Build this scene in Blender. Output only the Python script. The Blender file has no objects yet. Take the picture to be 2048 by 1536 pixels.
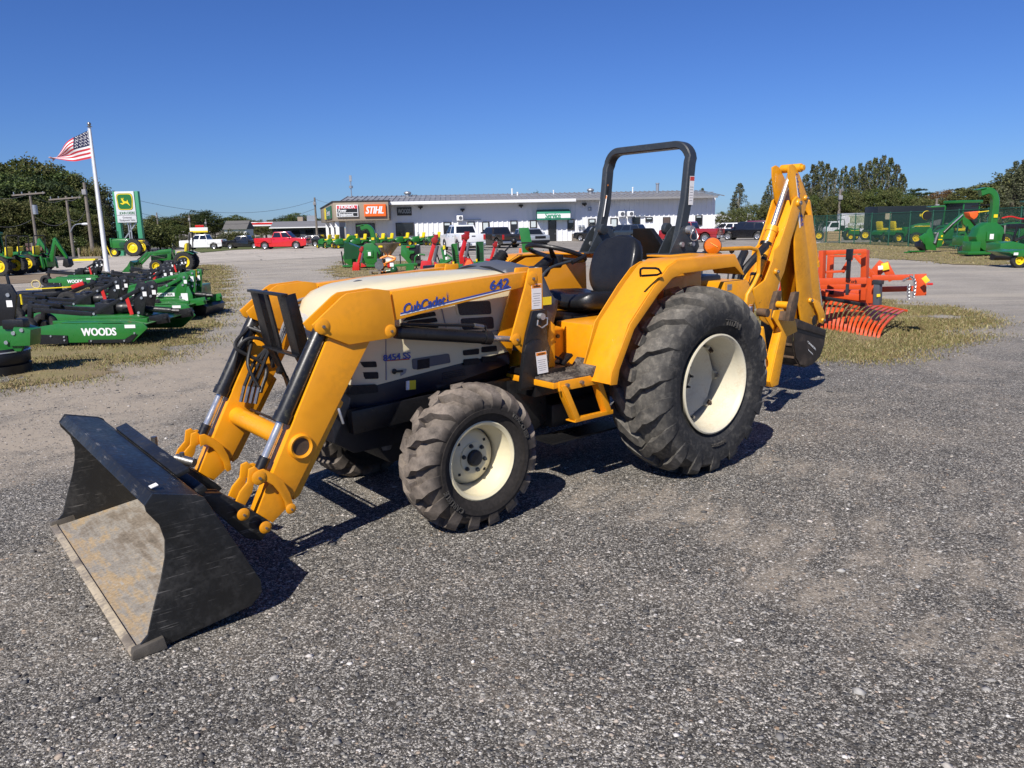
import bpy, bmesh, math, random
import numpy as np
from mathutils import Vector, Matrix
random.seed(7); RNG = np.random.default_rng(11)
SC = bpy.context.scene; COL = SC.collection
# ---------------------------------------------------------------- camera, sky, sun, exposure
CAM = [4.12779, 4.02427, 1.66102, -2.25137, 0.20478, -0.01986, 1547.78015]
CP = Vector(CAM[:3]); FPX = CAM[6]
def cam_axes():
    ya, pi, ro = CAM[3:6]
    f = Vector((math.cos(ya)*math.cos(pi), math.sin(ya)*math.cos(pi), -math.sin(pi)))
    r = Vector((math.sin(ya), -math.cos(ya), 0)); u = r.cross(f)
    return math.cos(ro)*r + math.sin(ro)*u, -math.sin(ro)*r + math.cos(ro)*u, f
_r, _u, _f = cam_axes()
camd = bpy.data.cameras.new('camera'); cam = bpy.data.objects.new('camera', camd); COL.objects.link(cam)
M = Matrix.Identity(4)
for i in range(3):
    M[i][0] = _r[i]; M[i][1] = _u[i]; M[i][2] = -_f[i]; M[i][3] = CP[i]
cam.matrix_world = M
camd.sensor_width = 36; camd.lens = FPX/2048*36; camd.clip_start = .05; camd.clip_end = 3000
SC.camera = cam
RH = Vector((_r.x, _r.y, 0)).normalized(); FH = Vector((_f.x, _f.y, 0)).normalized()
RA = math.atan2(RH.y, RH.x)                       # heading of something that faces to the right of the view
SUN = Vector((.90, .445, 1.0)).normalized()
w = bpy.data.worlds.new('World'); SC.world = w; w.use_nodes = True
nt = w.node_tree; bg = nt.nodes['Background']; sky = nt.nodes.new('ShaderNodeTexSky')
sky.sky_type = 'NISHITA'; sky.sun_disc = False; sky.sun_elevation = math.asin(SUN.z)
sky.sun_rotation = math.atan2(SUN.x, SUN.y); sky.air_density = 1.0; sky.dust_density = .1; sky.ozone_density = 3.0; sky.altitude = 100
gm = nt.nodes.new('ShaderNodeGamma'); gm.inputs[1].default_value = 1.05
tn = nt.nodes.new('ShaderNodeMix'); tn.data_type = 'RGBA'; tn.blend_type = 'MULTIPLY'; tn.inputs[0].default_value = 1; tn.inputs[7].default_value = (.257, .396, .721, 1)
nt.links.new(sky.outputs[0], gm.inputs[0]); nt.links.new(gm.outputs[0], tn.inputs[6]); nt.links.new(tn.outputs[2], bg.inputs[0]); bg.inputs[1].default_value = .085
sl = bpy.data.lights.new('sun', 'SUN'); so = bpy.data.objects.new('sun', sl); COL.objects.link(so)
sl.energy = 4.2; sl.angle = math.radians(.53); sl.color = (1, .945, .865)
so.rotation_euler = SUN.to_track_quat('Z', 'Y').to_euler(); so.location = (0, 0, 30)
vs = SC.view_settings; vs.view_transform = 'Standard'; vs.look = 'None'; vs.exposure = .55; vs.gamma = 1; vs.use_curve_mapping = False
SC.cycles.max_bounces = 6; SC.cycles.transparent_max_bounces = 8

# ---------------------------------------------------------------- ground height
def gz(x, y):
    d = Vector((x-CP.x, y-CP.y, 0)); D = d.length
    t = min(1, max(-1, -d.dot(RH)/max(D, 1)/.6)); k = .0075+.004*t
    return -k*max(0, min(D, 130)-12)

# ---------------------------------------------------------------- materials
MATS = {}
def new_mat(name):
    m = bpy.data.materials.new(name); m.use_nodes = True; MATS[name] = m
    t = m.node_tree; return m, t, t.nodes['Principled BSDF']
def N(t, typ, **k):
    n = t.nodes.new(typ)
    for a, b in k.items():
        if a[0] == 'i' and a[1:].isdigit(): n.inputs[int(a[1:])].default_value = b
        else: setattr(n, a, b)
    return n
def ramp(t, fac, stops, interp='LINEAR'):
    n = t.nodes.new('ShaderNodeValToRGB'); e = n.color_ramp.elements; n.color_ramp.interpolation = interp
    while len(e) < len(stops): e.new(.5)
    for q, (p, c) in zip(e, stops): q.position = p; q.color = (*c, 1) if len(c) == 3 else c
    if fac is not None: t.links.new(fac, n.inputs[0])
    return n
def mixc(t, fac, a, b, mode='MIX'):
    n = t.nodes.new('ShaderNodeMix'); n.data_type = 'RGBA'; n.blend_type = mode
    for s, v in ((0, fac), (6, a), (7, b)):
        if hasattr(v, 'node'): t.links.new(v, n.inputs[s])
        elif isinstance(v, (int, float)): n.inputs[s].default_value = v
        else: n.inputs[s].default_value = (*v, 1)
    return n.outputs[2]
def mth(t, op, a, b=0.0, c=0.0):
    n = t.nodes.new('ShaderNodeMath'); n.operation = op
    for i, v in enumerate((a, b, c)):
        if hasattr(v, 'node'): t.links.new(v, n.inputs[i])
        else: n.inputs[i].default_value = v
    return n.outputs[0]
def noise(t, vec, scale, detail=4, rough=.6):
    n = N(t, 'ShaderNodeTexNoise'); n.inputs['Scale'].default_value = scale; n.inputs['Detail'].default_value = detail; n.inputs['Roughness'].default_value = rough
    if vec is not None: t.links.new(vec, n.inputs['Vector'])
    return n.outputs[0]
def sc(c, k): return tuple(min(1, x*k) for x in c)
def paint(name, col, rough=.4, metal=0., var=.10, scale=6., bump=0., coat=0., dirt=None, dirt_amt=.5, spec=.5, chips=0., scr=0.):
    """one painted / moulded surface: base colour with slow variation, fine wear and uneven gloss"""
    m, t, b = new_mat(name); tc = N(t, 'ShaderNodeTexCoord').outputs['Object']
    n1 = noise(t, tc, scale, 5); n2 = noise(t, tc, scale*9, 3)
    c = ramp(t, n1, [(.3, sc(col, 1-var)), (.7, sc(col, 1+var*.6))]).outputs[0]
    if dirt:
        f = ramp(t, mth(t, 'MULTIPLY', n1, mth(t, 'ADD', n2, .5)), [(.58-.25*dirt_amt, (0,)*3), (.80-.25*dirt_amt, (1,)*3)]).outputs[0]
        c = mixc(t, mth(t, 'MULTIPLY', f, dirt_amt), c, dirt)
    if scr:
        mpg = N(t, 'ShaderNodeMapping'); mpg.inputs['Scale'].default_value = (3, 3, 55); mpg.inputs['Rotation'].default_value = (.3, .55, 0); t.links.new(tc, mpg.inputs[0]); n7 = noise(t, mpg.outputs[0], 2.2, 3, .6)
        c = mixc(t, mth(t, 'MULTIPLY', mth(t, 'MULTIPLY', ramp(t, n7, [(.62, (0,)*3), (.66, (1,)*3)]).outputs[0], ramp(t, n1, [(.45, (.1,)*3), (.6, (1,)*3)]).outputs[0]), scr), c, (.20, .19, .175))
    if chips:
        n5 = noise(t, tc, 21, 6, .8); n6 = noise(t, tc, 3.1, 3)
        cf = mth(t, 'MULTIPLY', ramp(t, n5, [(.665-.03*chips, (0,)*3), (.685-.03*chips, (1,)*3)]).outputs[0], ramp(t, n6, [(.5, (0,)*3), (.58, (1,)*3)]).outputs[0])
        c = mixc(t, cf, c, (.075, .045, .025)); gr = noise(t, tc, 1.7, 4, .7); c = mixc(t, 1., c, ramp(t, gr, [(.32, (.80, .76, .70)), (.5, (1, 1, 1))]).outputs[0], 'MULTIPLY')
    t.links.new(c, b.inputs['Base Color'])
    r = ramp(t, n2, [(.3, (max(.02, rough-.1),)*3), (.7, (min(1, rough+.12),)*3)]).outputs[0]
    t.links.new(r, b.inputs['Roughness'])
    b.inputs['Metallic'].default_value = metal; b.inputs['Coat Weight'].default_value = coat; b.inputs['Coat Roughness'].default_value = .08
    b.inputs['Specular IOR Level'].default_value = spec
    if bump:
        bn = N(t, 'ShaderNodeBump'); bn.inputs['Strength'].default_value = bump; bn.inputs['Distance'].default_value = .01
        t.links.new(n2, bn.inputs['Height']); t.links.new(bn.outputs[0], b.inputs['Normal'])
    return m
YEL = paint('yellow_paint', (.84, .335, .006), .42, var=.07, scale=3, coat=.25, dirt=(.42, .17, .01), dirt_amt=.28, bump=.03, chips=.35)
YEL2 = paint('backhoe_yellow', (.82, .355, .007), .42, var=.08, scale=4, coat=.2, dirt=(.40, .17, .02), dirt_amt=.35, bump=.04, chips=1.)
CREAM = paint('cream_paint', (.68, .61, .41), .38, var=.05, scale=4, coat=.3, dirt=(.45, .38, .25), dirt_amt=.18)
RIMW = paint('rim_paint', (.62, .575, .44), .45, var=.10, scale=9, dirt=(.36, .24, .12), dirt_amt=.32)
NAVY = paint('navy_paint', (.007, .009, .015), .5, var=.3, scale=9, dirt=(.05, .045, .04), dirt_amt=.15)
BLK = paint('black_paint', (.010, .010, .011), .36, var=.3, scale=6, dirt=(.07, .065, .055), dirt_amt=.10)
BLKP = paint('black_plastic', (.009, .009, .010), .45, var=.2)
SEATM = paint('black_vinyl', (.012, .013, .015), .36, var=.2, scale=14, bump=.05)
DARK = paint('dark_void', (.006, .006, .007), .7, var=.2)
GRYC = paint('grey_cowl', (.085, .092, .11), .45, var=.1)
SLATE = paint('slate_steel', (.030, .036, .042), .42, var=.14, scale=8, coat=.1, dirt=(.10, .10, .10), dirt_amt=.2)
CHROME = paint('chrome', (.60, .59, .57), .24, .72, var=.04, scale=1.5)
STEEL = paint('bare_steel', (.34, .33, .32), .38, .9, var=.2, scale=12)
RUST = paint('rusty_steel', (.095, .065, .045), .75, .25, var=.35, scale=14, bump=.15, dirt=(.20, .115, .06), dirt_amt=.5)
HOSE = paint('hose_rubber', (.013, .013, .014), .5, var=.2)
BROWN = paint('dark_brown_steel', (.032, .024, .019), .48, .1, var=.35, scale=8, dirt=(.16, .12, .09), dirt_amt=.4)
GRN = paint('green_paint', (.016, .150, .022), .36, var=.12, scale=3, coat=.4)
GRND = paint('dark_green_paint', (.010, .070, .022), .36, var=.15, scale=4, coat=.3)
SIGNG = paint('sign_green', (.045, .27, .145), .5, var=.06)
JYEL = paint('bright_yellow', (.78, .60, .015), .4, var=.06)
REDP = paint('red_paint', (.56, .018, .014), .35, var=.08, coat=.4)
ORG = paint('orange_paint', (.60, .072, .012), .40, var=.08, coat=.2)
ORGF = paint('fluorescent_orange', (.90, .13, .02), .5, var=.04)
WHT = paint('white_paint', (.76, .77, .78), .4, var=.03)
WHTD = paint('white_decal', (.78, .78, .77), .5, var=.03)
ORGD = paint('orange_decal', (.78, .24, .02), .5, var=.03)
YELD = paint('yellow_decal', (.80, .62, .03), .5, var=.03)
BLUD = paint('blue_decal', (.025, .065, .33), .4, var=.03)
GRYT = paint('grey_print', (.25, .25, .26), .6, var=.05)
GLASS = paint('dark_glass', (.012, .014, .017), .06, var=.2, spec=.9)
AMBER = paint('amber_lens', (.72, .15, .006), .18, var=.08, coat=.5)
TAILR = paint('tail_lens', (.45, .015, .012), .2, var=.08, coat=.5)
SILV = paint('silver_rim', (.50, .50, .51), .28, .8, var=.08)
GALV = paint('galvanised', (.42, .44, .46), .42, .7, var=.15, scale=20)
WOOD = paint('weathered_wood', (.22, .19, .155), .85, var=.3, scale=9, bump=.2)
WOODL = paint('fresh_timber', (.50, .36, .19), .8, var=.2, scale=9, bump=.1)
TYRE = paint('plain_tyre', (.020, .020, .021), .8, var=.3, scale=20, dirt=(.09, .085, .075), dirt_amt=.35)

TLET = paint('tyre_lettering', (.050, .046, .042), .8, var=.2)
def tyre_mat(name, r0, r1, dust, amt, base=(.021, .021, .022), blot=.30):
    m, t, b = new_mat(name); tc = N(t, 'ShaderNodeTexCoord').outputs['Object']
    sx = N(t, 'ShaderNodeSeparateXYZ'); t.links.new(tc, sx.inputs[0])
    rr = mth(t, 'SQRT', mth(t, 'ADD', mth(t, 'MULTIPLY', sx.outputs[0], sx.outputs[0]), mth(t, 'MULTIPLY', sx.outputs[2], sx.outputs[2])))
    mp = N(t, 'ShaderNodeMapRange'); mp.inputs[1].default_value = r0; mp.inputs[2].default_value = r1; t.links.new(rr, mp.inputs[0])
    n1 = noise(t, tc, 7, 6, .7); n2 = noise(t, tc, 60, 3); n3 = noise(t, tc, 22, 5, .7)
    f = mth(t, 'MULTIPLY', mth(t, 'MULTIPLY', mp.outputs[0], amt), ramp(t, mth(t, 'ADD', mth(t, 'MULTIPLY', n1, .6), mth(t, 'MULTIPLY', n3, .4)), [(.36, (.18,)*3), (.62, (1,)*3)]).outputs[0])
    f2 = mth(t, 'ADD', f, mth(t, 'MULTIPLY', ramp(t, n3, [(.5, (0,)*3), (.75, (blot,)*3)]).outputs[0], 1))
    c = mixc(t, f2, ramp(t, n2, [(.3, sc(base, .75)), (.7, sc(base, 1.5))]).outputs[0], dust)
    t.links.new(c, b.inputs['Base Color']); b.inputs['Roughness'].default_value = .82; b.inputs['Specular IOR Level'].default_value = .35
    bn = N(t, 'ShaderNodeBump'); bn.inputs['Strength'].default_value = .25; bn.inputs['Distance'].default_value = .004
    t.links.new(n2, bn.inputs['Height']); t.links.new(bn.outputs[0], b.inputs['Normal'])
    return m
TYF = tyre_mat('front_tyre_rubber', .31, .375, (.27, .225, .185), .90, (.020, .017, .015), .05)
TYR = tyre_mat('rear_tyre_rubber', .47, .60, (.235, .215, .180), .62)

# ---------------------------------------------------------------- mesh building
class MB:
    def __init__(s): s.v = []; s.f = []; s.mi = []; s.cur = 0
    def add(s, vs, fs):
        o = len(s.v); s.v.extend([tuple(v) for v in vs])
        for f in fs: s.f.append(tuple(i+o for i in f)); s.mi.append(s.cur)
        return s
    def box(s, c, d, R=None):
        hx, hy, hz = d[0]/2, d[1]/2, d[2]/2
        P = [Vector((x, y, z)) for x in (-hx, hx) for y in (-hy, hy) for z in (-hz, hz)]
        if R is not None: P = [R @ p for p in P]
        return s.add([p+Vector(c) for p in P], [(0, 1, 3, 2), (4, 6, 7, 5), (0, 4, 5, 1), (2, 3, 7, 6), (0, 2, 6, 4), (1, 5, 7, 3)])
    def beam(s, p, q, w, h, up=(0, 0, 1), w2=None, h2=None):
        p, q = Vector(p), Vector(q); d = (q-p).normalized(); up = Vector(up)
        if abs(d.dot(up)) > .98: up = Vector((1, 0, 0))
        a = d.cross(up).normalized(); b = a.cross(d); w2 = w2 or w; h2 = h2 or h
        P = [p+a*i*w/2+b*j*h/2 for i, j in ((-1, -1), (1, -1), (1, 1), (-1, 1))]+[q+a*i*w2/2+b*j*h2/2 for i, j in ((-1, -1), (1, -1), (1, 1), (-1, 1))]
        return s.add(P, [(3, 2, 1, 0), (4, 5, 6, 7), (0, 1, 5, 4), (1, 2, 6, 5), (2, 3, 7, 6), (3, 0, 4, 7)])
    def tube(s, pts, r, n=8, sq=None):
        pts = [Vector(p) for p in pts]; rings = []; prev = None
        for i, p in enumerate(pts):
            d = (pts[min(i+1, len(pts)-1)]-pts[max(i-1, 0)]).normalized()
            if prev is None:
                a = d.orthogonal().normalized()
                if sq: a = (Vector(sq[2])-d*d.dot(Vector(sq[2]))).normalized()
            else: a = (prev-d*d.dot(prev)).normalized()
            prev = a; b = d.cross(a); rr = r[i] if isinstance(r, (list, tuple)) else r
            if sq:
                hw, hh = sq[0]/2, sq[1]/2; c = min(hw, hh)*.3
                rings.append([p+a*x+b*y for x, y in ((hw, hh-c), (hw-c, hh), (c-hw, hh), (-hw, hh-c), (-hw, c-hh), (c-hw, -hh), (hw-c, -hh), (hw, c-hh))])
            else: rings.append([p+a*math.cos(t)*rr+b*math.sin(t)*rr for t in (2*math.pi*k/n for k in range(n))])
        return s.loft(rings)
    def loft(s, rings, caps=True, closed=True):
        n = len(rings[0]); vs = [v for r_ in rings for v in r_]; fs = []
        for i in range(len(rings)-1):
            for k in range(n if closed else n-1):
                k2 = (k+1) % n; fs.append((i*n+k, i*n+k2, (i+1)*n+k2, (i+1)*n+k))
        if caps and closed: fs += [tuple(range(n-1, -1, -1)), tuple((len(rings)-1)*n+k for k in range(n))]
        return s.add(vs, fs)
    def cyl(s, p, q, r, r2=None, n=16): return s.tube([p, q], [r, r if r2 is None else r2], n)
    def lathe(s, prof, c=(0, 0, 0), axis='y', n=32, a0=0., a1=2*math.pi):
        full = abs(a1-a0-2*math.pi) < 1e-6; m = n if full else n+1; vs = []; fs = []
        for k in range(m):
            t = a0+(a1-a0)*k/n; ct, st = math.cos(t), math.sin(t)
            for (r, a) in prof:
                vs.append((c[0]+r*ct, c[1]+a, c[2]+r*st) if axis == 'y' else ((c[0]+r*ct, c[1]+r*st, c[2]+a) if axis == 'z' else (c[0]+a, c[1]+r*ct, c[2]+r*st)))
        L = len(prof)
        for k in range(n):
            k2 = (k+1) % m
            for j in range(L-1): fs.append((k*L+j, k*L+j+1, k2*L+j+1, k2*L+j))
        return s.add(vs, fs)
    def prism(s, poly, a0, a1, plane='xz'):
        def mk(u, v, a): return (u, a, v) if plane == 'xz' else ((a, u, v) if plane == 'yz' else (u, v, a))
        n = len(poly); vs = [mk(u, v, a0) for u, v in poly]+[mk(u, v, a1) for u, v in poly]
        return s.add(vs, [tuple(range(n)), tuple(range(2*n-1, n-1, -1))]+[(i, i+n, (i+1) % n+n, (i+1) % n) for i in range(n)])
    def strip(s, line, th, a0, a1, plane='xz'):
        """folded sheet: open polyline given a thickness"""
        P = [Vector(p) for p in line]; o = []
        for i, p in enumerate(P):
            d = (P[min(i+1, len(P)-1)]-P[max(i-1, 0)]).normalized(); o.append(p+Vector((-d.y, d.x))*th)
        return s.prism([tuple(p) for p in P]+[tuple(p) for p in reversed(o)], a0, a1, plane)
    def sphere(s, c, r, n=12, sx=1, sy=1, sz=1):
        m = n//2; vs = [(c[0], c[1], c[2]+r*sz)]; fs = []
        for i in range(1, m):
            ph = math.pi*i/m
            for k in range(n):
                t = 2*math.pi*k/n; vs.append((c[0]+r*sx*math.sin(ph)*math.cos(t), c[1]+r*sy*math.sin(ph)*math.sin(t), c[2]+r*sz*math.cos(ph)))
        vs.append((c[0], c[1], c[2]-r*sz)); L = len(vs)-1
        for k in range(n): fs += [(0, 1+k, 1+(k+1) % n), (L, 1+(m-2)*n+(k+1) % n, 1+(m-2)*n+k)]
        for i in range(m-2):
            for k in range(n): fs.append((1+i*n+k, 1+(i+1)*n+k, 1+(i+1)*n+(k+1) % n, 1+i*n+(k+1) % n))
        return s.add(vs, fs)
    def quad(s, a, b, c, d): return s.add([a, b, c, d], [(0, 1, 2, 3)])
    def build(s, name, mat, parent=None, bevel=0, ang=35, off=None, R=None, label=None, seg=2):
        me = bpy.data.meshes.new(name); vs = s.v
        if off is not None: vs = [(v[0]-off[0], v[1]-off[1], v[2]-off[2]) for v in vs]
        if R is not None: vs = [tuple(R @ Vector(v)) for v in vs]
        me.from_pydata(vs, [], s.f); me.validate()
        for m in (mat if isinstance(mat, (list, tuple)) else [mat]): me.materials.append(m)
        if isinstance(mat, (list, tuple)): me.polygons.foreach_set('material_index', s.mi[:len(me.polygons)])
        bm = bmesh.new(); bm.from_mesh(me); bmesh.ops.recalc_face_normals(bm, faces=bm.faces)
        if bevel:
            ed = [e for e in bm.edges if len(e.link_faces) == 2 and e.calc_face_angle(0) > .5]
            if ed:
                try: bmesh.ops.bevel(bm, geom=ed, offset=bevel, segments=seg, profile=.6, affect='EDGES', clamp_overlap=True)
                except Exception: pass
        bm.to_mesh(me); bm.free(); me.shade_smooth(); me.set_sharp_from_angle(angle=math.radians(ang))
        o = bpy.data.objects.new(name, me); COL.objects.link(o)
        if parent is not None: o.parent = parent
        if label: o['label'] = label
        return o
def tag(o, label=None, cat=None, group=None, kind=None):
    for k, v in (('label', label), ('category', cat), ('group', group), ('kind', kind)):
        if v: o[k] = v
    return o
def thing(name, label, cat, loc=(0, 0, 0), rot=0., group=None, scale=1.):
    o = bpy.data.objects.new(name, None); COL.objects.link(o); o.location = loc; o.rotation_euler = (0, 0, rot)
    o.scale = (scale,)*3; o.empty_display_size = .2
    return tag(o, label, cat, group)
def dup(o, loc=None, rot=None, label=None, scale=None, parent=None):
    c = o.copy(); COL.objects.link(c)
    if parent is not None: c.parent = parent
    else:
        if loc is not None: c.location = loc
        if rot is not None: c.rotation_euler = (0, 0, rot)
        if scale is not None: c.scale = (scale,)*3
        if label: c['label'] = label
    for ch in o.children: dup(ch, parent=c)
    return c
def inst(o, mat, parent, name=None):
    """another piece with the same mesh"""
    c = o.copy(); c.data = o.data; COL.objects.link(c); c.parent = parent; c.matrix_basis = mat
    return c
_txt = {}
def text_geo(s, bold=0.):
    k = (s, bold)
    if k not in _txt:
        cu = bpy.data.curves.new('lettering', 'FONT'); cu.body = s; cu.size = 1; cu.align_x = 'CENTER'; cu.align_y = 'CENTER'
        cu.offset = bold; cu.extrude = 0; cu.resolution_u = 3
        o = bpy.data.objects.new('lettering', cu); COL.objects.link(o); bpy.context.view_layer.update()
        me = bpy.data.meshes.new_from_object(o.evaluated_get(bpy.context.evaluated_depsgraph_get()))
        _txt[k] = ([tuple(v.co) for v in me.vertices], [tuple(p.vertices) for p in me.polygons])
        bpy.data.objects.remove(o); bpy.data.curves.remove(cu); bpy.data.meshes.remove(me)
    return _txt[k]
def text_mb(mb, s, o, xd, yd, size, width=None, bold=0., shear=0., lift=.002, arc=None):
    """flat print on a surface: origin o is the middle of the word, xd and yd its axes"""
    vs, fs = text_geo(s, min(bold, .012)); o, xd, yd = Vector(o), Vector(xd).normalized(), Vector(yd).normalized(); nrm = xd.cross(yd).normalized()
    xs = [v[0] for v in vs]; wd = max(xs)-min(xs); sx = size if width is None else width/wd; mid = (max(xs)+min(xs))/2
    for i, dx in enumerate((0,) if bold < .015 else (-bold, 0, bold)):
        mb.add([o+xd*((v[0]-mid+dx*.8)*sx+v[1]*size*shear)+yd*(v[1]*size)+nrm*(lift+lift*.12*i) for v in vs], fs)
    return mb
def rrect(cx, cz, w, h, r, n=4):
    o = []
    for (sx, sz, a) in ((1, 1, 0), (-1, 1, 90), (-1, -1, 180), (1, -1, 270)):
        for k in range(n+1):
            t = math.radians(a+90*k/n); o.append((cx+sx*(w/2-r)+r*math.cos(t), cz+sz*(h/2-r)+r*math.sin(t)))
    return o
def spline(pts, n=8):
    P = [Vector(p) for p in pts]; P = [2*P[0]-P[1]]+P+[2*P[-1]-P[-2]]; o = []
    for i in range(1, len(P)-2):
        for k in range(n):
            t = k/n; a, b, c, d = P[i-1:i+3]
            o.append(.5*((2*b)+(c-a)*t+(2*a-5*b+4*c-d)*t*t+(3*b-a-3*c+d)*t**3))
    return o+[P[-2]]

# ================================================================ the setting: ground, lots, road, grass
from mathutils.geometry import delaunay_2d_cdt
def gravel_mat():
    m, t, b = new_mat('gravel'); tc = N(t, 'ShaderNodeTexCoord').outputs['Object']
    big = noise(t, tc, .45, 5, .62); mid = noise(t, tc, 2.2, 5, .65); fine = noise(t, tc, 190, 3, .6)
    def vor(scale, rnd=1.):
        n = N(t, 'ShaderNodeTexVoronoi'); n.inputs['Scale'].default_value = scale; n.inputs['Randomness'].default_value = rnd; t.links.new(tc, n.inputs['Vector'])
        s = N(t, 'ShaderNodeSeparateColor'); t.links.new(n.outputs['Color'], s.inputs[0]); return n.outputs['Distance'], s.outputs
    d1, c1 = vor(95); d2, c2 = vor(43); d3, c3 = vor(205)
    cols = [(0, (.024, .0215, .019)), (.32, (.054, .050, .045)), (.58, (.092, .086, .078)), (.74, (.145, .134, .119)), (.84, (.26, .243, .215)), (.91, (.48, .455, .41)), (1, (.74, .71, .65))]
    base = ramp(t, c1[0], cols).outputs[0]
    sp = ramp(t, c3[0], [(0, (.018, .016, .014)), (.62, (.085, .078, .069)), (.78, (.19, .177, .156)), (.89, (.52, .49, .44)), (1, (.74, .71, .66))]).outputs[0]
    base = mixc(t, .55, base, sp)
    st = mth(t, 'MULTIPLY', ramp(t, c2[0], [(.76, (0,)*3), (.79, (1,)*3)]).outputs[0], ramp(t, d2, [(.40, (1,)*3), (.50, (0,)*3)]).outputs[0])
    scol = ramp(t, c2[1], [(0, (.045, .045, .047)), (.35, (.11, .11, .108)), (.6, (.20, .19, .18)), (.8, (.36, .35, .32)), (.9, (.30, .21, .14)), (1, (.62, .60, .57))]).outputs[0]
    base = mixc(t, st, base, scol)
    base = mixc(t, 1., base, ramp(t, mid, [(.25, (.84, .835, .82)), (.75, (1.36, 1.34, 1.30))]).outputs[0], 'MULTIPLY')
    # tan silt: a worn track on the left, loose patches elsewhere
    sx = N(t, 'ShaderNodeSeparateXYZ'); t.links.new(tc, sx.inputs[0]); X, Y = sx.outputs[0], sx.outputs[1]
    def lane(nx, ny, c, wid, soft):
        q = mth(t, 'ADD', mth(t, 'ADD', mth(t, 'MULTIPLY', X, nx), mth(t, 'MULTIPLY', Y, ny)), -c)
        q = mth(t, 'ABSOLUTE', mth(t, 'ADD', q, mth(t, 'MULTIPLY', mth(t, 'ADD', big, -.5), 2.2)))
        mp = N(t, 'ShaderNodeMapRange'); mp.interpolation_type = 'SMOOTHSTEP'; t.links.new(q, mp.inputs[0])
        mp.inputs[1].default_value = wid+soft; mp.inputs[2].default_value = wid; mp.inputs[3].default_value = 0; mp.inputs[4].default_value = 1
        return mp.outputs[0]
    tan = mixc(t, fine, (.235, .195, .150), (.40, .345, .275))
    trk = mth(t, 'MULTIPLY', lane(LN[0], LN[1], LN[2], .85, 1.1), ramp(t, mid, [(.30, (.35,)*3), (.52, (.98,)*3)]).outputs[0])
    def tread(nx, ny, c, wid):
        # silt pressed into blobs by a passing tyre
        l_ = lane(nx, ny, c, wid, .22); al = mth(t, 'ADD', mth(t, 'MULTIPLY', X, -ny), mth(t, 'MULTIPLY', Y, nx))
        w_ = mth(t, 'SINE', mth(t, 'ADD', mth(t, 'MULTIPLY', al, 27.), mth(t, 'MULTIPLY', mid, 6.))); return mth(t, 'MULTIPLY', mth(t, 'MULTIPLY', l_, ramp(t, mth(t, 'ADD', w_, mth(t, 'MULTIPLY', mid, 1.2)), [(.45, (.12,)*3), (1.1, (.42,)*3)]).outputs[0]), ramp(t, mid, [(.38, (.1,)*3), (.55, (1,)*3)]).outputs[0])
    trk = mth(t, 'MAXIMUM', trk, mth(t, 'MAXIMUM', mth(t, 'MAXIMUM', tread(*TL[0], .16), tread(*TL[1], .16)), mth(t, 'MAXIMUM', tread(*TL[2], .22), tread(*TL[3], .2))))
    pat = ramp(t, mth(t, 'ADD', mth(t, 'MULTIPLY', big, .62), mth(t, 'MULTIPLY', mid, .38)), [(.50, (0,)*3), (.66, (.5,)*3)]).outputs[0]
    f = mth(t, 'MINIMUM', mth(t, 'ADD', trk, mth(t, 'MULTIPLY', pat, ramp(t, c1[1], [(.2, (.35,)*3), (.6, (1,)*3)]).outputs[0])), 1.)
    f = mth(t, 'MULTIPLY', f, ramp(t, st, [(0, (1,)*3), (1, (.3,)*3)]).outputs[0])
    # paler, finer stone on the drive and lot further out
    far = mth(t, 'ADD', mth(t, 'ADD', mth(t, 'MULTIPLY', X, FH.x), mth(t, 'MULTIPLY', Y, FH.y)), mth(t, 'MULTIPLY', big, 5.))
    mp = N(t, 'ShaderNodeMapRange'); mp.interpolation_type = 'SMOOTHSTEP'; t.links.new(far, mp.inputs[0]); mp.inputs[1].default_value = 3.2; mp.inputs[2].default_value = 13.; mp.inputs[4].default_value = .80
    pale = mixc(t, c3[1], (.25, .225, .19), (.52, .475, .41)); pale = mixc(t, 1., pale, ramp(t, big, [(.3, (.74,)*3), (.7, (1.2,)*3)]).outputs[0], 'MULTIPLY')
    mpd = N(t, 'ShaderNodeMapping'); mpd.inputs['Rotation'].default_value = (0, 0, -RA); t.links.new(tc, mpd.inputs[0])
    mps = N(t, 'ShaderNodeMapping'); mps.inputs['Scale'].default_value = (.10, .9, 1); t.links.new(mpd.outputs[0], mps.inputs[0])
    band = noise(t, mps.outputs[0], 1.2, 5, .6); pale = mixc(t, ramp(t, band, [(.5, (0,)*3), (.62, (.7,)*3)]).outputs[0], pale, (.50, .44, .355))
    base = mixc(t, mp.outputs[0], base, pale)
    c = mixc(t, f, base, tan)
    t.links.new(c, b.inputs['Base Color']); b.inputs['Roughness'].default_value = .88; b.inputs['Specular IOR Level'].default_value = .3
    h = mth(t, 'ADD', mth(t, 'MULTIPLY', d1, -.5), mth(t, 'ADD', mth(t, 'MULTIPLY', d3, -.25), mth(t, 'MULTIPLY', mth(t, 'MULTIPLY', st, mth(t, 'SUBTRACT', .5, d2)), 1.6)))
    h = mth(t, 'MULTIPLY', h, mth(t, 'SUBTRACT', 1., mth(t, 'MULTIPLY', f, .75)))
    h = mth(t, 'ADD', h, mth(t, 'MULTIPLY', mid, 1.2))
    bn = N(t, 'ShaderNodeBump'); bn.inputs['Strength'].default_value = 1.; bn.inputs['Distance'].default_value = .012
    t.links.new(h, bn.inputs['Height']); t.links.new(bn.outputs[0], b.inputs['Normal'])
    return m
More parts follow.
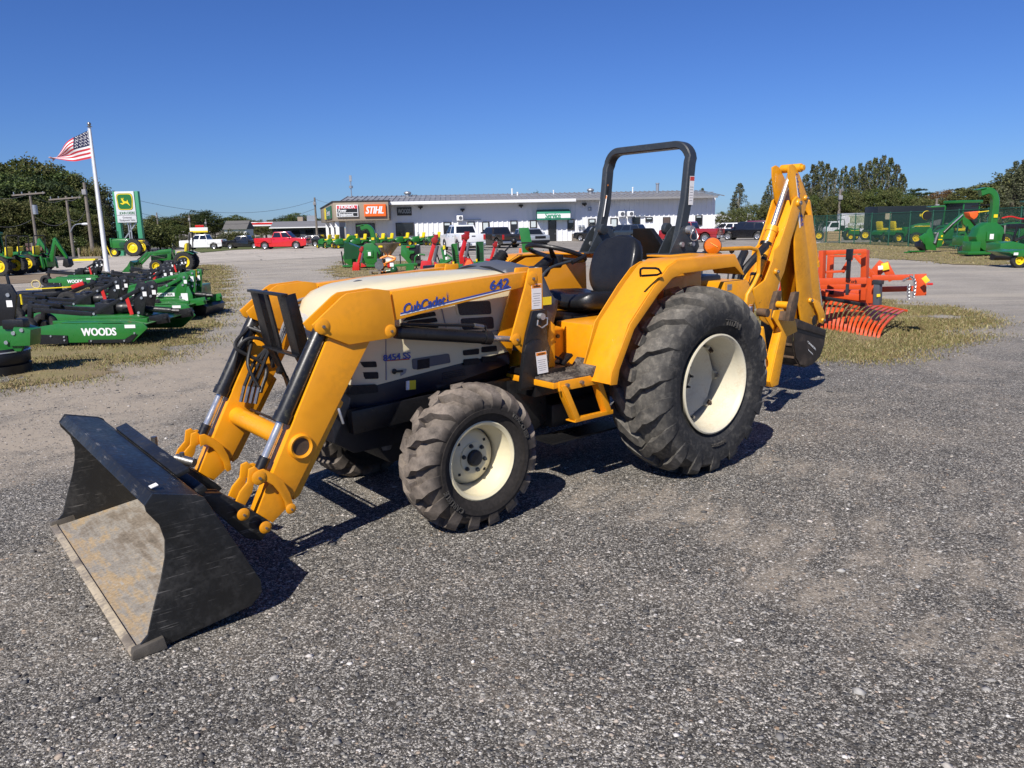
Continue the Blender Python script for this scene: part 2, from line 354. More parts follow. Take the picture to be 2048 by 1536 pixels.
def flat_mat(name, c0, c1, c2, s1, s2, speck=0., rough=.9, dist=.01, crack=0., edge=False):
    m, t, b = new_mat(name); tc = N(t, 'ShaderNodeTexCoord').outputs['Object']
    n1 = noise(t, tc, s1, 6, .65); n2 = noise(t, tc, s2, 4, .7); n3 = noise(t, tc, s1*.17, 4)
    c = ramp(t, mth(t, 'ADD', mth(t, 'MULTIPLY', n1, .6), mth(t, 'MULTIPLY', n3, .4)), [(.36, c0), (.5, c1), (.64, c2)]).outputs[0]
    c = mixc(t, 1., c, ramp(t, n2, [(.3, (.66,)*3), (.7, (1.35,)*3)]).outputs[0], 'MULTIPLY')
    if crack:
        v = N(t, 'ShaderNodeTexVoronoi'); v.feature = 'DISTANCE_TO_EDGE'; v.inputs['Scale'].default_value = .22; t.links.new(tc, v.inputs['Vector'])
        c = mixc(t, ramp(t, v.outputs['Distance'], [(.006, (crack,)*3), (.016, (0,)*3)]).outputs[0], c, (.05, .05, .05))
    t.links.new(c, b.inputs['Base Color']); b.inputs['Roughness'].default_value = rough; b.inputs['Specular IOR Level'].default_value = .25
    bn = N(t, 'ShaderNodeBump'); bn.inputs['Strength'].default_value = .7; bn.inputs['Distance'].default_value = dist
    t.links.new(n2, bn.inputs['Height']); t.links.new(bn.outputs[0], b.inputs['Normal'])
    if edge:
        at_ = N(t, 'ShaderNodeAttribute', attribute_name='inner'); n4 = noise(t, tc, 9, 5, .75)
        t.links.new(ramp(t, mth(t, 'SUBTRACT', at_.outputs['Fac'], mth(t, 'MULTIPLY', n4, 1.0)), [(-.02, (0,)*3), (.06, (1,)*3)]).outputs[0], b.inputs['Alpha'])
    return m
_tk = [Vector(p) for p in [(3.503,-3.693),(0.885,-5.2)]]
_d = (_tk[1]-_tk[0]).normalized(); LN = (-_d.y, _d.x, Vector((-_d.y, _d.x)).dot(_tk[0])+.2)
TL = []
for a_, b_ in (([(0.909,2.102),(0.924,3.157)]), ([(0.702,1.601),(0.382,2.983)]), ([(0.929,0.679),(0.056,2.543)]), ([(-0.19,0.869),(-0.848,2.585)])):
    a_, b_ = Vector(a_), Vector(b_); d_ = (b_-a_).normalized(); TL.append((-d_.y, d_.x, Vector((-d_.y, d_.x)).dot(a_)))
# one ground sheet out to the horizon, finer near the camera
rad = [0, 1, 2, 3, 4.5, 6, 8, 10, 12, 15, 19, 24, 30, 38, 48, 60, 75, 92, 110, 130, 170, 250, 400, 700, 1500]
NA = 96; mb = MB(); vs = [(CP.x, CP.y, 0)]; fs = []
for R_ in rad[1:]:
    for k in range(NA):
        a = 2*math.pi*k/NA; x, y = CP.x+R_*math.cos(a), CP.y+R_*math.sin(a); vs.append((x, y, gz(x, y)))
for k in range(NA): fs.append((0, 1+k, 1+(k+1) % NA))
for i in range(len(rad)-2):
    for k in range(NA): fs.append((1+i*NA+k, 1+(i+1)*NA+k, 1+(i+1)*NA+(k+1) % NA, 1+i*NA+(k+1) % NA))
mb.add(vs, fs); tag(mb.build('ground', gravel_mat(), ang=180), kind='structure')
def inside(P, poly):
    x, y = P[:, 0], P[:, 1]; r = np.zeros(len(P), bool); n = len(poly)
    for i in range(n):
        x0, y0 = poly[i]; x1, y1 = poly[(i+1) % n]
        c = ((y0 > y) != (y1 > y)); xx = (x1-x0)*(y-y0)/((y1-y0) if y1 != y0 else 1e-9)+x0; r ^= c & (x < xx)
    return r
def ragged(poly, step, amp):
    o = []
    for i in range(len(poly)):
        a, b = Vector(poly[i][:2]), Vector(poly[(i+1) % len(poly)][:2]); L = (b-a).length; n = max(1, int(L/step)); nn = Vector((-(b-a).y, (b-a).x))/max(L, 1e-6)
        for k in range(n): o.append(tuple(a+(b-a)*k/n+nn*(random.gauss(0, amp) if k or amp else 0)))
    return o
def sheet(name, poly, mat, lift, step=1., amp=.0, grid=2.):
    P = ragged(poly, step, amp); A = np.array(P); lo, hi = A.min(0), A.max(0)
    gx, gy = np.meshgrid(np.arange(lo[0], hi[0], grid), np.arange(lo[1], hi[1], grid)); Q = np.stack([gx.ravel(), gy.ravel()], 1); Q = Q[inside(Q, P)]
    V = [Vector(p) for p in P]+[Vector(q) for q in Q]; n = len(P)
    r = delaunay_2d_cdt(V, [(i, (i+1) % n) for i in range(n)], [], 1, 1e-4)
    mb = MB(); mb.add([(v.x, v.y, gz(v.x, v.y)+lift) for v in r[0]], [tuple(f) for f in r[2]])
    o = mb.build(name, mat, ang=180)
    at_ = o.data.attributes.new('inner', 'FLOAT', 'POINT'); nb = len(P); at_.data.foreach_set('value', [0. if i < nb else 1. for i in range(len(o.data.vertices))])
    return tag(o, kind='structure'), P
LOTM = flat_mat('pale_lot', (.34, .305, .26), (.42, .38, .325), (.49, .445, .385), .5, 9, crack=.6)
ASPH = flat_mat('worn_asphalt', (.20, .18, .157), (.255, .232, .203), (.32, .293, .257), .45, 12, crack=.7)
ROADM = flat_mat('road_asphalt', (.055, .055, .058), (.07, .07, .073), (.09, .09, .09), .6, 12)
sheet('parking_lot', [(-1.904,-41.994,-0.379),(-5.575,-39.688,-0.344),(-11.314,-46.105,-0.405),(-16.79,-46.033,-0.397),(-22.193,-46.525,-0.398),(-26.271,-29.789,-0.24),(-34.973,-22.29,-0.196),(-44.9,-23.604,-0.225),(-60.896,-32.652,-0.318),(-101.946,-73.066,-0.685),(-85.825,-95.991,-0.847),(-48.186,-97.752,-0.91),(-43.62,-121.933,-1.134),(-34.229,-115.116,-1.124),(-20.753,-94.876,-0.929),(-7.864,-77.401,-0.768)], LOTM, .010, 2.5, .12, 5)
sheet('pavement', [(-25.441,-53.592,-0.469),(-23.319,-41.565,-0.348),(-28.652,-32.437,-0.266),(-36.284,-28.796,-0.246),(-44.648,-26.423,-0.243),(-65.64,-40.682,-0.385),(-103.763,-74.389,-0.685),(-88.77,-97.699,-0.841),(-41.949,-85.642,-0.789)], ASPH, .022, 3, .1, 5)
sheet('road', [(2.077,-54.598,-0.537),(-7.121,-70.037,-0.685),(-12.661,-83.261,-0.82),(-17.697,-96.93,-0.961),(-24.103,-105.679,-1.043),(-38.57,-126.055,-1.168),(-45.627,-147.414,-1.167),(-30.952,-132.091,-1.215),(-25.642,-136.733,-1.246),(-15.783,-122.132,-1.257),(0.97,-83.267,-0.867)], ROADM, .034, 6, .0, 8)
mb = MB(); L_ = [Vector(p) for p in [(-7.106,-80.448,-0.805),(-19.553,-111.021,-1.117)]]; _n = Vector((-(L_[1]-L_[0]).y, (L_[1]-L_[0]).x, 0)).normalized()*.25
mb.quad(*[p+Vector((0, 0, .06)) for p in (L_[0]-_n, L_[1]-_n, L_[1]+_n, L_[0]+_n)]); tag(mb.build('road_line', WHT), kind='structure')
GRASSG = flat_mat('turf_soil', (.215, .165, .10), (.235, .19, .095), (.155, .145, .055), 1.6, 45, dist=.02, edge=True)
GRASS_FAR = flat_mat('green_verge', (.07, .09, .03), (.10, .12, .04), (.15, .15, .06), .4, 8, dist=.05)
sheet('verge', [(-22.58,-80.67,-0.766),(-30.043,-91.103,-0.866),(-34.988,-89.314,-0.838),(-48.716,-106.903,-1.007),(-71.041,-153.6,-1.072),(-59.301,-147.076,-1.108),(-44.219,-154.814,-1.183),(-29.125,-105.467,-1.028)], GRASS_FAR, .05, 4, .2, 6)
sheet('verge', [(0.97,-83.267,-0.867),(-16.448,-126.287,-1.281),(-26.493,-140.712,-1.246),(-31.961,-135.974,-1.215),(-47.325,-152.554,-1.167),(-60.544,-192.567,-1.167),(-10.693,-374.75,-1.357)], GRASS_FAR, .028, 6, .3, 9)
PATCH = {}
for k, poly in {
    'left': [(3.687,-5.589,0),(3.011,-5.676,0),(2.458,-5.504,0),(1.667,-6.129,0),(0.75,-7.109,0),(-0.215,-8.922,-0.016),(-2.18,-13.989,-0.069),(-5.503,-22.878,-0.161),(-9.578,-34.506,-0.281),(-11.461,-42.022,-0.36),(-10.512,-43.071,-0.373),(-7.264,-37.857,-0.321),(-4.555,-35.173,-0.296),(-1.667,-29.346,-0.236),(0.701,-22.736,-0.165),(2.674,-20.451,-0.143)],
    'rake': [(-4.538,-0.968,0),(-4.506,-0.502,0),(-4.758,-0.151,0),(-5.43,-0.052,0),(-6.475,-0.074,0),(-8.133,-0.396,-0.004),(-9.518,-0.656,-0.01),(-10.497,-1.277,-0.015),(-11.112,-2.105,-0.019),(-11.385,-2.964,-0.023),(-11.817,-3.778,-0.027),(-12.051,-5.022,-0.033),(-11.14,-6.202,-0.035),(-7.137,-3.5,-0.009)],
    'fence': [(-37.581,-21.67,-0.197),(-30.684,-15.31,-0.14),(-28.158,-10.66,-0.107),(-25.613,-7.733,-0.085),(-25.601,-6.279,-0.078),(-28.791,-6.239,-0.086),(-32.227,-5.626,-0.092),(-46.647,-9.523,-0.146),(-54.305,-14.666,-0.191),(-54.332,-22.672,-0.238),(-51.78,-27.496,-0.265),(-46.866,-27.012,-0.252)],
    'middle': [(-11.402,-28.146,-0.215),(-17.205,-37.602,-0.309),(-18.036,-34.985,-0.283),(-18.814,-29.178,-0.228),(-19.123,-22.862,-0.172),(-17.85,-19.508,-0.143),(-12.31,-13.579,-0.085),(-7.631,-10.897,-0.053),(-6.934,-13.182,-0.07),(-7.138,-17.089,-0.105),(-8.126,-20.716,-0.14)]}.items():
    PATCH[k] = sheet('grass_ground_'+k if False else 'grass_ground', poly, GRASSG, .005+.012*(k in ('fence', 'middle')), .35 if k in ('left', 'rake') else 1., .10 if k in ('left', 'rake') else .2, 1.)[1]
sheet('dirt_strip', [(2.272,-33.423,-0.292),(-0.491,-31.545,-0.263),(-2.357,-34.275,-0.29),(-3.277,-40.847,-0.362),(-1.805,-41.256,-0.371),(1.753,-42.826,-0.4)], flat_mat('brown_dirt', (.15, .11, .07), (.2, .15, .1), (.24, .2, .15), 1, 20), .014, 1., .25, 1.5)
# ---- grass blades and loose stones: nobody could count these
def stuff_mat(name, stops, rough=.9, trans=0):
    m, t, b = new_mat(name); g = N(t, 'ShaderNodeNewGeometry'); c = ramp(t, g.outputs['Random Per Island'], stops)
    t.links.new(c.outputs[0], b.inputs['Base Color']); b.inputs['Roughness'].default_value = rough; b.inputs['Specular IOR Level'].default_value = .2
    return m
BLADE = stuff_mat('dry_grass', [(0, (.10, .07, .035)), (.2, (.24, .175, .085)), (.42, (.36, .29, .14)), (.58, (.20, .185, .065)), (.75, (.11, .125, .035)), (.88, (.16, .16, .055)), (1, (.50, .43, .25))])
def mesh_np(name, V, F, mat, label, cat):
    me = bpy.data.meshes.new(name); nf, k = F.shape
    me.vertices.add(len(V)); me.vertices.foreach_set('co', V.astype(np.float32).ravel()); me.loops.add(nf*k); me.loops.foreach_set('vertex_index', F.astype(np.int32).ravel())
    me.polygons.add(nf); me.polygons.foreach_set('loop_start', np.arange(0, nf*k, k, dtype=np.int32)); me.polygons.foreach_set('loop_total', np.full(nf, k, np.int32))
    me.update(calc_edges=True); me.materials.append(mat); o = bpy.data.objects.new(name, me); COL.objects.link(o)
    return tag(o, label, cat, kind='stuff')
def gz_np(P):
    d = P-np.array([CP.x, CP.y]); D = np.hypot(d[:, 0], d[:, 1]); t = np.clip(-(d[:, 0]*RH.x+d[:, 1]*RH.y)/np.maximum(D, 1)/.6, -1, 1)
    return -(.0075+.004*t)*np.maximum(0, np.minimum(D, 130)-12), D
def grass(key, n, h, label, fall=1.6, wk=.00042):
    poly = np.array(PATCH[key]); lo, hi = poly.min(0)-.4, poly.max(0)+.4; P = RNG.uniform(lo, hi, (n*6, 2)); _, D = gz_np(P)
    P = P[RNG.random(len(P)) < np.clip((12/D)**fall, 0, 1)]
    J = P+RNG.normal(0, .22, P.shape); P = P[inside(J, [tuple(q) for q in poly])]
    cl = np.sin(P[:, 0]*2.3+np.sin(P[:, 1]*3.1)*1.5)+np.sin(P[:, 1]*2.9+P[:, 0]*1.7); P = P[RNG.random(len(P)) < .55+.28*cl][:n]
    z, D = gz_np(P); m = len(P); a = RNG.uniform(0, 2*np.pi, m); hh = h*RNG.uniform(.35, 1.25, m); ww = np.maximum(.0045, wk*D)*RNG.uniform(.7, 1.5, m)
    dx, dy = np.cos(a)*ww, np.sin(a)*ww; ln = RNG.normal(0, .6, (m, 2))*hh[:, None]; V = np.empty((m, 3, 3)); z = z+.004
    V[:, 0] = np.stack([P[:, 0]-dx, P[:, 1]-dy, z], 1); V[:, 1] = np.stack([P[:, 0]+dx, P[:, 1]+dy, z], 1); V[:, 2] = np.stack([P[:, 0]+ln[:, 0], P[:, 1]+ln[:, 1], z+hh], 1)
    mesh_np('grass', V.reshape(-1, 3), np.arange(m*3).reshape(-1, 3), BLADE, label, 'grass')
grass('left', 190000, .040, 'short dry grass under the green mowers on the left')
grass('rake', 90000, .038, 'short dry grass around the orange landscape rake')
grass('fence', 40000, .06, 'yellowed grass strip along the green fence', 1.2)
grass('middle', 36000, .05, 'dry grass under the row of implements in front of the building', 1.2)
STONE = stuff_mat('loose_stone', [(0, (.045, .044, .045)), (.3, (.085, .083, .082)), (.55, (.14, .135, .13)), (.72, (.24, .23, .215)), (.84, (.43, .415, .385)), (.92, (.29, .215, .15)), (1, (.62, .60, .57))], .85)
def stones(n, r0, r1, sig, d0, d1, power):
    ang = math.atan2(FH.y, FH.x)+RNG.uniform(-.72, .72, n); d = d0+(d1-d0)*RNG.random(n)**power
    P = np.stack([CP.x+np.cos(ang)*d, CP.y+np.sin(ang)*d], 1); keep = np.ones(n, bool)
    for k in ('left', 'rake'): keep &= ~inside(P, PATCH[k])
    P = P[keep]; n = len(P); s = np.clip(np.exp(RNG.normal(math.log(r0), sig, n)), r0*.5, r1); B = np.array([(1, 0, 0), (0, 1, 0), (-1, 0, 0), (0, -1, 0), (.15, .1, .62), (.7, .7, .32), (-.7, .6, .34), (-.6, -.75, .30), (.7, -.7, .34)])
    F = np.array([(0, 5, 8), (4, 5, 6), (4, 6, 7), (4, 7, 8), (4, 8, 5), (1, 6, 5), (2, 7, 6), (3, 8, 7), (0, 1, 5), (1, 2, 6), (2, 3, 7), (3, 0, 8)])
    a = RNG.uniform(0, 6.28, n); el = RNG.uniform(.6, 1.1, n); fl = RNG.uniform(.45, 1.05, n)
    W = B[None]*(1+RNG.normal(0, .16, (n, 9, 3))); W = W*np.stack([s, s*el, s*fl], 1)[:, None]; ca, sa = np.cos(a)[:, None], np.sin(a)[:, None]
    z, _ = gz_np(P); V = np.stack([W[..., 0]*ca-W[..., 1]*sa+P[:, :1], W[..., 0]*sa+W[..., 1]*ca+P[:, 1:], W[..., 2]+z[:, None]], 2)
    return V.reshape(-1, 3), (F[None]+(np.arange(n)*9)[:, None, None]).reshape(-1, 3)
A1 = stones(52000, .0042, .016, .38, 1.2, 9.5, 1.25); A2 = stones(2200, .010, .028, .35, 1.6, 14, 1.1)
mesh_np('loose_gravel', np.concatenate([A1[0], A2[0]]), np.concatenate([A1[1], A2[1]+len(A1[0])]), STONE, 'loose grey and white stones scattered over the gravel lot', 'gravel')

# ================================================================ the tractor with loader and backhoe (x forward, y to its left)
T = thing('tractor', 'yellow and cream tractor with black front bucket, folding roll bar and rear backhoe', 'tractor')
def P(name, mb, mat, bevel=0, parent=None, **k): return mb.build(name, mat, parent or T, bevel, **k)
def both(name, fn, mat, bevel=0, parent=None, **k):
    o = []
    for s in (1, -1):
        mb = MB(); fn(mb, s); o.append(P(name, mb, mat, bevel, parent, **k))
    return o
def mz(pts, s): return [(x, s*y, z) for x, y, z in pts]
def pin(c, r, th, s=1, mat=YEL, parent=None, name='pin'):
    """domed pin head with a grease nipple, axis across the tractor"""
    mb = MB(); mb.lathe([(0, s*th), (r*.45, s*th*.97), (r*.8, s*th*.7), (r, s*th*.2), (r, 0)], c, n=20); o = P(name, mb, mat, parent=parent)
    mb = MB(); mb.cyl((c[0], c[1]+s*th*.8, c[2]), (c[0], c[1]+s*(th+.012), c[2]), r*.2, n=8); P('grease_nipple', mb, STEEL, parent=o); return o

# ---- wheels
def tyre(R, hw, rr, h, nl, tw, path, mat, parent, lugend):
    Rc = R-h
    def surf(s):
        a = abs(s); sg = 1 if s >= 0 else -1
        if a <= 1: return sg*hw*.93*a, Rc-.012*a**2-.042*a**4
        k = a-1; return sg*hw*(.93+.05*min(1, k*4)), Rc-.054-.20*k
    prof = [(rr-.012, -hw*.74), (rr+.018, -hw*.80), (rr+.06, -hw*.93), (rr+(Rc-rr)*.5, -hw), (Rc-.10, -hw*.985)]
    prof += [(surf(s)[1], surf(s)[0]) for s in (-1.1, -1, -.85, -.6, -.3, 0, .3, .6, .85, 1, 1.1)]
    prof += [(Rc-.10, hw*.985), (rr+(Rc-rr)*.5, hw), (rr+.075, hw*.95), (rr+.062, hw*.935), (rr+.055, hw*.93), (rr+.018, hw*.80), (rr-.012, hw*.74)]
    mb = MB(); mb.lathe(prof, n=72)
    pit = 2*math.pi/nl
    for k in range(nl):
        for sd in (1, -1):
            th0 = pit*(k+(.5 if sd < 0 else 0))+random.uniform(-.004, .004); rings = []
            for (s, off, wk) in path:
                y, r = surf(s*sd); hh = h*(1 if s < .95 else (.9 if s < 1.05 else .42)); w_ = tw*pit*wk/2; th = th0+off*pit; L = []
                for (dt, dh) in ((-w_*1.10, -.006), (-w_*.97, hh), (w_*.97, hh), (w_*1.10, -.006)):
                    yy = y+(sd*hh*.25 if (s > 1 and dh > 0) else 0); L.append(((r+dh)*math.cos(th+dt), yy, (r+dh)*math.sin(th+dt)))
                rings.append(L)
            mb.loft(rings)
    return mb.build('tyre', mat, parent, ang=28)
def arc_text(word, r, y, a_mid, size, parent, mat, s=1):
    vs, fs = text_geo(word, .012); mid = (max(v[0] for v in vs)+min(v[0] for v in vs))/2; mb = MB(); P_ = []
    for lift in (0, 1):
        for v in vs:
            rr = r+v[1]*size; a = a_mid+s*(v[0]-mid)*size/r; P_.append((rr*math.cos(a), y+(.006 if lift else -.006), rr*math.sin(a)))
    n = len(vs); F = [tuple(i+n for i in f) for f in fs]; mb.add(P_, F)
    e = {}
    for f in fs:
        for i in range(len(f)):
            k = (f[i], f[(i+1) % len(f)]); e[k] = 1
    mb.add(P_, [(a, b, b+n, a+n) for a, b in e if (b, a) not in e]); return mb.build('lettering', mat, parent)
FP = [(-.14, -.04, .75), (-.10, -.02, .95), (.12, .08, 1.0), (.30, .30, 1.0), (.36, .34, 1.05), (.62, .38, 1.05), (.68, .42, 1.1), (.92, .62, 1.15), (1.0, .66, 1.15), (1.10, .67, 1.1)]
RP = [(-.10, .0, .85), (.10, .06, 1.0), (.30, .24, 1.05), (.46, .40, 1.05), (.62, .44, 1.1), (.82, .56, 1.15), (.96, .70, 1.2), (1.08, .74, 1.15), (1.30, .78, .95), (1.46, .80, .8)]
WX, WZ = (1.7,0.389)
def front_wheel(s):
    mb = MB(); mb.lathe([(.205, -.118), (.222, -.118), (.222, -.110), (.205, -.10), (.20, -.06), (.175, -.03), (.175, .03), (.20, .06), (.204, .10), (.214, .112), (.222, .114), (.224, .121), (.217, .124), (.200, .112), (.193, .07), (.166, .035), (.166, -.03), (.19, -.07)], n=48)
    q = MB(); q.lathe([(.16, -.02), (.15, .000), (.135, .012), (.115, .016), (.10, .028), (.075, .030), (.03, .030)], n=40)
    q.cyl((0, .02, 0), (0, .036, 0), .088, n=32); mb.add(q.v, q.f)
    wh = mb.build('wheel', CREAM, T, ang=40); wh.location = (WX, s*.64, WZ)
    if s < 0: wh.rotation_euler = (0, 0, math.pi)
    tyre(.418, .155, .222, .046, 16, .44, FP, TYF, wh, 1)
    mb = MB(); mb.lathe([(0, .062), (.038, .062), (.045, .057), (.047, .034)], n=28); mb.build('hub_cap', NAVY, wh)
    for k in range(6):
        a = k*math.pi/3+.25; c = (.074*math.cos(a), 0, .074*math.sin(a)); mb = MB(); mb.cyl((c[0], .03, c[2]), (c[0], .046, c[2]), .0125, n=6); mb.cyl((c[0], .046, c[2]), (c[0], .056, c[2]), .007, n=8); mb.build('wheel_nut', SLATE, wh)
    for k in range(4):
        a = k*math.pi/2+.8; c = (.122*math.cos(a), 0, .122*math.sin(a)); mb = MB(); mb.box((c[0], .016, c[2]), (.014, .006, .014)); mb.build('slot', DARK, wh)
    if s > 0:
        arc_text('CARLISLE', .292, .1545, math.radians(-38), .042, wh, TLET, 1)
        arc_text('TRAC CHIEF', .300, .1545, math.radians(146), .034, wh, TLET, 1)
    return wh
for s in (1, -1): front_wheel(s)
def rear_wheel(s):
    mb = MB(); mb.lathe([(.30, -.19), (.325, -.195), (.325, -.185), (.306, -.16), (.29, -.10), (.282, -.02), (.282, .06), (.30, .12), (.308, .17), (.322, .188), (.329, .193), (.330, .203), (.320, .207), (.306, .195), (.300, .165), (.291, .12), (.273, .06), (.273, -.02), (.28, -.1)], n=64)
    wh = mb.build('wheel', RIMW, T, ang=40); wh.location = (.0, s*.835, .610)
    if s < 0: wh.rotation_euler = (0, 0, math.pi)
    mb = MB(); n = 64; prof = [(.035, -.112), (.135, -.112), (.150, -.106), (.175, -.085), (.200, -.060), (.222, -.045), (.240, -.028), (.252, -.018)]
    vs = []; fs = []; L = len(prof)
    for k in range(n):
        a = 2*math.pi*k/n; lob = 1+.035*max(-.6, math.cos(8*a))
        for j, (r, y) in enumerate(prof): rr = r*(1+(lob-1)*(j/(L-1))**3); vs.append((rr*math.cos(a), y, rr*math.sin(a)))
    for k in range(n):
        for j in range(L-1): fs.append((k*L+j, k*L+j+1, ((k+1) % n)*L+j+1, ((k+1) % n)*L+j))
    mb.add(vs, fs); mb.build('wheel_disc', RIMW, wh, ang=40)
    for k in range(8):
        a = k*math.pi/4; c, s_ = math.cos(a), math.sin(a)
        mb = MB(); mb.cyl((.098*c, -.113, .098*s_), (.098*c, -.085, .098*s_), .013, n=6); mb.cyl((.098*c, -.085, .098*s_), (.098*c, -.062, .098*s_), .008, n=8); mb.build('wheel_nut', SLATE, wh)
        Rm = Matrix.Rotation(-a, 3, 'Y'); mb = MB(); mb.box(Rm @ Vector((.262, -.006, 0)), (.022, .032, .055), Rm); mb.build('rim_clamp', RIMW, wh, .003)
        mb = MB(); mb.box(Rm @ Vector((.258, .012, 0)), (.028, .010, .030), Rm); mb.cyl(Rm @ Vector((.252, .012, 0)), Rm @ Vector((.252, .034, 0)), .010, n=8); mb.build('clamp_bolt', RUST if k % 2 else STEEL, wh)
    mb = MB(); mb.lathe([(0, -.05), (.05, -.05), (.068, -.065), (.075, -.11)], n=28); mb.build('axle_hub', SLATE, wh)
    tyre(.628, .228, .328, .044, 17, .38, RP, TYR, wh, 1)
    if s > 0:
        arc_text('TITAN', .405, .2265, math.radians(108), .056, wh, TLET, 1); arc_text('INDUSTRIAL', .400, .2265, math.radians(268), .026, wh, TLET, 1)
    return wh
for s in (1, -1): rear_wheel(s)

# ---- chassis, engine and drive line (dark, mostly in shade)
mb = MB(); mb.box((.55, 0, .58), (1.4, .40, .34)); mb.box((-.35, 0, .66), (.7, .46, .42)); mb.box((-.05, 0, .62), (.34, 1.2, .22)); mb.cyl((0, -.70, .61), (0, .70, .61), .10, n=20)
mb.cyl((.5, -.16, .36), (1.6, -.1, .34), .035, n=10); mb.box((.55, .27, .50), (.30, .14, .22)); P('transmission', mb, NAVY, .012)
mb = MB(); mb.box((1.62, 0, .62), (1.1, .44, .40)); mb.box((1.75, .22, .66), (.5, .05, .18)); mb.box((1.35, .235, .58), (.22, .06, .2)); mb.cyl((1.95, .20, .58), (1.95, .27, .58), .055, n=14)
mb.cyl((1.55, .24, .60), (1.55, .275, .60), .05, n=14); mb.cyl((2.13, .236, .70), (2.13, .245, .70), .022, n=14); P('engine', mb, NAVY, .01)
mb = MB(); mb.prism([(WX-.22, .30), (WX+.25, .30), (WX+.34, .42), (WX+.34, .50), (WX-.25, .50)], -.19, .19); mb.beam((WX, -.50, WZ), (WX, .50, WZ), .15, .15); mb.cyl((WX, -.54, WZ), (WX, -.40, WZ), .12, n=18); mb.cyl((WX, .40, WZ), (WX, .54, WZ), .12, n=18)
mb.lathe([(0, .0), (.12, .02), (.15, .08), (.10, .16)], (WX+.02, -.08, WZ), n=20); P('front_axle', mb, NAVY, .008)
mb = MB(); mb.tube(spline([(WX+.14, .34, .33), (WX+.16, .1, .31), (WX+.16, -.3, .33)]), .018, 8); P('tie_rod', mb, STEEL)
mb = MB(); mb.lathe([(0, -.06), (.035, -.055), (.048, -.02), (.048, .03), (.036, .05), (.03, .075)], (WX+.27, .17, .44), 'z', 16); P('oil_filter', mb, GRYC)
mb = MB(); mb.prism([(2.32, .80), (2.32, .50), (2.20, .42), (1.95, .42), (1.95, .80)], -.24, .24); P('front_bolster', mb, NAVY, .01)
both('frame_rail', lambda m, s: m.beam((2.25, s*.30, .62), (.95, s*.30, .66), .06, .13), BLK, .006)
both('frame_bracket', lambda m, s: m.prism([(1.18, .70), (1.18, .40), (1.00, .34), (.86, .40), (.90, .70)], s*.30, s*.36), BLK, .004)
mb = MB(); mb.box((.60, .30, .43), (.55, .22, .16)); P('fuel_tank', mb, BLKP, .03)
mb = MB(); mb.beam((1.0, .45, .30), (.35, .45, .30), .20, .012); P('belly_guard', mb, BLK)
mb = MB(); mb.box((1.9, .246, .635), (.14, .004, .055)); mb.box((1.74, .249, .64), (.07, .004, .05)); P('rating_plate', mb, GRYC)

# ---- hood
def hsec(x, w_, t, b, nose=0):
    return [(x, w_, b), (x, w_+.004, t-.30), (x, w_, t-.16), (x-.0, w_-.012, t-.055), (x, w_-.045, t-.016), (x, w_*.55, t), (x, 0, t+.006), (x, -w_*.55, t), (x, -w_+.045, t-.016), (x, -w_+.012, t-.055), (x, -w_, t-.16), (x, -w_-.004, t-.30), (x, -w_, b)]
mb = MB(); mb.loft([hsec(*a) for a in ((1.12, .325, 1.372, .885), (1.45, .322, 1.372, .86), (1.85, .315, 1.362, .825), (2.08, .300, 1.340, .80), (2.18, .275, 1.312, .79), (2.255, .235, 1.27, .79), (2.30, .19, 1.20, .80), (2.318, .15, 1.12, .82))])
hood = P('hood', mb, CREAM, ang=50)
def hy(x):
    xs = (1.12, 1.45, 1.85, 2.08, 2.18, 2.255, 2.30); ws = (.325, .322, .315, .300, .275, .235, .19)
    return float(np.interp(x, xs, ws))
def onhood(mb, pts, th=.004, seg=None):
    """thin panel that hugs the hood's left side"""
    n = len(pts); o = [(x, hy(x)+.0055+th, z) for x, z in pts]; i = [(x, hy(x)-.02, z) for x, z in pts]
    mb.add(o+i, [tuple(range(n)), tuple(range(2*n-1, n-1, -1))]+[(k, k+n, (k+1) % n+n, (k+1) % n) for k in range(n)])
def soft(pts, r=.018, n=4):
    o = []; P_ = [Vector(p) for p in pts]
    for i, p in enumerate(P_):
        a, b = (P_[i-1]-p).normalized()*r, (P_[(i+1) % len(P_)]-p).normalized()*r
        for k in range(n+1): t = k/n; o.append(tuple(p+a*(1-t)**2+b*t**2))
    return o
MESHM, _t, _b = new_mat('black_mesh'); _tc = N(_t, 'ShaderNodeTexCoord').outputs['Object']; _v = N(_t, 'ShaderNodeTexVoronoi', i2=170.0); _t.links.new(_tc, _v.inputs['Vector'])
_t.links.new(ramp(_t, _v.outputs['Distance'], [(.25, (.004,)*3), (.5, (.035,)*3)]).outputs[0], _b.inputs['Base Color'])
for poly in ([(1.537,1.216),(1.295,1.209),(1.286,1.127),(1.522,1.139)], [(1.516,1.121),(1.275,1.111),(1.27,1.037),(1.504,1.052)]):
    c = np.mean(poly, 0); mb = MB(); onhood(mb, soft([tuple(c+(np.array(p)-c)*1.10) for p in poly], .022), .003); q = P('vent_frame', mb, CREAM, .002, hood)
    mb = MB(); onhood(mb, soft(poly), .0045); P('vent_mesh', mb, MESHM, parent=hood)
for poly in ([(1.86,1.166),(1.69,1.176),(1.681,1.152),(1.897,1.141)], [(1.862,1.138),(1.681,1.141),(1.672,1.117),(1.899,1.11)], [(1.847,1.114),(1.676,1.106),(1.667,1.082),(1.881,1.083)]):
    mb = MB(); onhood(mb, soft(poly, .006), .0035); P('louver_shade', mb, DARK, parent=hood)  # louver slots: dark raised plates, the shade of a recess put into the colour
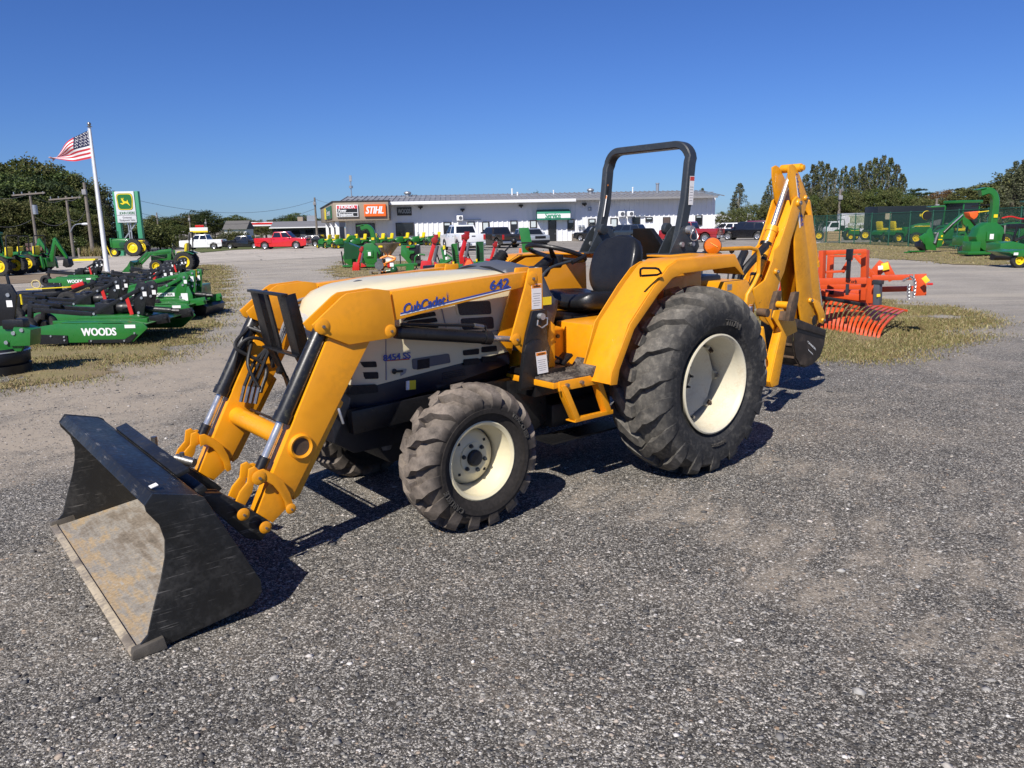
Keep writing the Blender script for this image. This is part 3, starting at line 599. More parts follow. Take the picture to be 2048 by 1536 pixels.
for poly in ([(1.501,0.929),(1.386,0.928),(1.388,0.894),(1.499,0.899)], [(1.364,0.934),(1.253,0.931),(1.25,0.896),(1.365,0.901)], [(1.499,0.875),(1.388,0.87),(1.39,0.836),(1.501,0.839)], [(1.366,0.876),(1.251,0.868),(1.252,0.837),(1.363,0.839)]):
    mb = MB(); onhood(mb, soft(poly, .008), .0035); P('side_vent_shade', mb, DARK, parent=hood)  # vents not cut out: near-black plates paint the shade inside them
for poly in ([(2.22,0.944),(2.074,0.934),(2.07,0.902),(2.237,0.913)], [(2.232,0.888),(2.065,0.874),(2.065,0.837),(2.247,0.849)]):
    mb = MB(); onhood(mb, soft(poly, .008), .0035); P('front_vent_shade', mb, DARK, parent=hood)  # front vents likewise: recess shade painted as a dark plate
mb = MB(); onhood(mb, soft([(1.852,0.921),(1.602,0.923),(1.594,0.868),(1.848,0.86)], .012), .003); wd = P('side_window', mb, GRYC, parent=hood)
mb = MB(); onhood(mb, [(1.819,0.911),(1.738,0.913),(1.741,0.858),(1.822,0.857)], .0045); P('window_opening_shade', mb, DARK, parent=hood)  # no hole here, a dark plate colours in the opening's shade
mb = MB()
for pts in ([(2.003,1.155),(2.017,0.822)], [(1.638,1.187),(1.615,1.077)]):
    a, b = pts; onhood(mb, [(a[0]-.003, a[1]), (a[0]+.003, a[1]), (b[0]+.003, b[1]), (b[0]-.003, b[1])], .0012)
a, b = [(2.129,1.033),(1.159,1.017)]; onhood(mb, [(a[0], a[1]), (b[0], b[1]), (b[0], b[1]+.006), (a[0], a[1]+.006)], .0012); P('panel_seam', mb, GRYT, parent=hood)
mb = MB(); a = (1.946,0.944); text_mb(mb, '8454 SS', (a[0], hy(a[0])+.007, a[1]), (-1, .03, -.02), (0, 0, 1), .050, .172, .024); P('lettering', mb, BLUD, parent=hood)
mb = MB(); onhood(mb, [(2.02,0.933),(1.869,0.926),(1.869,0.92),(2.02,0.928)], .002); P('pinstripe', mb, paint('red_print', (.4, .05, .03)), parent=hood)
a = (1.967,0.865); mb = MB(); mb.sphere((a[0], hy(a[0])+.008, a[1]), .016, 10, 1, .5, 1); mb.beam((a[0], hy(a[0])+.012, a[1]), (a[0]-.05, hy(a[0])+.014, a[1]-.004), .010, .012); P('hood_latch', mb, BLKP, parent=hood)
mb = MB(); onhood(mb, soft([(1.925,0.868),(1.889,0.869),(1.897,0.847),(1.927,0.834)], .004), .002); P('latch_decal', mb, GRYT, parent=hood)
a = (1.986,1.339); mb = MB(); mb.sphere((a[0], 0, a[1]-.006), .05, 16, 1, .55, .55); P('hood_ornament', mb, GRYC, parent=hood)
# nose: headlights behind clear lenses, grille
mb = MB(); mb.prism([(2.300, 1.20), (2.322, 1.12), (2.322, 1.07), (2.26, 1.07), (2.24, 1.20)], -.185, .185); P('headlight', mb, paint('headlight_lens', (.55, .56, .54), .08, var=.2, coat=.6), .012, hood)
for k in range(6): mb = MB(); mb.box((2.322, 0, .87+.033*k), (.02, .29, .014)); P('grille_slat', mb, GRYC, .003, hood)
for s in (1, -1): mb = MB(); mb.lathe([(0, -.02), (.04, -.012), (.05, .006), (.045, .012)], (2.325, s*.10, 1.135), 'x', 16); P('headlight_reflector', mb, CHROME, parent=hood)
# navy belt below the hood
mb = MB(); mb.loft([[(x, w_, b), (x, w_, t), (x, -w_, t), (x, -w_, b)] for x, w_, t, b in ((1.14, .318, .90, .80), (1.5, .316, .868, .75), (1.9, .31, .832, .70), (2.12, .285, .812, .68), (2.26, .22, .80, .68), (2.32, .15, .82, .70))]); belt = P('lower_panel', mb, paint('navy_gloss', (.007, .011, .024), .4, var=.2, dirt=(.05, .05, .05), dirt_amt=.15, coat=.1), .006)
mb = MB(); mb.prism(soft([(2.236,0.817),(2.078,0.807),(2.071,0.761),(2.245,0.771)], .012), .24, .312); P('belt_vent_shade', mb, DARK, parent=belt)  # belt vent: dark block painted to look like a shaded recess
for k in range(4): a = (1.646,0.809); mb = MB(); mb.beam((a[0], .318, a[1]-.012*k), (a[0]-.16, .318, a[1]+.006-.012*k), .006, .004); P('rib', mb, NAVY, parent=belt)
mb = MB(); _q = [(1.894,0.799),(1.831,0.796),(1.833,0.744),(1.897,0.748)]; mb.prism(_q, .300, .3165); P('warning_decal', mb, YELD, parent=belt)
mb = MB(); _q = [(1.894,0.799),(1.874,0.799),(1.877,0.748),(1.897,0.748)]; mb.prism(_q, .300, .3175); P('decal_symbols', mb, WHTD, parent=belt)

# ---- cowl, dash, steering
mb = MB(); mb.loft([[(x, w_, b), (x, w_+.01, (b+t)/2), (x, w_-.02, t-.12), (x, w_-.09, t-.02), (x, 0, t+.01), (x, -w_+.09, t-.02), (x, -w_+.02, t-.12), (x, -w_-.01, (b+t)/2), (x, -w_, b)] for x, w_, t, b in ((1.15, .30, 1.375, .90), (1.10, .335, 1.405, .88), (.98, .34, 1.42, .86), (.86, .33, 1.40, .95), (.76, .31, 1.33, 1.02), (.70, .28, 1.24, 1.10))])
cowl = P('dash_cowl', mb, GRYC, .01, ang=50)
mb = MB(); a, b = [(0.912,1.19),(0.824,1.158)]; mb.box(((a[0]+b[0])/2-.01, .347, (a[1]+b[1])/2), (.085, .006, .05)); P('warning_decal', mb, YELD, parent=cowl)
mb = MB(); mb.tube([(1.125, .29, .95), (1.125, .315, 1.18), (1.125, .28, 1.355), (1.125, .12, 1.39), (1.125, -.12, 1.39), (1.125, -.28, 1.355)], .008, 6); P('seal', mb, HOSE, parent=cowl)
mb = MB(); mb.cyl((.80, 0, 1.24), (.50, 0, 1.42), .045, .035, 16); mb.lathe([(.0, .0), (.075, .0), (.085, -.03), (.06, -.07)], (.62, 0, 1.37), 'z', 20); P('steering_column', mb, BLKP, .004)
SWC = Vector((.455, 0, 1.452)); SWM = Matrix.Rotation(math.radians(-17), 3, 'Y'); mb = MB(); n = 40
mb.tube([SWC+SWM @ Vector((.205*math.cos(2*math.pi*k/n), .205*math.sin(2*math.pi*k/n), 0)) for k in range(n+1)], .0155, 10); sw = P('steering_wheel', mb, BLKP)
for k in range(3):
    a = 2*math.pi*k/3+.6; mb = MB(); mb.beam(SWC+SWM @ Vector((0, 0, -.045)), SWC+SWM @ Vector((.2*math.cos(a), .2*math.sin(a), 0)), .045, .012, w2=.022); P('spoke', mb, BLKP, .003, sw)
mb = MB(); mb.lathe([(0, .0), (.05, -.003), (.055, -.06), (.035, -.09)], tuple(SWC+Vector((0, 0, -.01))), 'z', 18); P('horn_cap', mb, BLKP, parent=sw)
a, b, c = [(0.766,1.294),(0.735,1.341),(0.637,1.379)]; mb = MB(); mb.tube(spline([(.80, .20, 1.24), (a[0], .2, a[1]), (b[0], .20, b[1]), (c[0], .19, c[1]), (.42, .20, 1.415)]), .010, 8); P('shuttle_lever', mb, SLATE)
mb = MB(); mb.tube([(.50, .21, 1.395), (.38, .21, 1.435)], .016, 8); P('lever_grip', mb, BLKP)
# loader joystick in a rubber boot, far side of the hood
jx, jy = .95, -.62; q = [(0.534,1.338),(0.42,1.445),(0.32,1.528)]
mb = MB(); mb.box((1.0, -.62, 1.30), (.22, .14, .16)); P('valve_block', mb, BLK, .01)
mb = MB(); _a, _b2 = Vector((q[0][0], -.62, q[0][1]-.02)), Vector((q[1][0], -.62, q[1][1])); rr = []
for k in range(15): rr.append(.062-.026*k/14+(.007 if k % 2 else -.004))
mb.tube([_a.lerp(_b2, k/14) for k in range(15)], rr, 14); P('lever_boot', mb, HOSE)
mb = MB(); mb.cyl(_b2, (q[2][0], -.62, q[2][1]), .007, n=8); mb.sphere((q[2][0], -.62, q[2][1]), .024, 12); P('joystick', mb, BLKP)

# ---- platform, panels, seat
mb = MB(); mb.prism([(1.14, .735), (.66, .735), (.66, .70), (1.14, .70)], .28, .72); P('platform', mb, YEL, .004)
mb = MB(); mb.prism([(1.14, .735), (.66, .735), (.66, .70), (1.14, .70)], -.72, -.28); P('platform', mb, YEL, .004)
MATM = paint('rubber_mat', (.040, .032, .028), .8, var=.3, scale=9, dirt=(.30, .26, .21), dirt_amt=.55, bump=.15)
mb = MB(); mb.box((.90, .50, .742), (.46, .43, .012))
for k in range(13): mb.box((.71+.032*k, .49, .7505), (.013, .38, .005))
mb.prism([(.60, .74), (.72, .74), (.66, .80), (.58, .84)], .42, .66); P('floor_mat', mb, MATM, .003)
mb = MB(); mb.prism([(.66, 1.02), (.66, .70), (.40, .72), (.1, .95), (.05, 1.02)], .22, .56); P('seat_support_panel', mb, YEL, .012)
mb = MB(); mb.prism([(1.05, .98), (1.05, .73), (.66, .73), (.66, .98), (.8, 1.02)], .18, .30); P('side_panel', mb, YEL, .012)
mb = MB(); mb.prism([(1.05, .98), (1.05, .73), (.0, .73), (.0, .98)], -.30, -.18); P('side_panel', mb, YEL, .012)
mb = MB(); mb.box((.84, .302, .87), (.07, .004, .075)); P('shift_decal', mb, WHTD)
mb = MB()
for x, z in ((.95, .93), (.95, .80), (.72, .93), (.60, .80), (.50, .88), (.62, .95)): mb.cyl((x, .295 if x > .66 else .555, z), (x, .31 if x > .66 else .572, z), .014, n=8)
P('bolt_heads', mb, SLATE)
mb = MB(); mb.box((.78, .42, .80), (.10, .09, .02), Matrix.Rotation(.6, 3, 'Y')); mb.beam((.80, .42, .80), (.95, .36, .88), .015, .015); P('pedal', mb, BLK, .004)
mb = MB(); mb.tube([(1.00, .40, .78), (.93, .42, .90)], .010, 8); mb.box((.92, .43, .91), (.07, .08, .015), Matrix.Rotation(.7, 3, 'Y')); P('clutch_pedal', mb, BLK, .003)
mb = MB(); mb.box((.12, 0, .98), (.40, .34, .10)); mb.box((.10, 0, .90), (.34, .30, .08)); mb.beam((.22, .16, .95), (.02, .17, 1.02), .02, .02); P('seat_base', mb, BLK, .01)
def cushion(cx, cz, L, W_, H, tilt, curve, rnd=5):
    mb = MB(); rings = []; Rm = Matrix.Rotation(tilt, 3, 'Y')
    for k in range(13):
        t = -1+2*k/12; e = max(.0, 1-abs(t)**rnd)**.5; ring = []
        for a in range(20):
            an = 2*math.pi*a/20; ca, sa = math.cos(an), math.sin(an); y = math.copysign(abs(ca)**.45, ca)*W_/2*(e*.35+.65 if rnd > 4 else .28+.72*e); z = math.copysign(abs(sa)**.7, sa)*H/2*(.25+.75*e)
            z += curve*(abs(y)/(W_/2))**2*.05*(1 if sa > 0 else .3); ring.append(Vector((cx, 0, cz))+Rm @ Vector((t*L/2, y, z)))
        rings.append(ring)
    return mb.loft(rings)
P('seat_cushion', cushion(.145, 1.09, .50, .50, .13, -.05, 1), SEATM, ang=60)
P('seat_back', cushion(-.17, 1.325, .48, .44, .125, math.radians(72), 1, 2.5), SEATM, ang=60)
mb = MB(); mb.box((-.195, .0, 1.10), (.06, .32, .10)); P('seat_hinge', mb, BLK, .008)
mb = MB(); mb.tube([(.10, .30, 1.02), (.07, .31, 1.14)], .013, 8); mb.tube([(.07, .31, 1.13), (.065, .312, 1.20)], [.026, .016], 10); mb.sphere((.064, .312, 1.21), .024, 12, 1.3, 1, .7); P('gear_lever', mb, GRYC)
mb = MB(); mb.loft([[(-.62, w_, 1.36), (-.54, w_, 1.36), (-.54, -w_, 1.36), (-.62, -w_, 1.36)] if k == 0 else [(-.47, w_, 1.605), (-.42, w_, 1.605), (-.42, -w_, 1.605), (-.47, -w_, 1.605)] for k, w_ in ((0, .20), (1, .085))])
P('operator_backrest', mb, BLKP, .01)
# ---- fenders
FL = [(.83, .705), (.79, .80), (.672, 1.05), (.455, 1.262), (.33, 1.372), (.24, 1.408), (-.36, 1.418), (-.47, 1.285)]
def fend(m, s):
    m.strip(FL, -.012, s*.645, s*.885)
    m.strip([(-.10, 1.412), (-.36, 1.418), (-.40, 1.37)], -.012, s*.34, s*.644)
    m.prism([(.84, .705), (.83, .78), (.672, 1.056), (.456, 1.268), (.33, 1.379), (.24, 1.4140), (-.36, 1.4240), (-.475, 1.285), (-.45, 1.285), (-.36, 1.345), (.20, 1.330), (.29, 1.305), (.42, 1.215), (.635, 1.02), (.76, .79), (.78, .70)], s*.885, s*.893)
    m.prism([(.66, 1.04), (.455, 1.255), (.33, 1.365), (.24, 1.40), (-.40, 1.40), (-.42, .95), (.1, .9), (.5, .72), (.78, .72)], s*.575, s*.583)
fo = both('fender', fend, YEL, .004)
mb = MB(); _q = [(0.801,0.811),(0.788,0.856),(0.78,0.821),(0.749,0.798),(0.797,0.798)]; _q = [(x-.02, z) for x, z in _q]
P('paint_scrape', MB().prism([(.806, .775), (.79, .815), (.783, .79), (.775, .775), (.80, .765)], .66, .72), paint('scraped_steel', (.12, .11, .10), .6), parent=fo[0]) if False else None
both('fender_bumper', lambda m, s: m.prism([(.845, .735), (.85, .79), (.80, .80), (.76, .75), (.76, .735)], s*.60, s*.74), MATM, .006)
h0, h1, h2, h3 = [(x, z) for x, z in [(0.555,1.369),(0.423,1.375),(0.356,1.343),(0.518,1.328)]]
mb = MB(); mb.tube([(x, y, z) for (x, z), y in zip([(0.586,1.337),(0.609,1.359),(0.618,1.38),(0.596,1.385),(0.484,1.379),(0.456,1.372),(0.418,1.346),(0.436,1.335),(0.573,1.337)], (.893, .91, .92, .92, .92, .92, .91, .893, .893))], .0072, 8); P('grab_handle', mb, BLKP)
# roll bar
_k = 8; leg = [(-.335, 1.415), (-.40, 1.62), (-.445, 1.80), (-.475, 2.06)]
pts = [(x, .40, z) for x, z in leg]
for k in range(1, _k+1): a = math.pi/2*k/_k; pts.append((-.49, .28+.12*math.cos(a), 2.07+.12*math.sin(a)))
pts = pts+[(x, -y, z) for x, y, z in reversed(pts)]
mb = MB(); mb.tube(pts, .04, sq=(.052, .088, (0, 1, 0))); rb = P('roll_bar', mb, SLATE, ang=40)
def rbase(m, s):
    m.prism([(-.20, 1.418), (-.50, 1.418), (-.54, 1.47), (-.50, 1.56), (-.44, 1.62), (-.36, 1.62), (-.31, 1.58), (-.24, 1.48)], s*.448, s*.458)
    m.prism([(-.20, 1.418), (-.50, 1.418), (-.54, 1.47), (-.50, 1.56), (-.44, 1.62), (-.36, 1.62), (-.31, 1.58), (-.24, 1.48)], s*.345, s*.355)
    m.box((-.35, s*.40, 1.424), (.40, .22, .012))
both('roll_bar_bracket', rbase, SLATE, .004)
both('roll_bar_bolt', lambda m, s: m.cyl((-.40, s*.44, 1.59), (-.40, s*.50, 1.59), .030, n=14).cyl((-.33, s*.44, 1.49), (-.33, s*.475, 1.49), .018, n=8).cyl((-.45, s*.44, 1.49), (-.45, s*.475, 1.49), .018, n=8), GALV)
both('hinge_pin', lambda m, s: m.cyl((-.335, s*.34, 1.60), (-.335, s*.30, 1.60), .042, n=20), SLATE, .004)
mb = MB(); n = 16; mb.tube([(-.42+.035*math.cos(2*math.pi*k/n), .50+.01*math.sin(4*math.pi*k/n), 1.56+.045*math.sin(2*math.pi*k/n)) for k in range(n+1)], .004, 6); P('lynch_pin_ring', mb, CHROME)
def sticker(name, c, xd, yd, w_, h_, head, parent, lines=4, word=None, body=WHTD, dark=None):
    """warning label: backing, coloured header, rows of print"""
    c, xd, yd = Vector(c), Vector(xd).normalized(), Vector(yd).normalized(); nn = xd.cross(yd)
    def slab(m, u, v, du, dv, l0, l1):
        Q = [c+xd*(u+i*du/2)+yd*(v+j*dv/2)+nn*l for l in (l0, l1) for i, j in ((-1, -1), (1, -1), (1, 1), (-1, 1))]
        m.add(Q, [(3, 2, 1, 0), (4, 5, 6, 7), (0, 1, 5, 4), (1, 2, 6, 5), (2, 3, 7, 6), (3, 0, 4, 7)])
    m = MB(); slab(m, 0, 0, w_, h_, 0, .0012); o = P(name, m, body, parent=parent)
    m = MB(); slab(m, 0, h_*.41, w_*.94, h_*.14, .0012, .0018); P('decal_header', m, head, parent=o)
    m = MB()
    for k in range(lines): slab(m, -w_*.04*(k % 2), h_*(.12-.47*k/max(1, lines-1)), w_*(.8-.1*(k % 3)), h_*.018, .0012, .0017)
    P('decal_print', m, dark or GRYT, parent=o)
    if word: m = MB(); text_mb(m, word, c+yd*h_*.40, xd, yd, h_*.10, w_*.66, .02, lift=.0022); P('lettering', m, DARK, parent=o)
    return o
sticker('warning_decal', (-.4655, .4295, 1.865), (-.2, 1, 0) if False else (-1, 0, 0), (-.06, 0, 1), .05, .20, paint('red_decal', (.55, .06, .04)), rb, 6)
sticker('warning_decal', (-.412, -.40, 1.78), (0, 1, 0), (-.22, 0, 1), .072, .17, ORGD, rb, 5); sticker('warning_decal', (-.442, -.40, 1.905), (0, 1, 0), (-.13, 0, 1), .066, .085, ORGD, rb, 3, body=BLKP)
# amber lamp on the fender
lc = Vector((-.50, .60, 1.475)); mb = MB(); mb.beam((-.47, .60, 1.415), (-.50, .60, 1.47), .03, .01); lb = P('lamp_bracket', mb, BLK)
_d = Vector((.72, .69, 0)).normalized(); R_ = _d.to_track_quat('Y', 'Z').to_matrix()
q = MB(); q.lathe([(0, .040), (.03, .038), (.055, .030), (.060, .016), (.060, -.016), (.055, -.03), (.03, -.038), (0, -.04)], n=32)
mb = MB(); mb.add([lc+R_ @ Vector(v) for v in q.v], q.f); lamp = P('warning_lamp', mb, AMBER, ang=50)
q = MB(); q.lathe([(.061, .006), (.064, .006), (.064, -.006), (.061, -.006)], n=32); mb = MB(); mb.add([lc+R_ @ Vector(v) for v in q.v], q.f); P('lamp_rim', mb, BLKP, parent=lamp)
mb = MB(); q = MB(); q.beam((-.03, .0405, -.005), (.02, .041, .025), .004, .004); mb.add([lc+R_ @ Vector(v) for v in q.v], q.f); P('lens_rib', mb, paint('pale_amber', (.9, .5, .1), .2), parent=lamp)
# step
st = [(1.101,0.729),(0.823,0.701),(1.005,0.493),(0.712,0.483)]
def chan(m, p, q): m.beam(p, q, .055, .010, up=(1, 0, 0)); 
mb = MB(); mb.box((.905, .728, .712), (.40, .012, .06)); step = P('step_bracket', mb, YEL, .003)
for x, dx in ((1.075, -.12), (.785, -.10)):
    mb = MB(); mb.prism([(x+.022, .715), (x-.022, .715), (x+dx-.022, .478), (x+dx+.022, .478)], .735, .743); mb.prism([(x+.025, .71), (x+.019, .71), (x+dx+.019, .478), (x+dx+.025, .478)], .69, .735); P('step_side', mb, YEL, .002)
mb = MB(); mb.box((.82, .70, .477), (.33, .085, .008)); mb.box((.82, .740, .487), (.33, .006, .026))
for k in range(7): mb.cyl((.71+.037*k, .695, .478), (.71+.037*k, .695, .487), .011, .007, 10)
P('step_tread', mb, YEL, .002)
mb = MB()
for x in (1.05, .93, .81): mb.cyl((x, .733, .715), (x, .755, .715), .012, n=6)
P('step_bolts', mb, STEEL)

# ---- loader
def pa(y0, y1, poly, s, m): m.prism(poly, s*y0, s*y1)
KNEE = [(2.073,1.331),(2.146,1.344),(2.317,1.333),(2.348,1.317),(2.513,1.193),(2.495,1.157),(2.43,1.125),(2.324,1.075),(2.079,1.082),(2.053,1.111),(2.052,1.175)]
BEAM = [(2.056,1.324),(1.111,1.377),(1.156,1.288),(2.04,1.171)]; LOW = [(2.425,1.128),(2.195,1.078),(2.669,0.359),(2.694,0.307),(2.79,0.238),(2.862,0.306),(2.832,0.368)]
both('loader_upper_arm', lambda m, s: pa(.385, .48, BEAM, s, m), YEL, .0035)
both('loader_knee_plate', lambda m, s: (pa(.478, .492, KNEE, s, m), pa(.375, .389, KNEE, s, m)), YEL, .0025)
la = both('loader_lower_arm', lambda m, s: pa(.385, .476, LOW, s, m), YEL, .0035)
POST = [(1.127,1.397),(1.025,1.397),(1.021,1.15),(1.101,1.13),(1.177,0.874),(1.279,0.983),(1.161,1.287)]; PIN_ = [(1.116,1.291),(1.078,1.2),(1.202,0.979),(1.256,1.006)]
both('loader_post', lambda m, s: (pa(.488, .502, POST, s, m), pa(.365, .379, POST, s, m)), YEL, .004)
UPR = [(0.964,1.074),(0.923,1.039),(0.927,0.692),(0.994,0.696),(0.991,0.922)]
both('loader_upright', lambda m, s: pa(.40, .50, UPR, s, m), YEL, .004)
BR = [(1.127,1.147),(1.011,1.146),(1.009,0.959),(0.989,0.911),(0.999,0.812),(1.046,0.665),(1.238,0.672),(1.198,0.923),(1.176,1.011)]
bk = both('loader_mount', lambda m, s: pa(.505, .528, BR, s, m), BLK, .006)
BR2 = [(1.21,0.914),(1.194,0.951),(1.143,0.972),(1.079,0.971),(1.023,0.938),(1.007,0.908),(1.016,0.816),(1.059,0.688),(1.243,0.691)]
both('mount_cover', lambda m, s: pa(.529, .545, BR2, s, m), BLK, .006)
both('mount_beam', lambda m, s: m.beam((1.0, s*.30, .70), (1.0, s*.54, .70), .26, .16), BLK, .006)
c = (1.073,1.11); both('mount_pin', lambda m, s: m.cyl((c[0], s*.50, c[1]), (c[0], s*.56, c[1]), .020, n=14), GALV)
q = [(1.073,1.101),(1.033,1.098),(1.034,1.061),(1.078,1.042),(1.114,1.063),(1.109,1.093)]; mb = MB(); mb.tube([(x, .553, z) for x, z in q], .0045, 6); P('pin_clip', mb, CHROME)
for (s, py, lab) in ((1, .502, 1), (-1, .379, 0)):
    a, b = [(1.105,1.336),(1.237,0.984)]
    for q in (a, b): pin((q[0], s*py, q[1]), .042 if q is a else .036, .007, s)
    for q in [(2.461,1.181),(2.08,1.12)]: pin((q[0], s*.492, q[1]), .040 if q[0] > 2.2 else .034, .007, s)
a, b = [(1.105,1.336),(1.128,1.364)]; sticker('warning_decal', ((1.073,1.227)[0], .5025, (1.073,1.227)[1]), (-1, 0, 0), (0, 0, 1), .078, .150, ORGD, None, 6, 'WARNING')
q = (1.074,0.83); sticker('warning_decal', (q[0], .5455, q[1]), (-1, 0, .02), (.12, 0, 1), .085, .135, ORGD, None, 6, 'WARNING')
q = (1.856,1.24); mb = MB(); text_mb(mb, 'CubCadet', (q[0], .4805, q[1]), ([(1.979,1.226),(1.724,1.255)][1][0]-[(1.979,1.226),(1.724,1.255)][0][0], 0, [(1.979,1.226),(1.724,1.255)][1][1]-[(1.979,1.226),(1.724,1.255)][0][1]), (0, 0, 1), .072, .27, .026, .22); P('lettering', mb, BLUD)
mb = MB()
for k, (dx, dz) in enumerate(((-.012, .05), (-.004, .062), (.006, .055), (.015, .045))): q0 = (1.705,1.248); mb.add([(q0[0]+.004*k-.008, .4822, q0[1]), (q0[0]+.004*k-.004, .4822, q0[1]), (q0[0]-dx, .4822, q0[1]+dz)], [(0, 1, 2)])
P('grass_emblem', mb, BLUD)
q = (1.338,1.315); mb = MB(); text_mb(mb, '642', (q[0], .4805, q[1]), ([(1.396,1.307),(1.273,1.316)][1][0]-[(1.396,1.307),(1.273,1.316)][0][0], 0, [(1.396,1.307),(1.273,1.316)][1][1]-[(1.396,1.307),(1.273,1.316)][0][1]), (0, 0, 1), .074, .140, .03, .08); P('lettering', mb, BLUD)
def stripe(name, pts, mat): m = MB(); m.prism(pts, .470, .4812); return P(name, m, mat)
stripe('pinstripe', [(2.008,1.208),(1.252,1.298),(1.252,1.289),(2.009,1.2)], BLUD); stripe('pinstripe', [(2.009,1.199),(1.252,1.288),(1.252,1.283),(2.009,1.193)], WHTD)
# lift cylinders
def cylinder(p, q, r_, ratio, mat, rod, name='hydraulic_cylinder', rr=None):
    p, q = Vector(p), Vector(q); m_ = p.lerp(q, ratio); d = (q-p).normalized(); mb = MB(); mb.tube([p, p+d*.02, m_-d*.05, m_-d*.05, m_, m_], [r_*.9, r_, r_, r_*1.12, r_*1.12, r_*.6], 18); o = P(name, mb, mat, ang=50)
    mb = MB(); mb.cyl(m_-d*.01, q, rr or r_*.48, n=14); P('rod', mb, CHROME, parent=o); return o
lc_ = [(2.018,1.102),(1.378,1.007),(1.184,0.971)]
for s in (1, -1):
    a, b, c = [(x, s*.43, z) for x, z in lc_]; o = cylinder(a, c, .037, (Vector(b)-Vector(a)).length/(Vector(c)-Vector(a)).length, BLK, CHROME)
    q = [(1.985,1.137),(1.922,1.131),(1.485,1.083),(1.413,1.067),(1.413,1.04)]; mb = MB(); mb.tube([(x, s*.44, z+.004) for x, z in q], .009, 8); P('hydraulic_pipe', mb, BLK, parent=o)
    mb = MB(); u, v = [(1.499,1.084),(1.435,1.069)]; mb.cyl((u[0], s*.44, u[1]+.004), (v[0], s*.44, v[1]+.004), .014, n=8); P('hose_fitting', mb, STEEL, parent=o)
# bucket cylinders, one in front of each lower arm
tc = [(2.435,1.168),(2.702,0.732),(2.83,0.478)]
for s in (1, -1):
    a, b, c = [(x, s*.43, z) for x, z in tc]; o = cylinder(a, c, .041, (Vector(b)-Vector(a)).length/(Vector(c)-Vector(a)).length, paint('black_cylinder_paint', (.013, .013, .015), .35, var=.3, dirt=(.45, .42, .2), dirt_amt=.12, scale=30), CHROME, rr=.021)
    mb = MB(); d = (Vector(c)-Vector(a)).normalized(); u = Vector(c)-d*.10; mb.cyl(u, Vector(c), .028, n=12); P('rod_end', mb, BLK, parent=o)
LK = [(2.848,0.527),(2.818,0.528),(2.771,0.492),(2.729,0.447),(2.701,0.381),(2.69,0.326),(2.688,0.291),(2.712,0.279),(2.726,0.301),(2.73,0.341),(2.754,0.394),(2.783,0.439),(2.818,0.468),(2.849,0.46)]
LK2 = [(2.886,0.538),(2.856,0.546),(2.829,0.513),(2.843,0.473),(2.868,0.464),(2.879,0.424),(2.92,0.366),(2.961,0.396),(2.938,0.438),(2.898,0.476)]
both('bucket_link', lambda m, s: (pa(.492, .504, LK, s, m), pa(.360, .372, LK, s, m)), YEL, .003)
both('bucket_lever', lambda m, s: (pa(.475, .490, LK2, s, m), pa(.375, .390, LK2, s, m)), YEL, .003)
for s in (1, -1):
    for q, r_, mt in zip([(2.848,0.492),(2.703,0.298),(2.938,0.33),(2.838,0.237)], (.036, .027, .031, .031), (YEL,)*4): pin((q[0], s*.505, q[1]), r_, .007, s, mt)
q = (2.616,0.595); z = (2.981,0.819)
mb = MB(); mb.cyl((q[0], -.47, q[1]), (q[0], .47, q[1]), .052, n=24); P('torque_tube', mb, YEL)
both('tube_collar', lambda m, s: m.lathe([(.046, -.06), (.046, s*.012), (.056, s*.018), (.064, s*.012), (.066, -.002*s)], (q[0], s*.476, q[1]), n=28), YEL)
both('tube_bore', lambda m, s: m.cyl((q[0], s*.47, q[1]), (q[0], s*.480, q[1]), .045, n=24), RUST)
STN = [(2.372,0.792),(2.357,0.774),(2.631,0.337),(2.664,0.319),(2.666,0.364),(2.63,0.422)]
both('parking_stand', lambda m, s: pa(.40, .455, STN, s, m), YEL2, .003)
mb = MB(); a, b = [(2.399,0.733),(2.381,0.672)]; mb.tube([(a[0], .48, a[1]+.02), (a[0], .49, a[1]), (b[0], .485, b[1])], .007, 8); P('stand_pin', mb, GALV)
# hoses and steel lines on the far arm
for k in range(4):
    a0 = Vector((2.60-.015*k, -.36+.035*k, .68)); mb = MB(); mb.cyl(a0, a0+Vector((-.03, 0, .09)), .011, n=8); P('hose_fitting', mb, STEEL)
    mb = MB(); mb.tube(spline([a0+Vector((-.03, 0, .09)), a0+Vector((-.10, 0, .22)), (2.42, -.33+.02*k, 1.0+.02*k), (2.44+.03*k, -.40, 1.10)] if k < 3 else [a0+Vector((-.03, 0, .09)), (2.56, -.30, .9), (2.50, -.38, 1.02), (2.56, -.43, .92)]), .0105, 8); P('hose', mb, HOSE)
for k, (dz) in enumerate((0, .03, .06)): mb = MB(); mb.tube(spline([(2.40, -.35, .86), (2.30, -.36, 1.05+dz), (2.18, -.37, 1.18+dz), (1.6, -.37, 1.22+dz), (1.1, -.36, 1.25+dz)]), .008, 6); P('steel_line', mb, GALV)
mb = MB(); mb.tube(spline([(2.63, -.41, .80), (2.56, -.36, 1.02), (2.44, -.34, 1.02), (2.40, -.33, .86)]), .011, 8); P('hose', mb, HOSE)
mb = MB(); mb.tube(spline([(2.50, -.40, 1.10), (2.60, -.36, 1.0), (2.46, -.30, .88), (2.52, -.25, .74)]), .011, 8); P('hose', mb, HOSE)
mb = MB(); mb.tube(spline([(2.44, .40, 1.05), (2.40, .30, .98), (2.46, .26, .86), (2.40, .33, .76)]), .011, 8); P('hose', mb, HOSE)
mb = MB(); mb.tube([(q[0]-.05, -.30, q[1]+.045), (q[0]-.055, .36, q[1]+.045)], .008, 6); P('steel_line', mb, BLK)
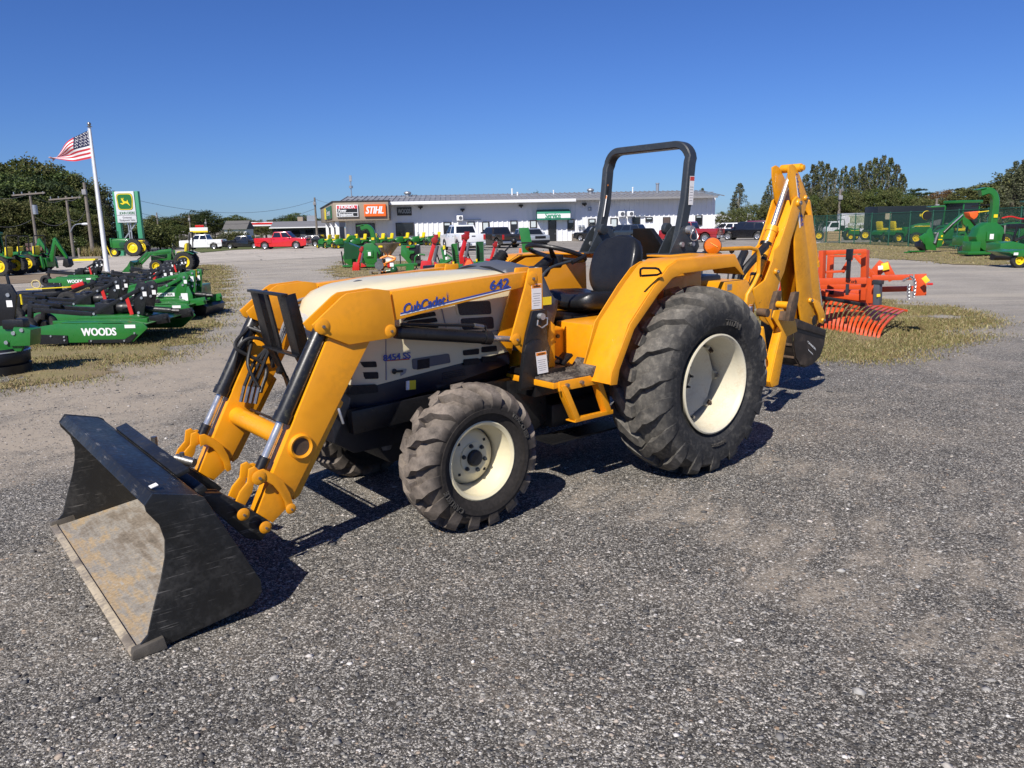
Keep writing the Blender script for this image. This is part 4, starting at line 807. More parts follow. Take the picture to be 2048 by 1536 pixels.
# bucket
SIDE = [(3.557, .0), (3.525, .045), (3.493, .075), (3.458, .185), (3.421, .287), (3.396, .378), (3.388, .451), (3.402, .520), (3.443, .583), (3.447, .612), (3.414, .652), (3.248, .607), (3.222, .592), (3.022, .162), (3.022, .105), (3.074, .060), (3.447, .006)]
BKT = paint('bucket_black', (.012, .0125, .013), .40, var=.35, scale=5, dirt=(.085, .08, .072), dirt_amt=.26, bump=.05, scr=.5)
def worn(name):
    m, t, b = new_mat(name); tcn = N(t, 'ShaderNodeTexCoord').outputs['Object']; mp = N(t, 'ShaderNodeMapping'); mp.inputs['Scale'].default_value = (9, 1.2, 9); t.links.new(tcn, mp.inputs[0])
    st_ = noise(t, mp.outputs[0], 3, 6, .7); n1 = noise(t, tcn, 2.4, 5, .65); n2 = noise(t, tcn, 60, 4, .7)
    c = ramp(t, mth(t, 'ADD', mth(t, 'MULTIPLY', st_, .4), mth(t, 'MULTIPLY', n1, .6)), [(.34, (.16, .135, .105)), (.43, (.27, .225, .175)), (.50, (.36, .33, .285)), (.57, (.48, .35, .20)), (.63, (.42, .39, .34)), (.72, (.58, .55, .49))]).outputs[0]
    c = mixc(t, 1., c, ramp(t, n2, [(.3, (.7,)*3), (.7, (1.25,)*3)]).outputs[0], 'MULTIPLY')
    t.links.new(c, b.inputs['Base Color']); b.inputs['Metallic'].default_value = .25; b.inputs['Roughness'].default_value = .55; return m
WORN = worn('worn_bucket_steel')
IN = [(3.555, .008), (3.45, .018), (3.085, .066), (3.045, .088), (3.033, .12), (3.04, .17), (3.095, .29), (3.228, .575), (3.256, .594), (3.412, .636), (3.438, .602)]
mb = MB(); mb.strip(IN, .012, -.889, .889); bkt = P('bucket', mb, BKT, .003)
mb = MB(); mb.strip([(x, z) for x, z in IN[:7]], -.004, -.882, .882); P('bucket_floor', mb, WORN, parent=bkt)
mb = MB(); mb.strip([(3.562, .002), (3.528, .010)], -.016, -.90, .90); P('cutting_edge', mb, paint('edge_steel', (.30, .255, .205), .55, .25, var=.4, scale=5, dirt=(.62, .52, .36), dirt_amt=.75), .003, bkt)
for s in (1, -1):
    mb = MB(); mb.prism(SIDE, s*.883, s*.897); P('bucket_side', mb, BKT, .002, bkt)
    mb = MB(); mb.prism([(3.566, .0), (3.556, .042), (3.44, .058), (3.43, .004)], s*.88, s*.918); P('corner_cutter', mb, paint('cutter_steel', (.13, .115, .095), .55, .3, var=.3, scale=18), .004, bkt)
    mb = MB(); mb.prism([(3.30, .62), (3.20, .60), (3.00, .155), (2.83, .20), (2.80, .26), (2.90, .40), (3.14, .66)] if False else [(3.085,0.463),(3.117,0.488),(3.131,0.462),(2.926,0.195),(2.854,0.162),(2.785,0.226),(2.82,0.267),(3.022,0.448)], s*.44, s*.474); P('bucket_bracket', mb, BKT, .003, bkt)
    mb = MB(); mb.prism([(3.068,0.443),(3.1,0.468),(3.114,0.442),(2.906,0.17),(2.833,0.137),(2.762,0.202),(2.798,0.244),(3.003,0.427)], s*.33, s*.352); P('bucket_bracket', mb, BKT, .003, bkt)
mb = MB(); mb.beam((3.14, -.55, .50), (3.14, .55, .50), .07, .03, up=(.5, 0, .9)); mb.box((3.20, 0, .605), (.06, 1.1, .02), Matrix.Rotation(.3, 3, 'Y')); P('bucket_stiffener', mb, BKT, .004, bkt)
mb = MB(); mb.cyl((3.12, .16, .57), (3.06, .24, .55), .022, n=12); mb.cyl((3.10, .19, .55), (3.10, .19, .60), .012, n=8); P('latch_bar', mb, STEEL, parent=bkt); mb = MB(); mb.cyl((3.12, -.22, .55), (3.12, -.22, .60), .016, n=8); P('latch_pin', mb, STEEL, parent=bkt)
a = (3.397,0.631); mb = MB(); mb.box((3.385, .80, .655), (.03, .035, .003), Matrix.Rotation(.25, 3, 'Y')); P('bucket_sticker', mb, WHTD, parent=bkt)
# brush guard
def gp(x, z): return (x, z)
mb = MB(); mb.beam((2.535, -.235, 1.325), (2.535, .235, 1.325), .035, .014); gd = P('brush_guard', mb, BLK, .002)
for y in (-.19, .18): mb = MB(); mb.beam((2.528, y, 1.328), (2.470, y, 1.005), .105, .012, up=(1, 0, 0)); mb.beam((2.50, y+.052, 1.328), (2.44, y+.052, 1.005), .006, .05, up=(1, 0, 0)); P('guard_plate', mb, BLK, .002, gd)
mb = MB(); mb.beam((2.522, -.045, 1.318), (2.468, -.045, 1.01), .05, .010, up=(1, 0, 0)); P('guard_bar', mb, BLK, .002, gd)
mb = MB(); mb.beam((2.475, -.24, 1.005), (2.475, .23, 1.000), .035, .012); P('guard_crossbar', mb, BLK, .002, gd)
for s in (-1, 1): mb = MB(); mb.beam((2.465, s*.185, 1.0), (2.39, s*.19, .82), .10, .014, up=(1, 0, 0), w2=.05); mb.beam((2.39, s*.19, .83), (2.33, s*.19, .58), .05, .014, up=(1, 0, 0)); mb.cyl((2.41, s*.185, .86), (2.435, s*.185, .87), .022, n=12); P('guard_leg', mb, BLK, .002, gd)

# ---- backhoe
FRM = [(-.86, 1.00), (-1.30, .95), (-1.52, .62), (-1.50, .30), (-1.10, .34), (-.80, .55)]
both('backhoe_side_frame', lambda m, s: m.prism(FRM, s*.30, s*.34), YEL2, .006)
mb = MB(); mb.box((-1.1, 0, .60), (.5, .60, .12)); mb.box((-1.40, 0, .50), (.12, .62, .40)); mb.box((-1.05, 0, .98), (.42, .50, .08)); P('backhoe_frame', mb, YEL2, .008)
mb = MB(); mb.prism([(-1.00, 1.18), (-1.30, 1.18), (-1.42, 1.02), (-1.42, .80), (-1.00, .86)], .10, .36); cons = P('control_console', mb, YEL2, .012)
q = (-0.984,1.173); sticker('decal_plate', (-1.06, .3605, 1.135), (-1, 0, 0), (0, 0, 1), .06, .045, GRYT, cons, 3, body=GRYT, dark=DARK)
q = (-1.212,1.023); sticker('warning_decal', (-1.36, .3605, .93), (-1, 0, 0), (0, 0, 1), .05, .09, ORGD, cons, 4)
mb = MB(); mb.box((-1.0, -.02, 1.185), (.36, .44, .08)); P('backhoe_seat', mb, SEATM, .03)
for x, y, z, dx in ((-1.30, .20, 1.395, .045), (-1.28, .10, 1.36, .04), (-1.28, -.06, 1.37, .03), (-1.28, -.2, 1.36, .03)):
    mb = MB(); mb.cyl((x+dx, y, 1.16), (x, y, z), .007, n=8); P('control_lever', mb, SLATE); mb = MB(); mb.sphere((x, y, z+.012), .022, 12); P('lever_knob', mb, BLKP)
q = [(-0.675,1.442),(-1.181,1.436),(-1.27,1.421),(-1.308,1.369),(-1.312,1.227),(-1.256,1.152),(-1.168,1.071),(-1.154,0.985)]; mb = MB(); mb.tube([(x, .45, z) for x, z in q], .016, 10); P('guard_rail', mb, YEL2)
SW = [(-1.50, .86), (-1.62, .84), (-1.74, .50), (-1.70, .36), (-1.50, .36)]
mb = MB(); mb.prism(SW, -.11, .11); mb.cyl((-1.56, 0, .30), (-1.56, 0, .92), .06, n=16); P('swing_post', mb, YEL2, .008)
BOOM = [(-2.444,1.829),(-2.376,1.847),(-2.322,1.816),(-2.222,1.598),(-2.126,1.425),(-2.051,1.384),(-2.036,1.289),(-1.933,1.127),(-1.764,1.06),(-1.794,0.962),(-1.9,0.776),(-2.022,0.72),(-2.09,0.849),(-2.115,0.919),(-2.15,1.07),(-2.229,1.177),(-2.267,1.287),(-2.316,1.464),(-2.437,1.728),(-2.457,1.781)]
both('boom', lambda m, s: m.prism(BOOM, s*.096, s*.112), YEL2, .004)
mb = MB(); a, b = [(-2.294,1.509),(-1.973,0.987)]; mb.prism([(-2.404,1.818),(-2.13,1.381),(-2.011,1.121),(-1.84,1.052),(-1.883,0.974),(-2.074,1.117),(-2.211,1.369),(-2.454,1.729)], -.095, .095); P('boom_web', mb, YEL2, .004)
DIP = [(-2.254,2.109),(-2.308,2.127),(-2.358,2.112),(-2.448,2.027),(-2.584,1.853),(-2.606,1.808),(-2.577,1.763),(-2.544,1.674),(-2.596,1.501),(-2.682,1.269),(-2.795,0.884),(-2.838,0.663),(-2.747,0.59),(-2.627,0.636),(-2.53,0.905),(-2.441,1.279),(-2.389,1.64),(-2.394,1.751),(-2.321,1.825),(-2.261,2.032)]
both('dipper_plate', lambda m, s: m.prism(DIP, s*.072, s*.088), YEL2, .004)
mb = MB(); mb.prism([(-2.525,1.685),(-2.73,1.683),(-3.023,0.664),(-2.845,0.606)], -.071, .071); dp = P('dipper', mb, YEL2, .006)
q = (-2.419,1.939); u, v = [(-2.393,2.026),(-2.454,1.839)]; mb = MB(); text_mb(mb, 'CubCadet', (q[0], .0885, q[1]), (v[0]-u[0], 0, v[1]-u[1]), (-1, 0, -.1), .05, .23, .012, .15); P('lettering', mb, BLUD)
mb = MB(); mb.prism([(-2.369,2.025),(-2.385,2.026),(-2.447,1.825),(-2.43,1.825)], .087, .0895); P('pinstripe', mb, WHTD)
mb = MB(); mb.prism([(-2.442,1.706),(-2.467,1.71),(-2.498,1.571),(-2.482,1.567)], .087, .0895); P('pinstripe', mb, WHTD); q = (-2.507,1.643); u, v = [(-2.493,1.701),(-2.522,1.584)]; mb = MB(); text_mb(mb, '465', (q[0], .0885, q[1]), (v[0]-u[0], 0, v[1]-u[1]), (-1, 0, -.1), .06, .12, .03); P('lettering', mb, BLUD)
q = (-2.442,2.098); mb = MB(); mb.cyl((q[0], -.10, q[1]), (q[0], .10, q[1]), .038, n=18); mb.cyl((q[0], .10, q[1]), (q[0], .125, q[1]), .026, n=12); P('dipper_top_pin', mb, YEL2, .003)
for q, y, r_ in zip([(-2.398,1.79),(-2.552,1.834),(-2.733,0.885),(-2.956,0.678),(-2.091,1.193),(-2.004,0.834)], (.112, .088, .088, .10, .112, .17), (.034, .026, .026, .022, .028, .036)): pin((q[0], y, q[1]), r_, .022, 1, YEL2); mb = MB(); mb.cyl((q[0], y+.01, q[1]), (q[0], y+.032, q[1]), r_*.55, n=12); P('pin_end', mb, STEEL)
dc = [Vector((x, 0, z)) for x, z in [(-2.444,2.085),(-2.166,1.591),(-1.88,0.993)]]
o = cylinder(dc[2], dc[0], .050, (dc[2]-dc[1]).length/(dc[2]-dc[0]).length, YEL2, CHROME, rr=.026)
bc = [Vector((x, 0, z)) for x, z in [(-2.716,1.811),(-2.927,1.184),(-3.09,0.807)]]
o = cylinder(bc[0], bc[2], .040, (bc[0]-bc[1]).length/(bc[0]-bc[2]).length, YEL2, CHROME, rr=.020)
for pts, r_ in (([(-2.42, -.05, 1.90), (-2.34, -.05, 1.70), (-2.24, -.05, 1.50), (-2.12, -.05, 1.30)], .022), ([(-1.95, .09, 1.42), (-1.80, .12, 1.36), (-1.62, .10, 1.22), (-1.52, .05, 1.05)], .034), ([(-1.70, .05, 1.38), (-1.55, .10, 1.28), (-1.46, .12, 1.10), (-1.42, .08, .95)], .034)):
    mb = MB(); mb.tube(spline(pts), r_, 10); P('hose_bundle', mb, HOSE)
for t in (.28, .52, .74): p = dc[2].lerp(dc[1], t); d = (dc[1]-dc[2]).normalized(); mb = MB(); mb.cyl(p-d*.012, p+d*.012, .054, n=18); P('cylinder_band', mb, BLK)
LN_ = [(-2.776,0.901),(-2.87,0.87),(-2.974,0.765),(-3.012,0.673),(-2.97,0.637),(-2.903,0.659),(-2.876,0.734),(-2.773,0.849)]; both('bucket_link', lambda m, s: m.prism(LN_, s*.095, s*.107), YEL2, .003)
mb = MB(); a, b = [(-2.842,0.685),(-2.938,0.798)]; mb.cyl((a[0], -.07, a[1]), (a[0], .09, a[1]), .05, n=14); mb.beam((a[0], 0, a[1]), (b[0], 0, b[1]), .06, .05); P('bucket_hanger', mb, BLK, .004)
HB = [(-2.353,0.754),(-2.888,0.594),(-2.887,0.521),(-2.878,0.449),(-2.817,0.344),(-2.705,0.289),(-2.574,0.278),(-2.466,0.311),(-2.39,0.387),(-2.344,0.51)]
for s in (1, -1):
    mb = MB(); mb.prism(HB, s*.168, s*.182); hb = P('backhoe_bucket_side', mb, BROWN, .002)
mb = MB(); c = np.mean(np.array(HB), 0); q = HB; mb.strip([q[8], q[7], q[6], q[5], q[4], q[3], q[1]] if False else [q[0], q[9], q[8], q[7], q[6], q[5], q[4], q[3]], .012, -.167, .167); bb = P('backhoe_bucket', mb, BROWN, .002)
for i in (7, 8, 9):
    a = Vector((q[i][0], 0, q[i][1])); mb = MB(); mb.box((a.x+.008, 0, a.z), (.02, .333, .022)); P('bucket_rib', mb, RUST, .003, bb)
mb = MB(); e = [(-2.348,0.755),(-2.882,0.595),(-2.88,0.537),(-2.348,0.672)]; mb.prism(e, .18, .190); P('bucket_edge_plate', mb, BROWN, .002)
e = [(-2.349,0.663),(-2.871,0.533),(-2.875,0.503),(-2.352,0.635)]; mb = MB(); mb.prism(e, .181, .1835); P('bucket_band', mb, DARK)
q = (-2.643,0.471); u, v = [(-2.531,0.536),(-2.748,0.406)]; mb = MB(); text_mb(mb, 'CANNON', (q[0], .1835, q[1]), (v[0]-u[0], 0, v[1]-u[1]), (.45, 0, 1), .042, .17, .02); P('lettering', mb, WHTD)
mb = MB(); q = (-2.632,0.41); text_mb(mb, 'Buckets', (q[0], .1835, q[1]), (v[0]-u[0], 0, v[1]-u[1]), (.45, 0, 1), .026, .10, .02); P('lettering', mb, WHTD)
# stabilisers, folded up, the near one showing its flip pad
LEG = [(-1.513,0.262),(-1.63,0.275),(-1.742,0.699),(-1.926,0.715),(-1.901,0.803),(-1.648,0.919),(-1.531,0.912),(-1.601,0.781),(-1.711,0.715),(-1.603,0.322)]
LEG = [(-1.5,0.328),(-1.533,0.276),(-1.629,0.284),(-1.721,0.684),(-1.879,0.711),(-1.839,0.809),(-1.648,0.919),(-1.516,0.922),(-1.492,0.866),(-1.634,0.736),(-1.592,0.622)]
both('stabiliser_leg', lambda m, s: (m.prism(LEG, s*.40, s*.412), m.prism(LEG, s*.47, s*.482), m.prism([(-1.5,0.328),(-1.533,0.276),(-1.629,0.284),(-1.721,0.684),(-1.66,0.784),(-1.592,0.622)], s*.413, s*.469)), YEL2, .004)
q = (-1.404,0.911); both('stabiliser_pin', lambda m, s: m.cyl((q[0], s*.405, q[1]), (q[0], s*.492, q[1]), .034, n=16), RUST)
def pad(m, s):
    for y in (.40, .56): m.prism([(-1.643,1.063),(-1.709,1.067),(-1.702,0.993),(-1.65,0.831),(-1.575,0.838),(-1.594,0.96)], s*(y-.02), s*(y+.02))
    m.prism([(-1.598,0.91),(-1.703,0.901),(-1.68,0.828),(-1.575,0.838)], s*.42, s*.54)
both('stabiliser_pad', pad, RUST, .004)
q = (-1.653,0.955); both('pad_pin', lambda m, s: m.cyl((q[0], s*.41, q[1]), (q[0], s*.55, q[1]), .03, n=14), YEL2)
a, b = [(-1.383,0.791),(-1.486,0.404)]; 
for s in (1, -1): o = cylinder((a[0], s*.44, a[1]), (b[0], s*.44, b[1]), .032, .62, YEL2, CHROME)

# ================================================================ the dealership building
_A, _B = Vector((-39.927,-81.27,0.673)), Vector((-76.767,-55.611,0.661)); _U = Vector((_B.x-_A.x, _B.y-_A.y, 0)); BL = _U.length; _U.normalize()
BROT = math.atan2(_U.y, _U.x); BY = Vector((-_U.y, _U.x, 0))          # local y points away from the lot
BSG = 1 if BY.dot(FH) > 0 else -1
BLD = thing('dealership_building', 'long white metal building with grey ribbed roof and tan sign canopy', 'building', (_A.x, _A.y, -.68), BROT)
def bp(name, mb, mat, bevel=0, parent=None, **k): return mb.build(name, mat, parent or BLD, bevel, **k)
WALLM = paint('white_siding', (.78, .79, .81), .5, var=.035, scale=.6); ROOFM = paint('roof_metal', (.30, .295, .29), .5, .3, var=.08, scale=.5); TAN = paint('tan_stucco', (.30, .245, .185), .8, var=.05, scale=2); TRIM = paint('dark_trim', (.035, .03, .028), .5)
BLIND = paint('window_blind', (.50, .56, .57), .6, var=.1)
EH, DEP = 5.05, 16.0; WL = (0.111,0.764)[0]
mb = MB(); mb.box(((WL+BL)/2, DEP/2, EH/2), (BL-WL, DEP, EH)); wall = bp('wall', mb, WALLM)
mb = MB(); k = WL
while k < BL: mb.box((k, -.045, EH/2), (.16, .09, EH)); k += .60
r_ = bp('wall_ribs', mb, WALLM); r_['kind'] = 'stuff'
mb = MB(); OV = 1.75
mb.add([(WL-.6, -OV, EH), (BL-.3, -OV, EH), (BL-.3, 8, EH+1.05), (WL-.6, 8, EH+1.05), (BL-.3, DEP+1, EH), (WL-.6, DEP+1, EH)], [(0, 1, 2, 3), (3, 2, 4, 5)])
mb.add([(WL-.6, -OV, EH-.12), (BL-.3, -OV, EH-.12), (BL-.3, 8, EH+.93), (WL-.6, 8, EH+.93), (BL-.3, DEP+1, EH-.12), (WL-.6, DEP+1, EH-.12)], [(0, 1, 2, 3), (3, 2, 4, 5)])
mb.box((BL/2-.4, -OV+.02, EH-.07), (BL+.2, .05, .22)); roof = bp('roof', mb, ROOFM)
mb = MB(); k = WL-.6
while k < BL+1: mb.beam((k, -OV, EH+.03), (k, 8, EH+1.09), .07, .09); k += .62
r_ = bp('roof_seams', mb, ROOFM, parent=roof); r_['kind'] = 'stuff'
mb = MB(); k = WL
while k < BL: mb.beam((k, 2.6, EH+.63), (k+.75, 2.6, EH+.63), .06, .10); k += 1.24
r_ = bp('snow_guards', mb, GALV, parent=roof); r_['kind'] = 'stuff'
e = [(5.365,5.039),(27.372,4.829)]; mb = MB(); mb.box(((e[0][0]+e[1][0])/2, -OV-.10, EH-.17), (e[1][0]-e[0][0], .20, .34)); bp('eave_fascia', mb, WHT, .02)
# tan sign canopy over the entrance, its left face running back along the road side
c0 = [(-0.867,5.117),(5.403,2.983)]; xl, xr = c0[0][0], c0[1][0]; zb, zt = c0[1][1], c0[0][1]
_bk = Vector((-51.315,-111.345,3.051))-_A; bk = (_bk.x*_U.x+_bk.y*_U.y, (_bk.x*BY.x+_bk.y*BY.y)*BSG)
CPOLY = [(xl, -3.0), (xr, -3.0), (xr, -.1), (WL+3.0, -.1), (bk[0]+6, bk[1]), bk]
mb = MB(); mb.prism(CPOLY, zb, zt, 'xy'); can = bp('canopy', mb, TAN, .04)
mb = MB(); mb.prism([(xl-.08, -3.08), (xr+.08, -3.08), (xr+.08, -.1), (WL+3.0, -.1), (bk[0]+6, bk[1]), (bk[0]-.1, bk[1])], zt, zt+.12, 'xy'); bp('canopy_cap', mb, TRIM, parent=can)
_sd = Vector((bk[0]-xl, bk[1]+3.0)); _sl = _sd.length; _sd.normalize()
for d_ in (.5, _sl*.32, _sl*.7): mb = MB(); mb.box((xl+.35+_sd.x*d_, -2.7+_sd.y*d_, zb/2), (.42, .42, zb-.02)); bp('canopy_column', mb, WHT, .02)
w0, w1 = Vector((WL, .0)), Vector((bk[0]+4.0, bk[1])); wd_ = (w1-w0).normalized(); wn = Vector((-wd_.y, wd_.x)); wn = wn if wn.x < 0 else -wn
mb = MB(); mb.prism([tuple(w0), tuple(w1), tuple(w1-wn*.3), tuple(w0-wn*.3)], 0, zb, 'xy'); bp('entrance_wall', mb, WALLM)
for k in range(6):
    p = w0+wd_*(2.2+3.2*k)+wn*.05; q = p+wd_*1.7; mb = MB(); mb.prism([tuple(p), tuple(q), tuple(q+wn*.05), tuple(p+wn*.05)], .25 if k % 2 else .9, zb-.5, 'xy'); bp('entrance_window', mb, GLASS)
def rect(q): return (q[0][0]+q[1][0])/2, (q[0][1]+q[1][1])/2, abs(q[1][0]-q[0][0]), abs(q[1][1]-q[0][1])
def bsign(name, q, y, th, face, frame, parent=None, fr=.07):
    x, z, w_, h_ = rect(q); mb = MB(); mb.box((x, y-th/2, z), (w_, th, h_)); o = bp(name, mb, frame, .02, parent)
    mb = MB(); mb.box((x, y-th-.012, z), (w_-2*fr, .02, h_-2*fr)); f = bp('sign_face', mb, face, parent=o if parent is None else o); return o, x, z, w_, h_, y-th-.024
def bword(s, x, y, z, h, w_, mat, parent, bold=.02, shear=0): mb = MB(); text_mb(mb, s, (x, y, z), (1, 0, 0), (0, 0, 1), h, w_, bold, shear, lift=.012); return bp('lettering', mb, mat, parent=parent)
REDS = paint('sign_red', (.62, .05, .07), .4); ORS = paint('sign_orange', (.80, .13, .012), .4); BLKS = paint('sign_black', (.012, .012, .013), .4)
o, x, z, w_, h_, y = bsign('sign_board', [(-0.494,4.771),(1.968,3.413)], -3.0, .22, BLKS, WHT, can, .09)
mb = MB(); mb.box((x, y-.0, z+h_*.31), (w_-.18, .03, h_*.26)); bp('sign_band', mb, REDS, parent=o)
mb = MB(); mb.box((x, y-.004, z-h_*.15), (w_-.18, .02, .05)); bp('sign_divider', mb, WHT, parent=o)
bword('HONDA', x, y-.02, z+h_*.31, .50, w_*.72, WHT, o, .03); bword('Power', x-w_*.22, y-.004, z+h_*.03, .50, w_*.36, WHT, o, .03); bword('Equipment', x-w_*.06, y-.004, z-h_*.30, .50, w_*.66, WHT, o, .03)
o, x, z, w_, h_, y = bsign('sign_board', [(2.643,4.771),(5.127,3.409)], -3.0, .26, ORS, ORS, can, .05); bword('STIHL', x, y-.01, z, 1.15, w_*.80, WHT, o, .05, .22)
o, x, z, w_, h_, y = bsign('sign_board', [(6.171,4.436),(7.898,3.504)], -.09, .12, BLKS, TRIM, None, .05); bword('WOODS', x, y-.01, z, .75, w_*.86, paint('silver_print', (.40, .42, .42), .5), o, .03)
# green side sign on the canopy's left face
_n = Vector((_sd.y, -_sd.x)); _n = _n if _n.x < 0 else -_n
def sp(d_, z, l=0): return (xl+_sd.x*d_+_n.x*l, -3+_sd.y*d_+_n.y*l, z)
zc = (zb+zt)/2; hh = (zt-zb)*.34
mb = MB(); mb.prism([sp(3, 0, .02)[:2], sp(15, 0, .02)[:2], sp(15, 0, .14)[:2], sp(3, 0, .14)[:2]], zc-hh, zc+hh, 'xy'); o = bp('side_sign', mb, paint('side_sign_green', (.02, .12, .05), .4), parent=can)
mb = MB(); text_mb(mb, 'Greenway', sp(9, zc, .15), (-_sd.x, -_sd.y, 0), (0, 0, 1), 1.1, 8.5, .02); bp('lettering', mb, WHT, parent=o)
mb = MB(); mb.prism([sp(16.5, 0, .02)[:2], sp(20, 0, .02)[:2], sp(20, 0, .16)[:2], sp(16.5, 0, .16)[:2]], zc-hh, zc+hh, 'xy'); bp('side_emblem', mb, JYEL, parent=can)
def window(q, blind=.0, mull=0):
    x, z, w_, h_ = rect(q); mb = MB(); t_ = .10
    for dx, dz, a, b in ((0, h_/2, w_+t_, t_), (0, -h_/2, w_+t_, t_), (-w_/2, 0, t_, h_-t_), (w_/2, 0, t_, h_-t_)): mb.box((x+dx, -.10, z+dz), (a, .14, b))
    for k in range(mull): mb.box((x-w_/2+w_*(k+1)/(mull+1), -.10, z), (.07, .12, h_-t_))
    o = bp('window', mb, TRIM); mb = MB(); mb.box((x, -.105, z), (w_-t_, .02, h_-t_)); bp('pane', mb, GLASS, parent=o)
    if blind: mb = MB(); mb.box((x, -.119, z+h_*(1-blind)/2), (w_-.2, .008, (h_-.16)*blind)); bp('blind', mb, BLIND, parent=o)
    return o
for q, bl, mu in (([(1.254,2.613),(3.411,1.107)], 0, 1), ([(5.978,2.609),(8.049,1.129)], 0, 0), ([(11.662,2.587),(12.485,1.333)], .28, 0), ([(14.508,2.59),(15.315,1.454)], .85, 0), ([(16.28,2.556),(17.065,1.418)], .85, 0), ([(19.692,2.609),(20.486,1.349)], .32, 0), ([(22.056,2.622),(22.831,1.48)], .75, 0), ([(26.657,2.653),(27.418,1.448)], .34, 0), ([(29.2,2.664),(30.001,1.576)], .4, 0), ([(31.906,2.672),(32.716,1.612)], .97, 0), ([(36.264,2.739),(37.048,2.246)], .5, 0), ([(42.462,2.802),(43.248,1.675)], .2, 0)): window(q, bl, mu)
def door(q, mat):
    x, z, w_, h_ = rect(q); zt = z+h_/2; mb = MB(); mb.box((x, -.10, zt/2), (w_+.2, .10, zt+.1)); o = bp('door', mb, TRIM); mb = MB(); mb.box((x, -.155, zt/2), (w_, .03, zt)); bp('door_leaf', mb, mat, parent=o); mb = MB(); mb.box((x+w_*.4, -.19, 1.0), (.06, .06, .2)); bp('handle', mb, STEEL, parent=o); return o
door([(24.367,2.519),(25.143,0.479)], GLASS); door([(34.684,2.739),(35.448,1.228)], GLASS); door([(38.471,2.668),(39.197,0.791)], paint('brown_door', (.09, .065, .055), .5))
def acunit(q, y0=-.62):
    x, z, w_, h_ = rect(q); mb = MB(); mb.box((x, y0, z), (w_, .45, h_)); o = bp('air_conditioner', mb, WHT, .04)
    mb = MB(); mb.lathe([(0, 0), (h_*.36, 0), (h_*.36, -.02), (0, -.02)], (x+w_*.12, y0-.226, z), n=20); bp('fan_grille', mb, GRYC, parent=o)
    mb = MB(); mb.box((x-w_*.3, y0+.1, z-h_/2-.05), (.06, .6, .06)); mb.box((x+w_*.3, y0+.1, z-h_/2-.05), (.06, .6, .06)); bp('wall_bracket', mb, GALV, parent=o)
for q in ([(13.211,3.372),(13.965,2.774)], [(32.727,3.51),(33.499,2.845)], [(33.799,3.49),(34.605,2.872)]): acunit(q)
for q in ([(30.609,1.982),(31.163,1.083)], [(31.25,1.97),(31.897,1.068)]): acunit(q, -1.0)
for x0, y0, x1, y1 in ((935, 439, 962, 440.5), (1270, 433.5, 1289, 434.5)): pass
for q in ([(14.096,2.921),(16.133,2.794)], [(35.03,2.881),(36.145,2.8)]): x, z, w_, h_ = rect(q); mb = MB(); mb.box((x, -.14, z), (w_, .1, .14)); bp('line_cover', mb, GALV)
for q in ([(27.925,1.975),(28.231,1.492)], [(28.354,1.966),(28.661,1.484)]): x, z, w_, h_ = rect(q); mb = MB(); mb.box((x, -.2, z), (w_, .22, h_)); mb.cyl((x, -.31, z+h_*.1), (x, -.38, z+h_*.1), w_*.3, n=12); bp('electric_meter', mb, GALV, .02)
q = [(27.11,1.285),(28.201,0.317)]; x, z, w_, h_ = rect(q)
en = bp('timber_screen', MB().box((x, -.7, h_/2), (w_, 1.0, h_*.98)), WOOD)
for k in range(9): mb = MB(); mb.box((x-w_/2+w_*(k+.5)/9, -1.22, h_/2), (w_/9-.03, .03, h_)); bp('board', mb, WOOD, parent=en)
q = [(29.151,4.085),(29.549,3.635)]; x, z, w_, h_ = rect(q); lv = bp('louvre', MB().box((x, -.12, z), (w_, .1, h_)), GALV)
for k in range(4): mb = MB(); mb.box((x, -.18, z-h_*.36+h_*.24*k), (w_*.9, .05, h_*.10)); bp('slat', mb, GRYT, parent=lv)
for a in [(8.979,4.441),(13.951,4.061),(20.968,4.402),(28.659,4.442),(31.528,4.392)]: mb = MB(); mb.box((a[0], -.25, a[1]), (.5, .3, .22)); mb.cyl((a[0], -.3, a[1]-.1), (a[0], -.55, a[1]-.2), .10, n=8); bp('flood_light', mb, TRIM)
# service awning
q = [(22.815,3.888),(26.812,2.644)]; x, z, w_, h_ = rect(q)
AWN = [(-.05, h_/2), (-.9, h_*.36), (-1.1, h_*.14), (-1.12, -h_/2), (-.05, -h_/2)]
mb = MB(); mb.prism([(a, z+b) for a, b in AWN], x-w_/2, x+w_/2, 'yz'); aw = bp('awning', mb, paint('awning_green', (.012, .20, .12), .5), .03)
mb = MB(); mb.box((x, -1.125, z-h_*.13), (w_, .02, h_*.42)); bp('awning_band', mb, WHT, parent=aw)
mb = MB(); text_mb(mb, 'Service', (x-.1, -1.14, z-h_*.12), (1, 0, 0), (0, 0, 1), .95, w_*.46, .05, lift=.012); bp('lettering', mb, SIGNG, parent=aw)
q = [(23.152,2.72),(26.931,2.173)]
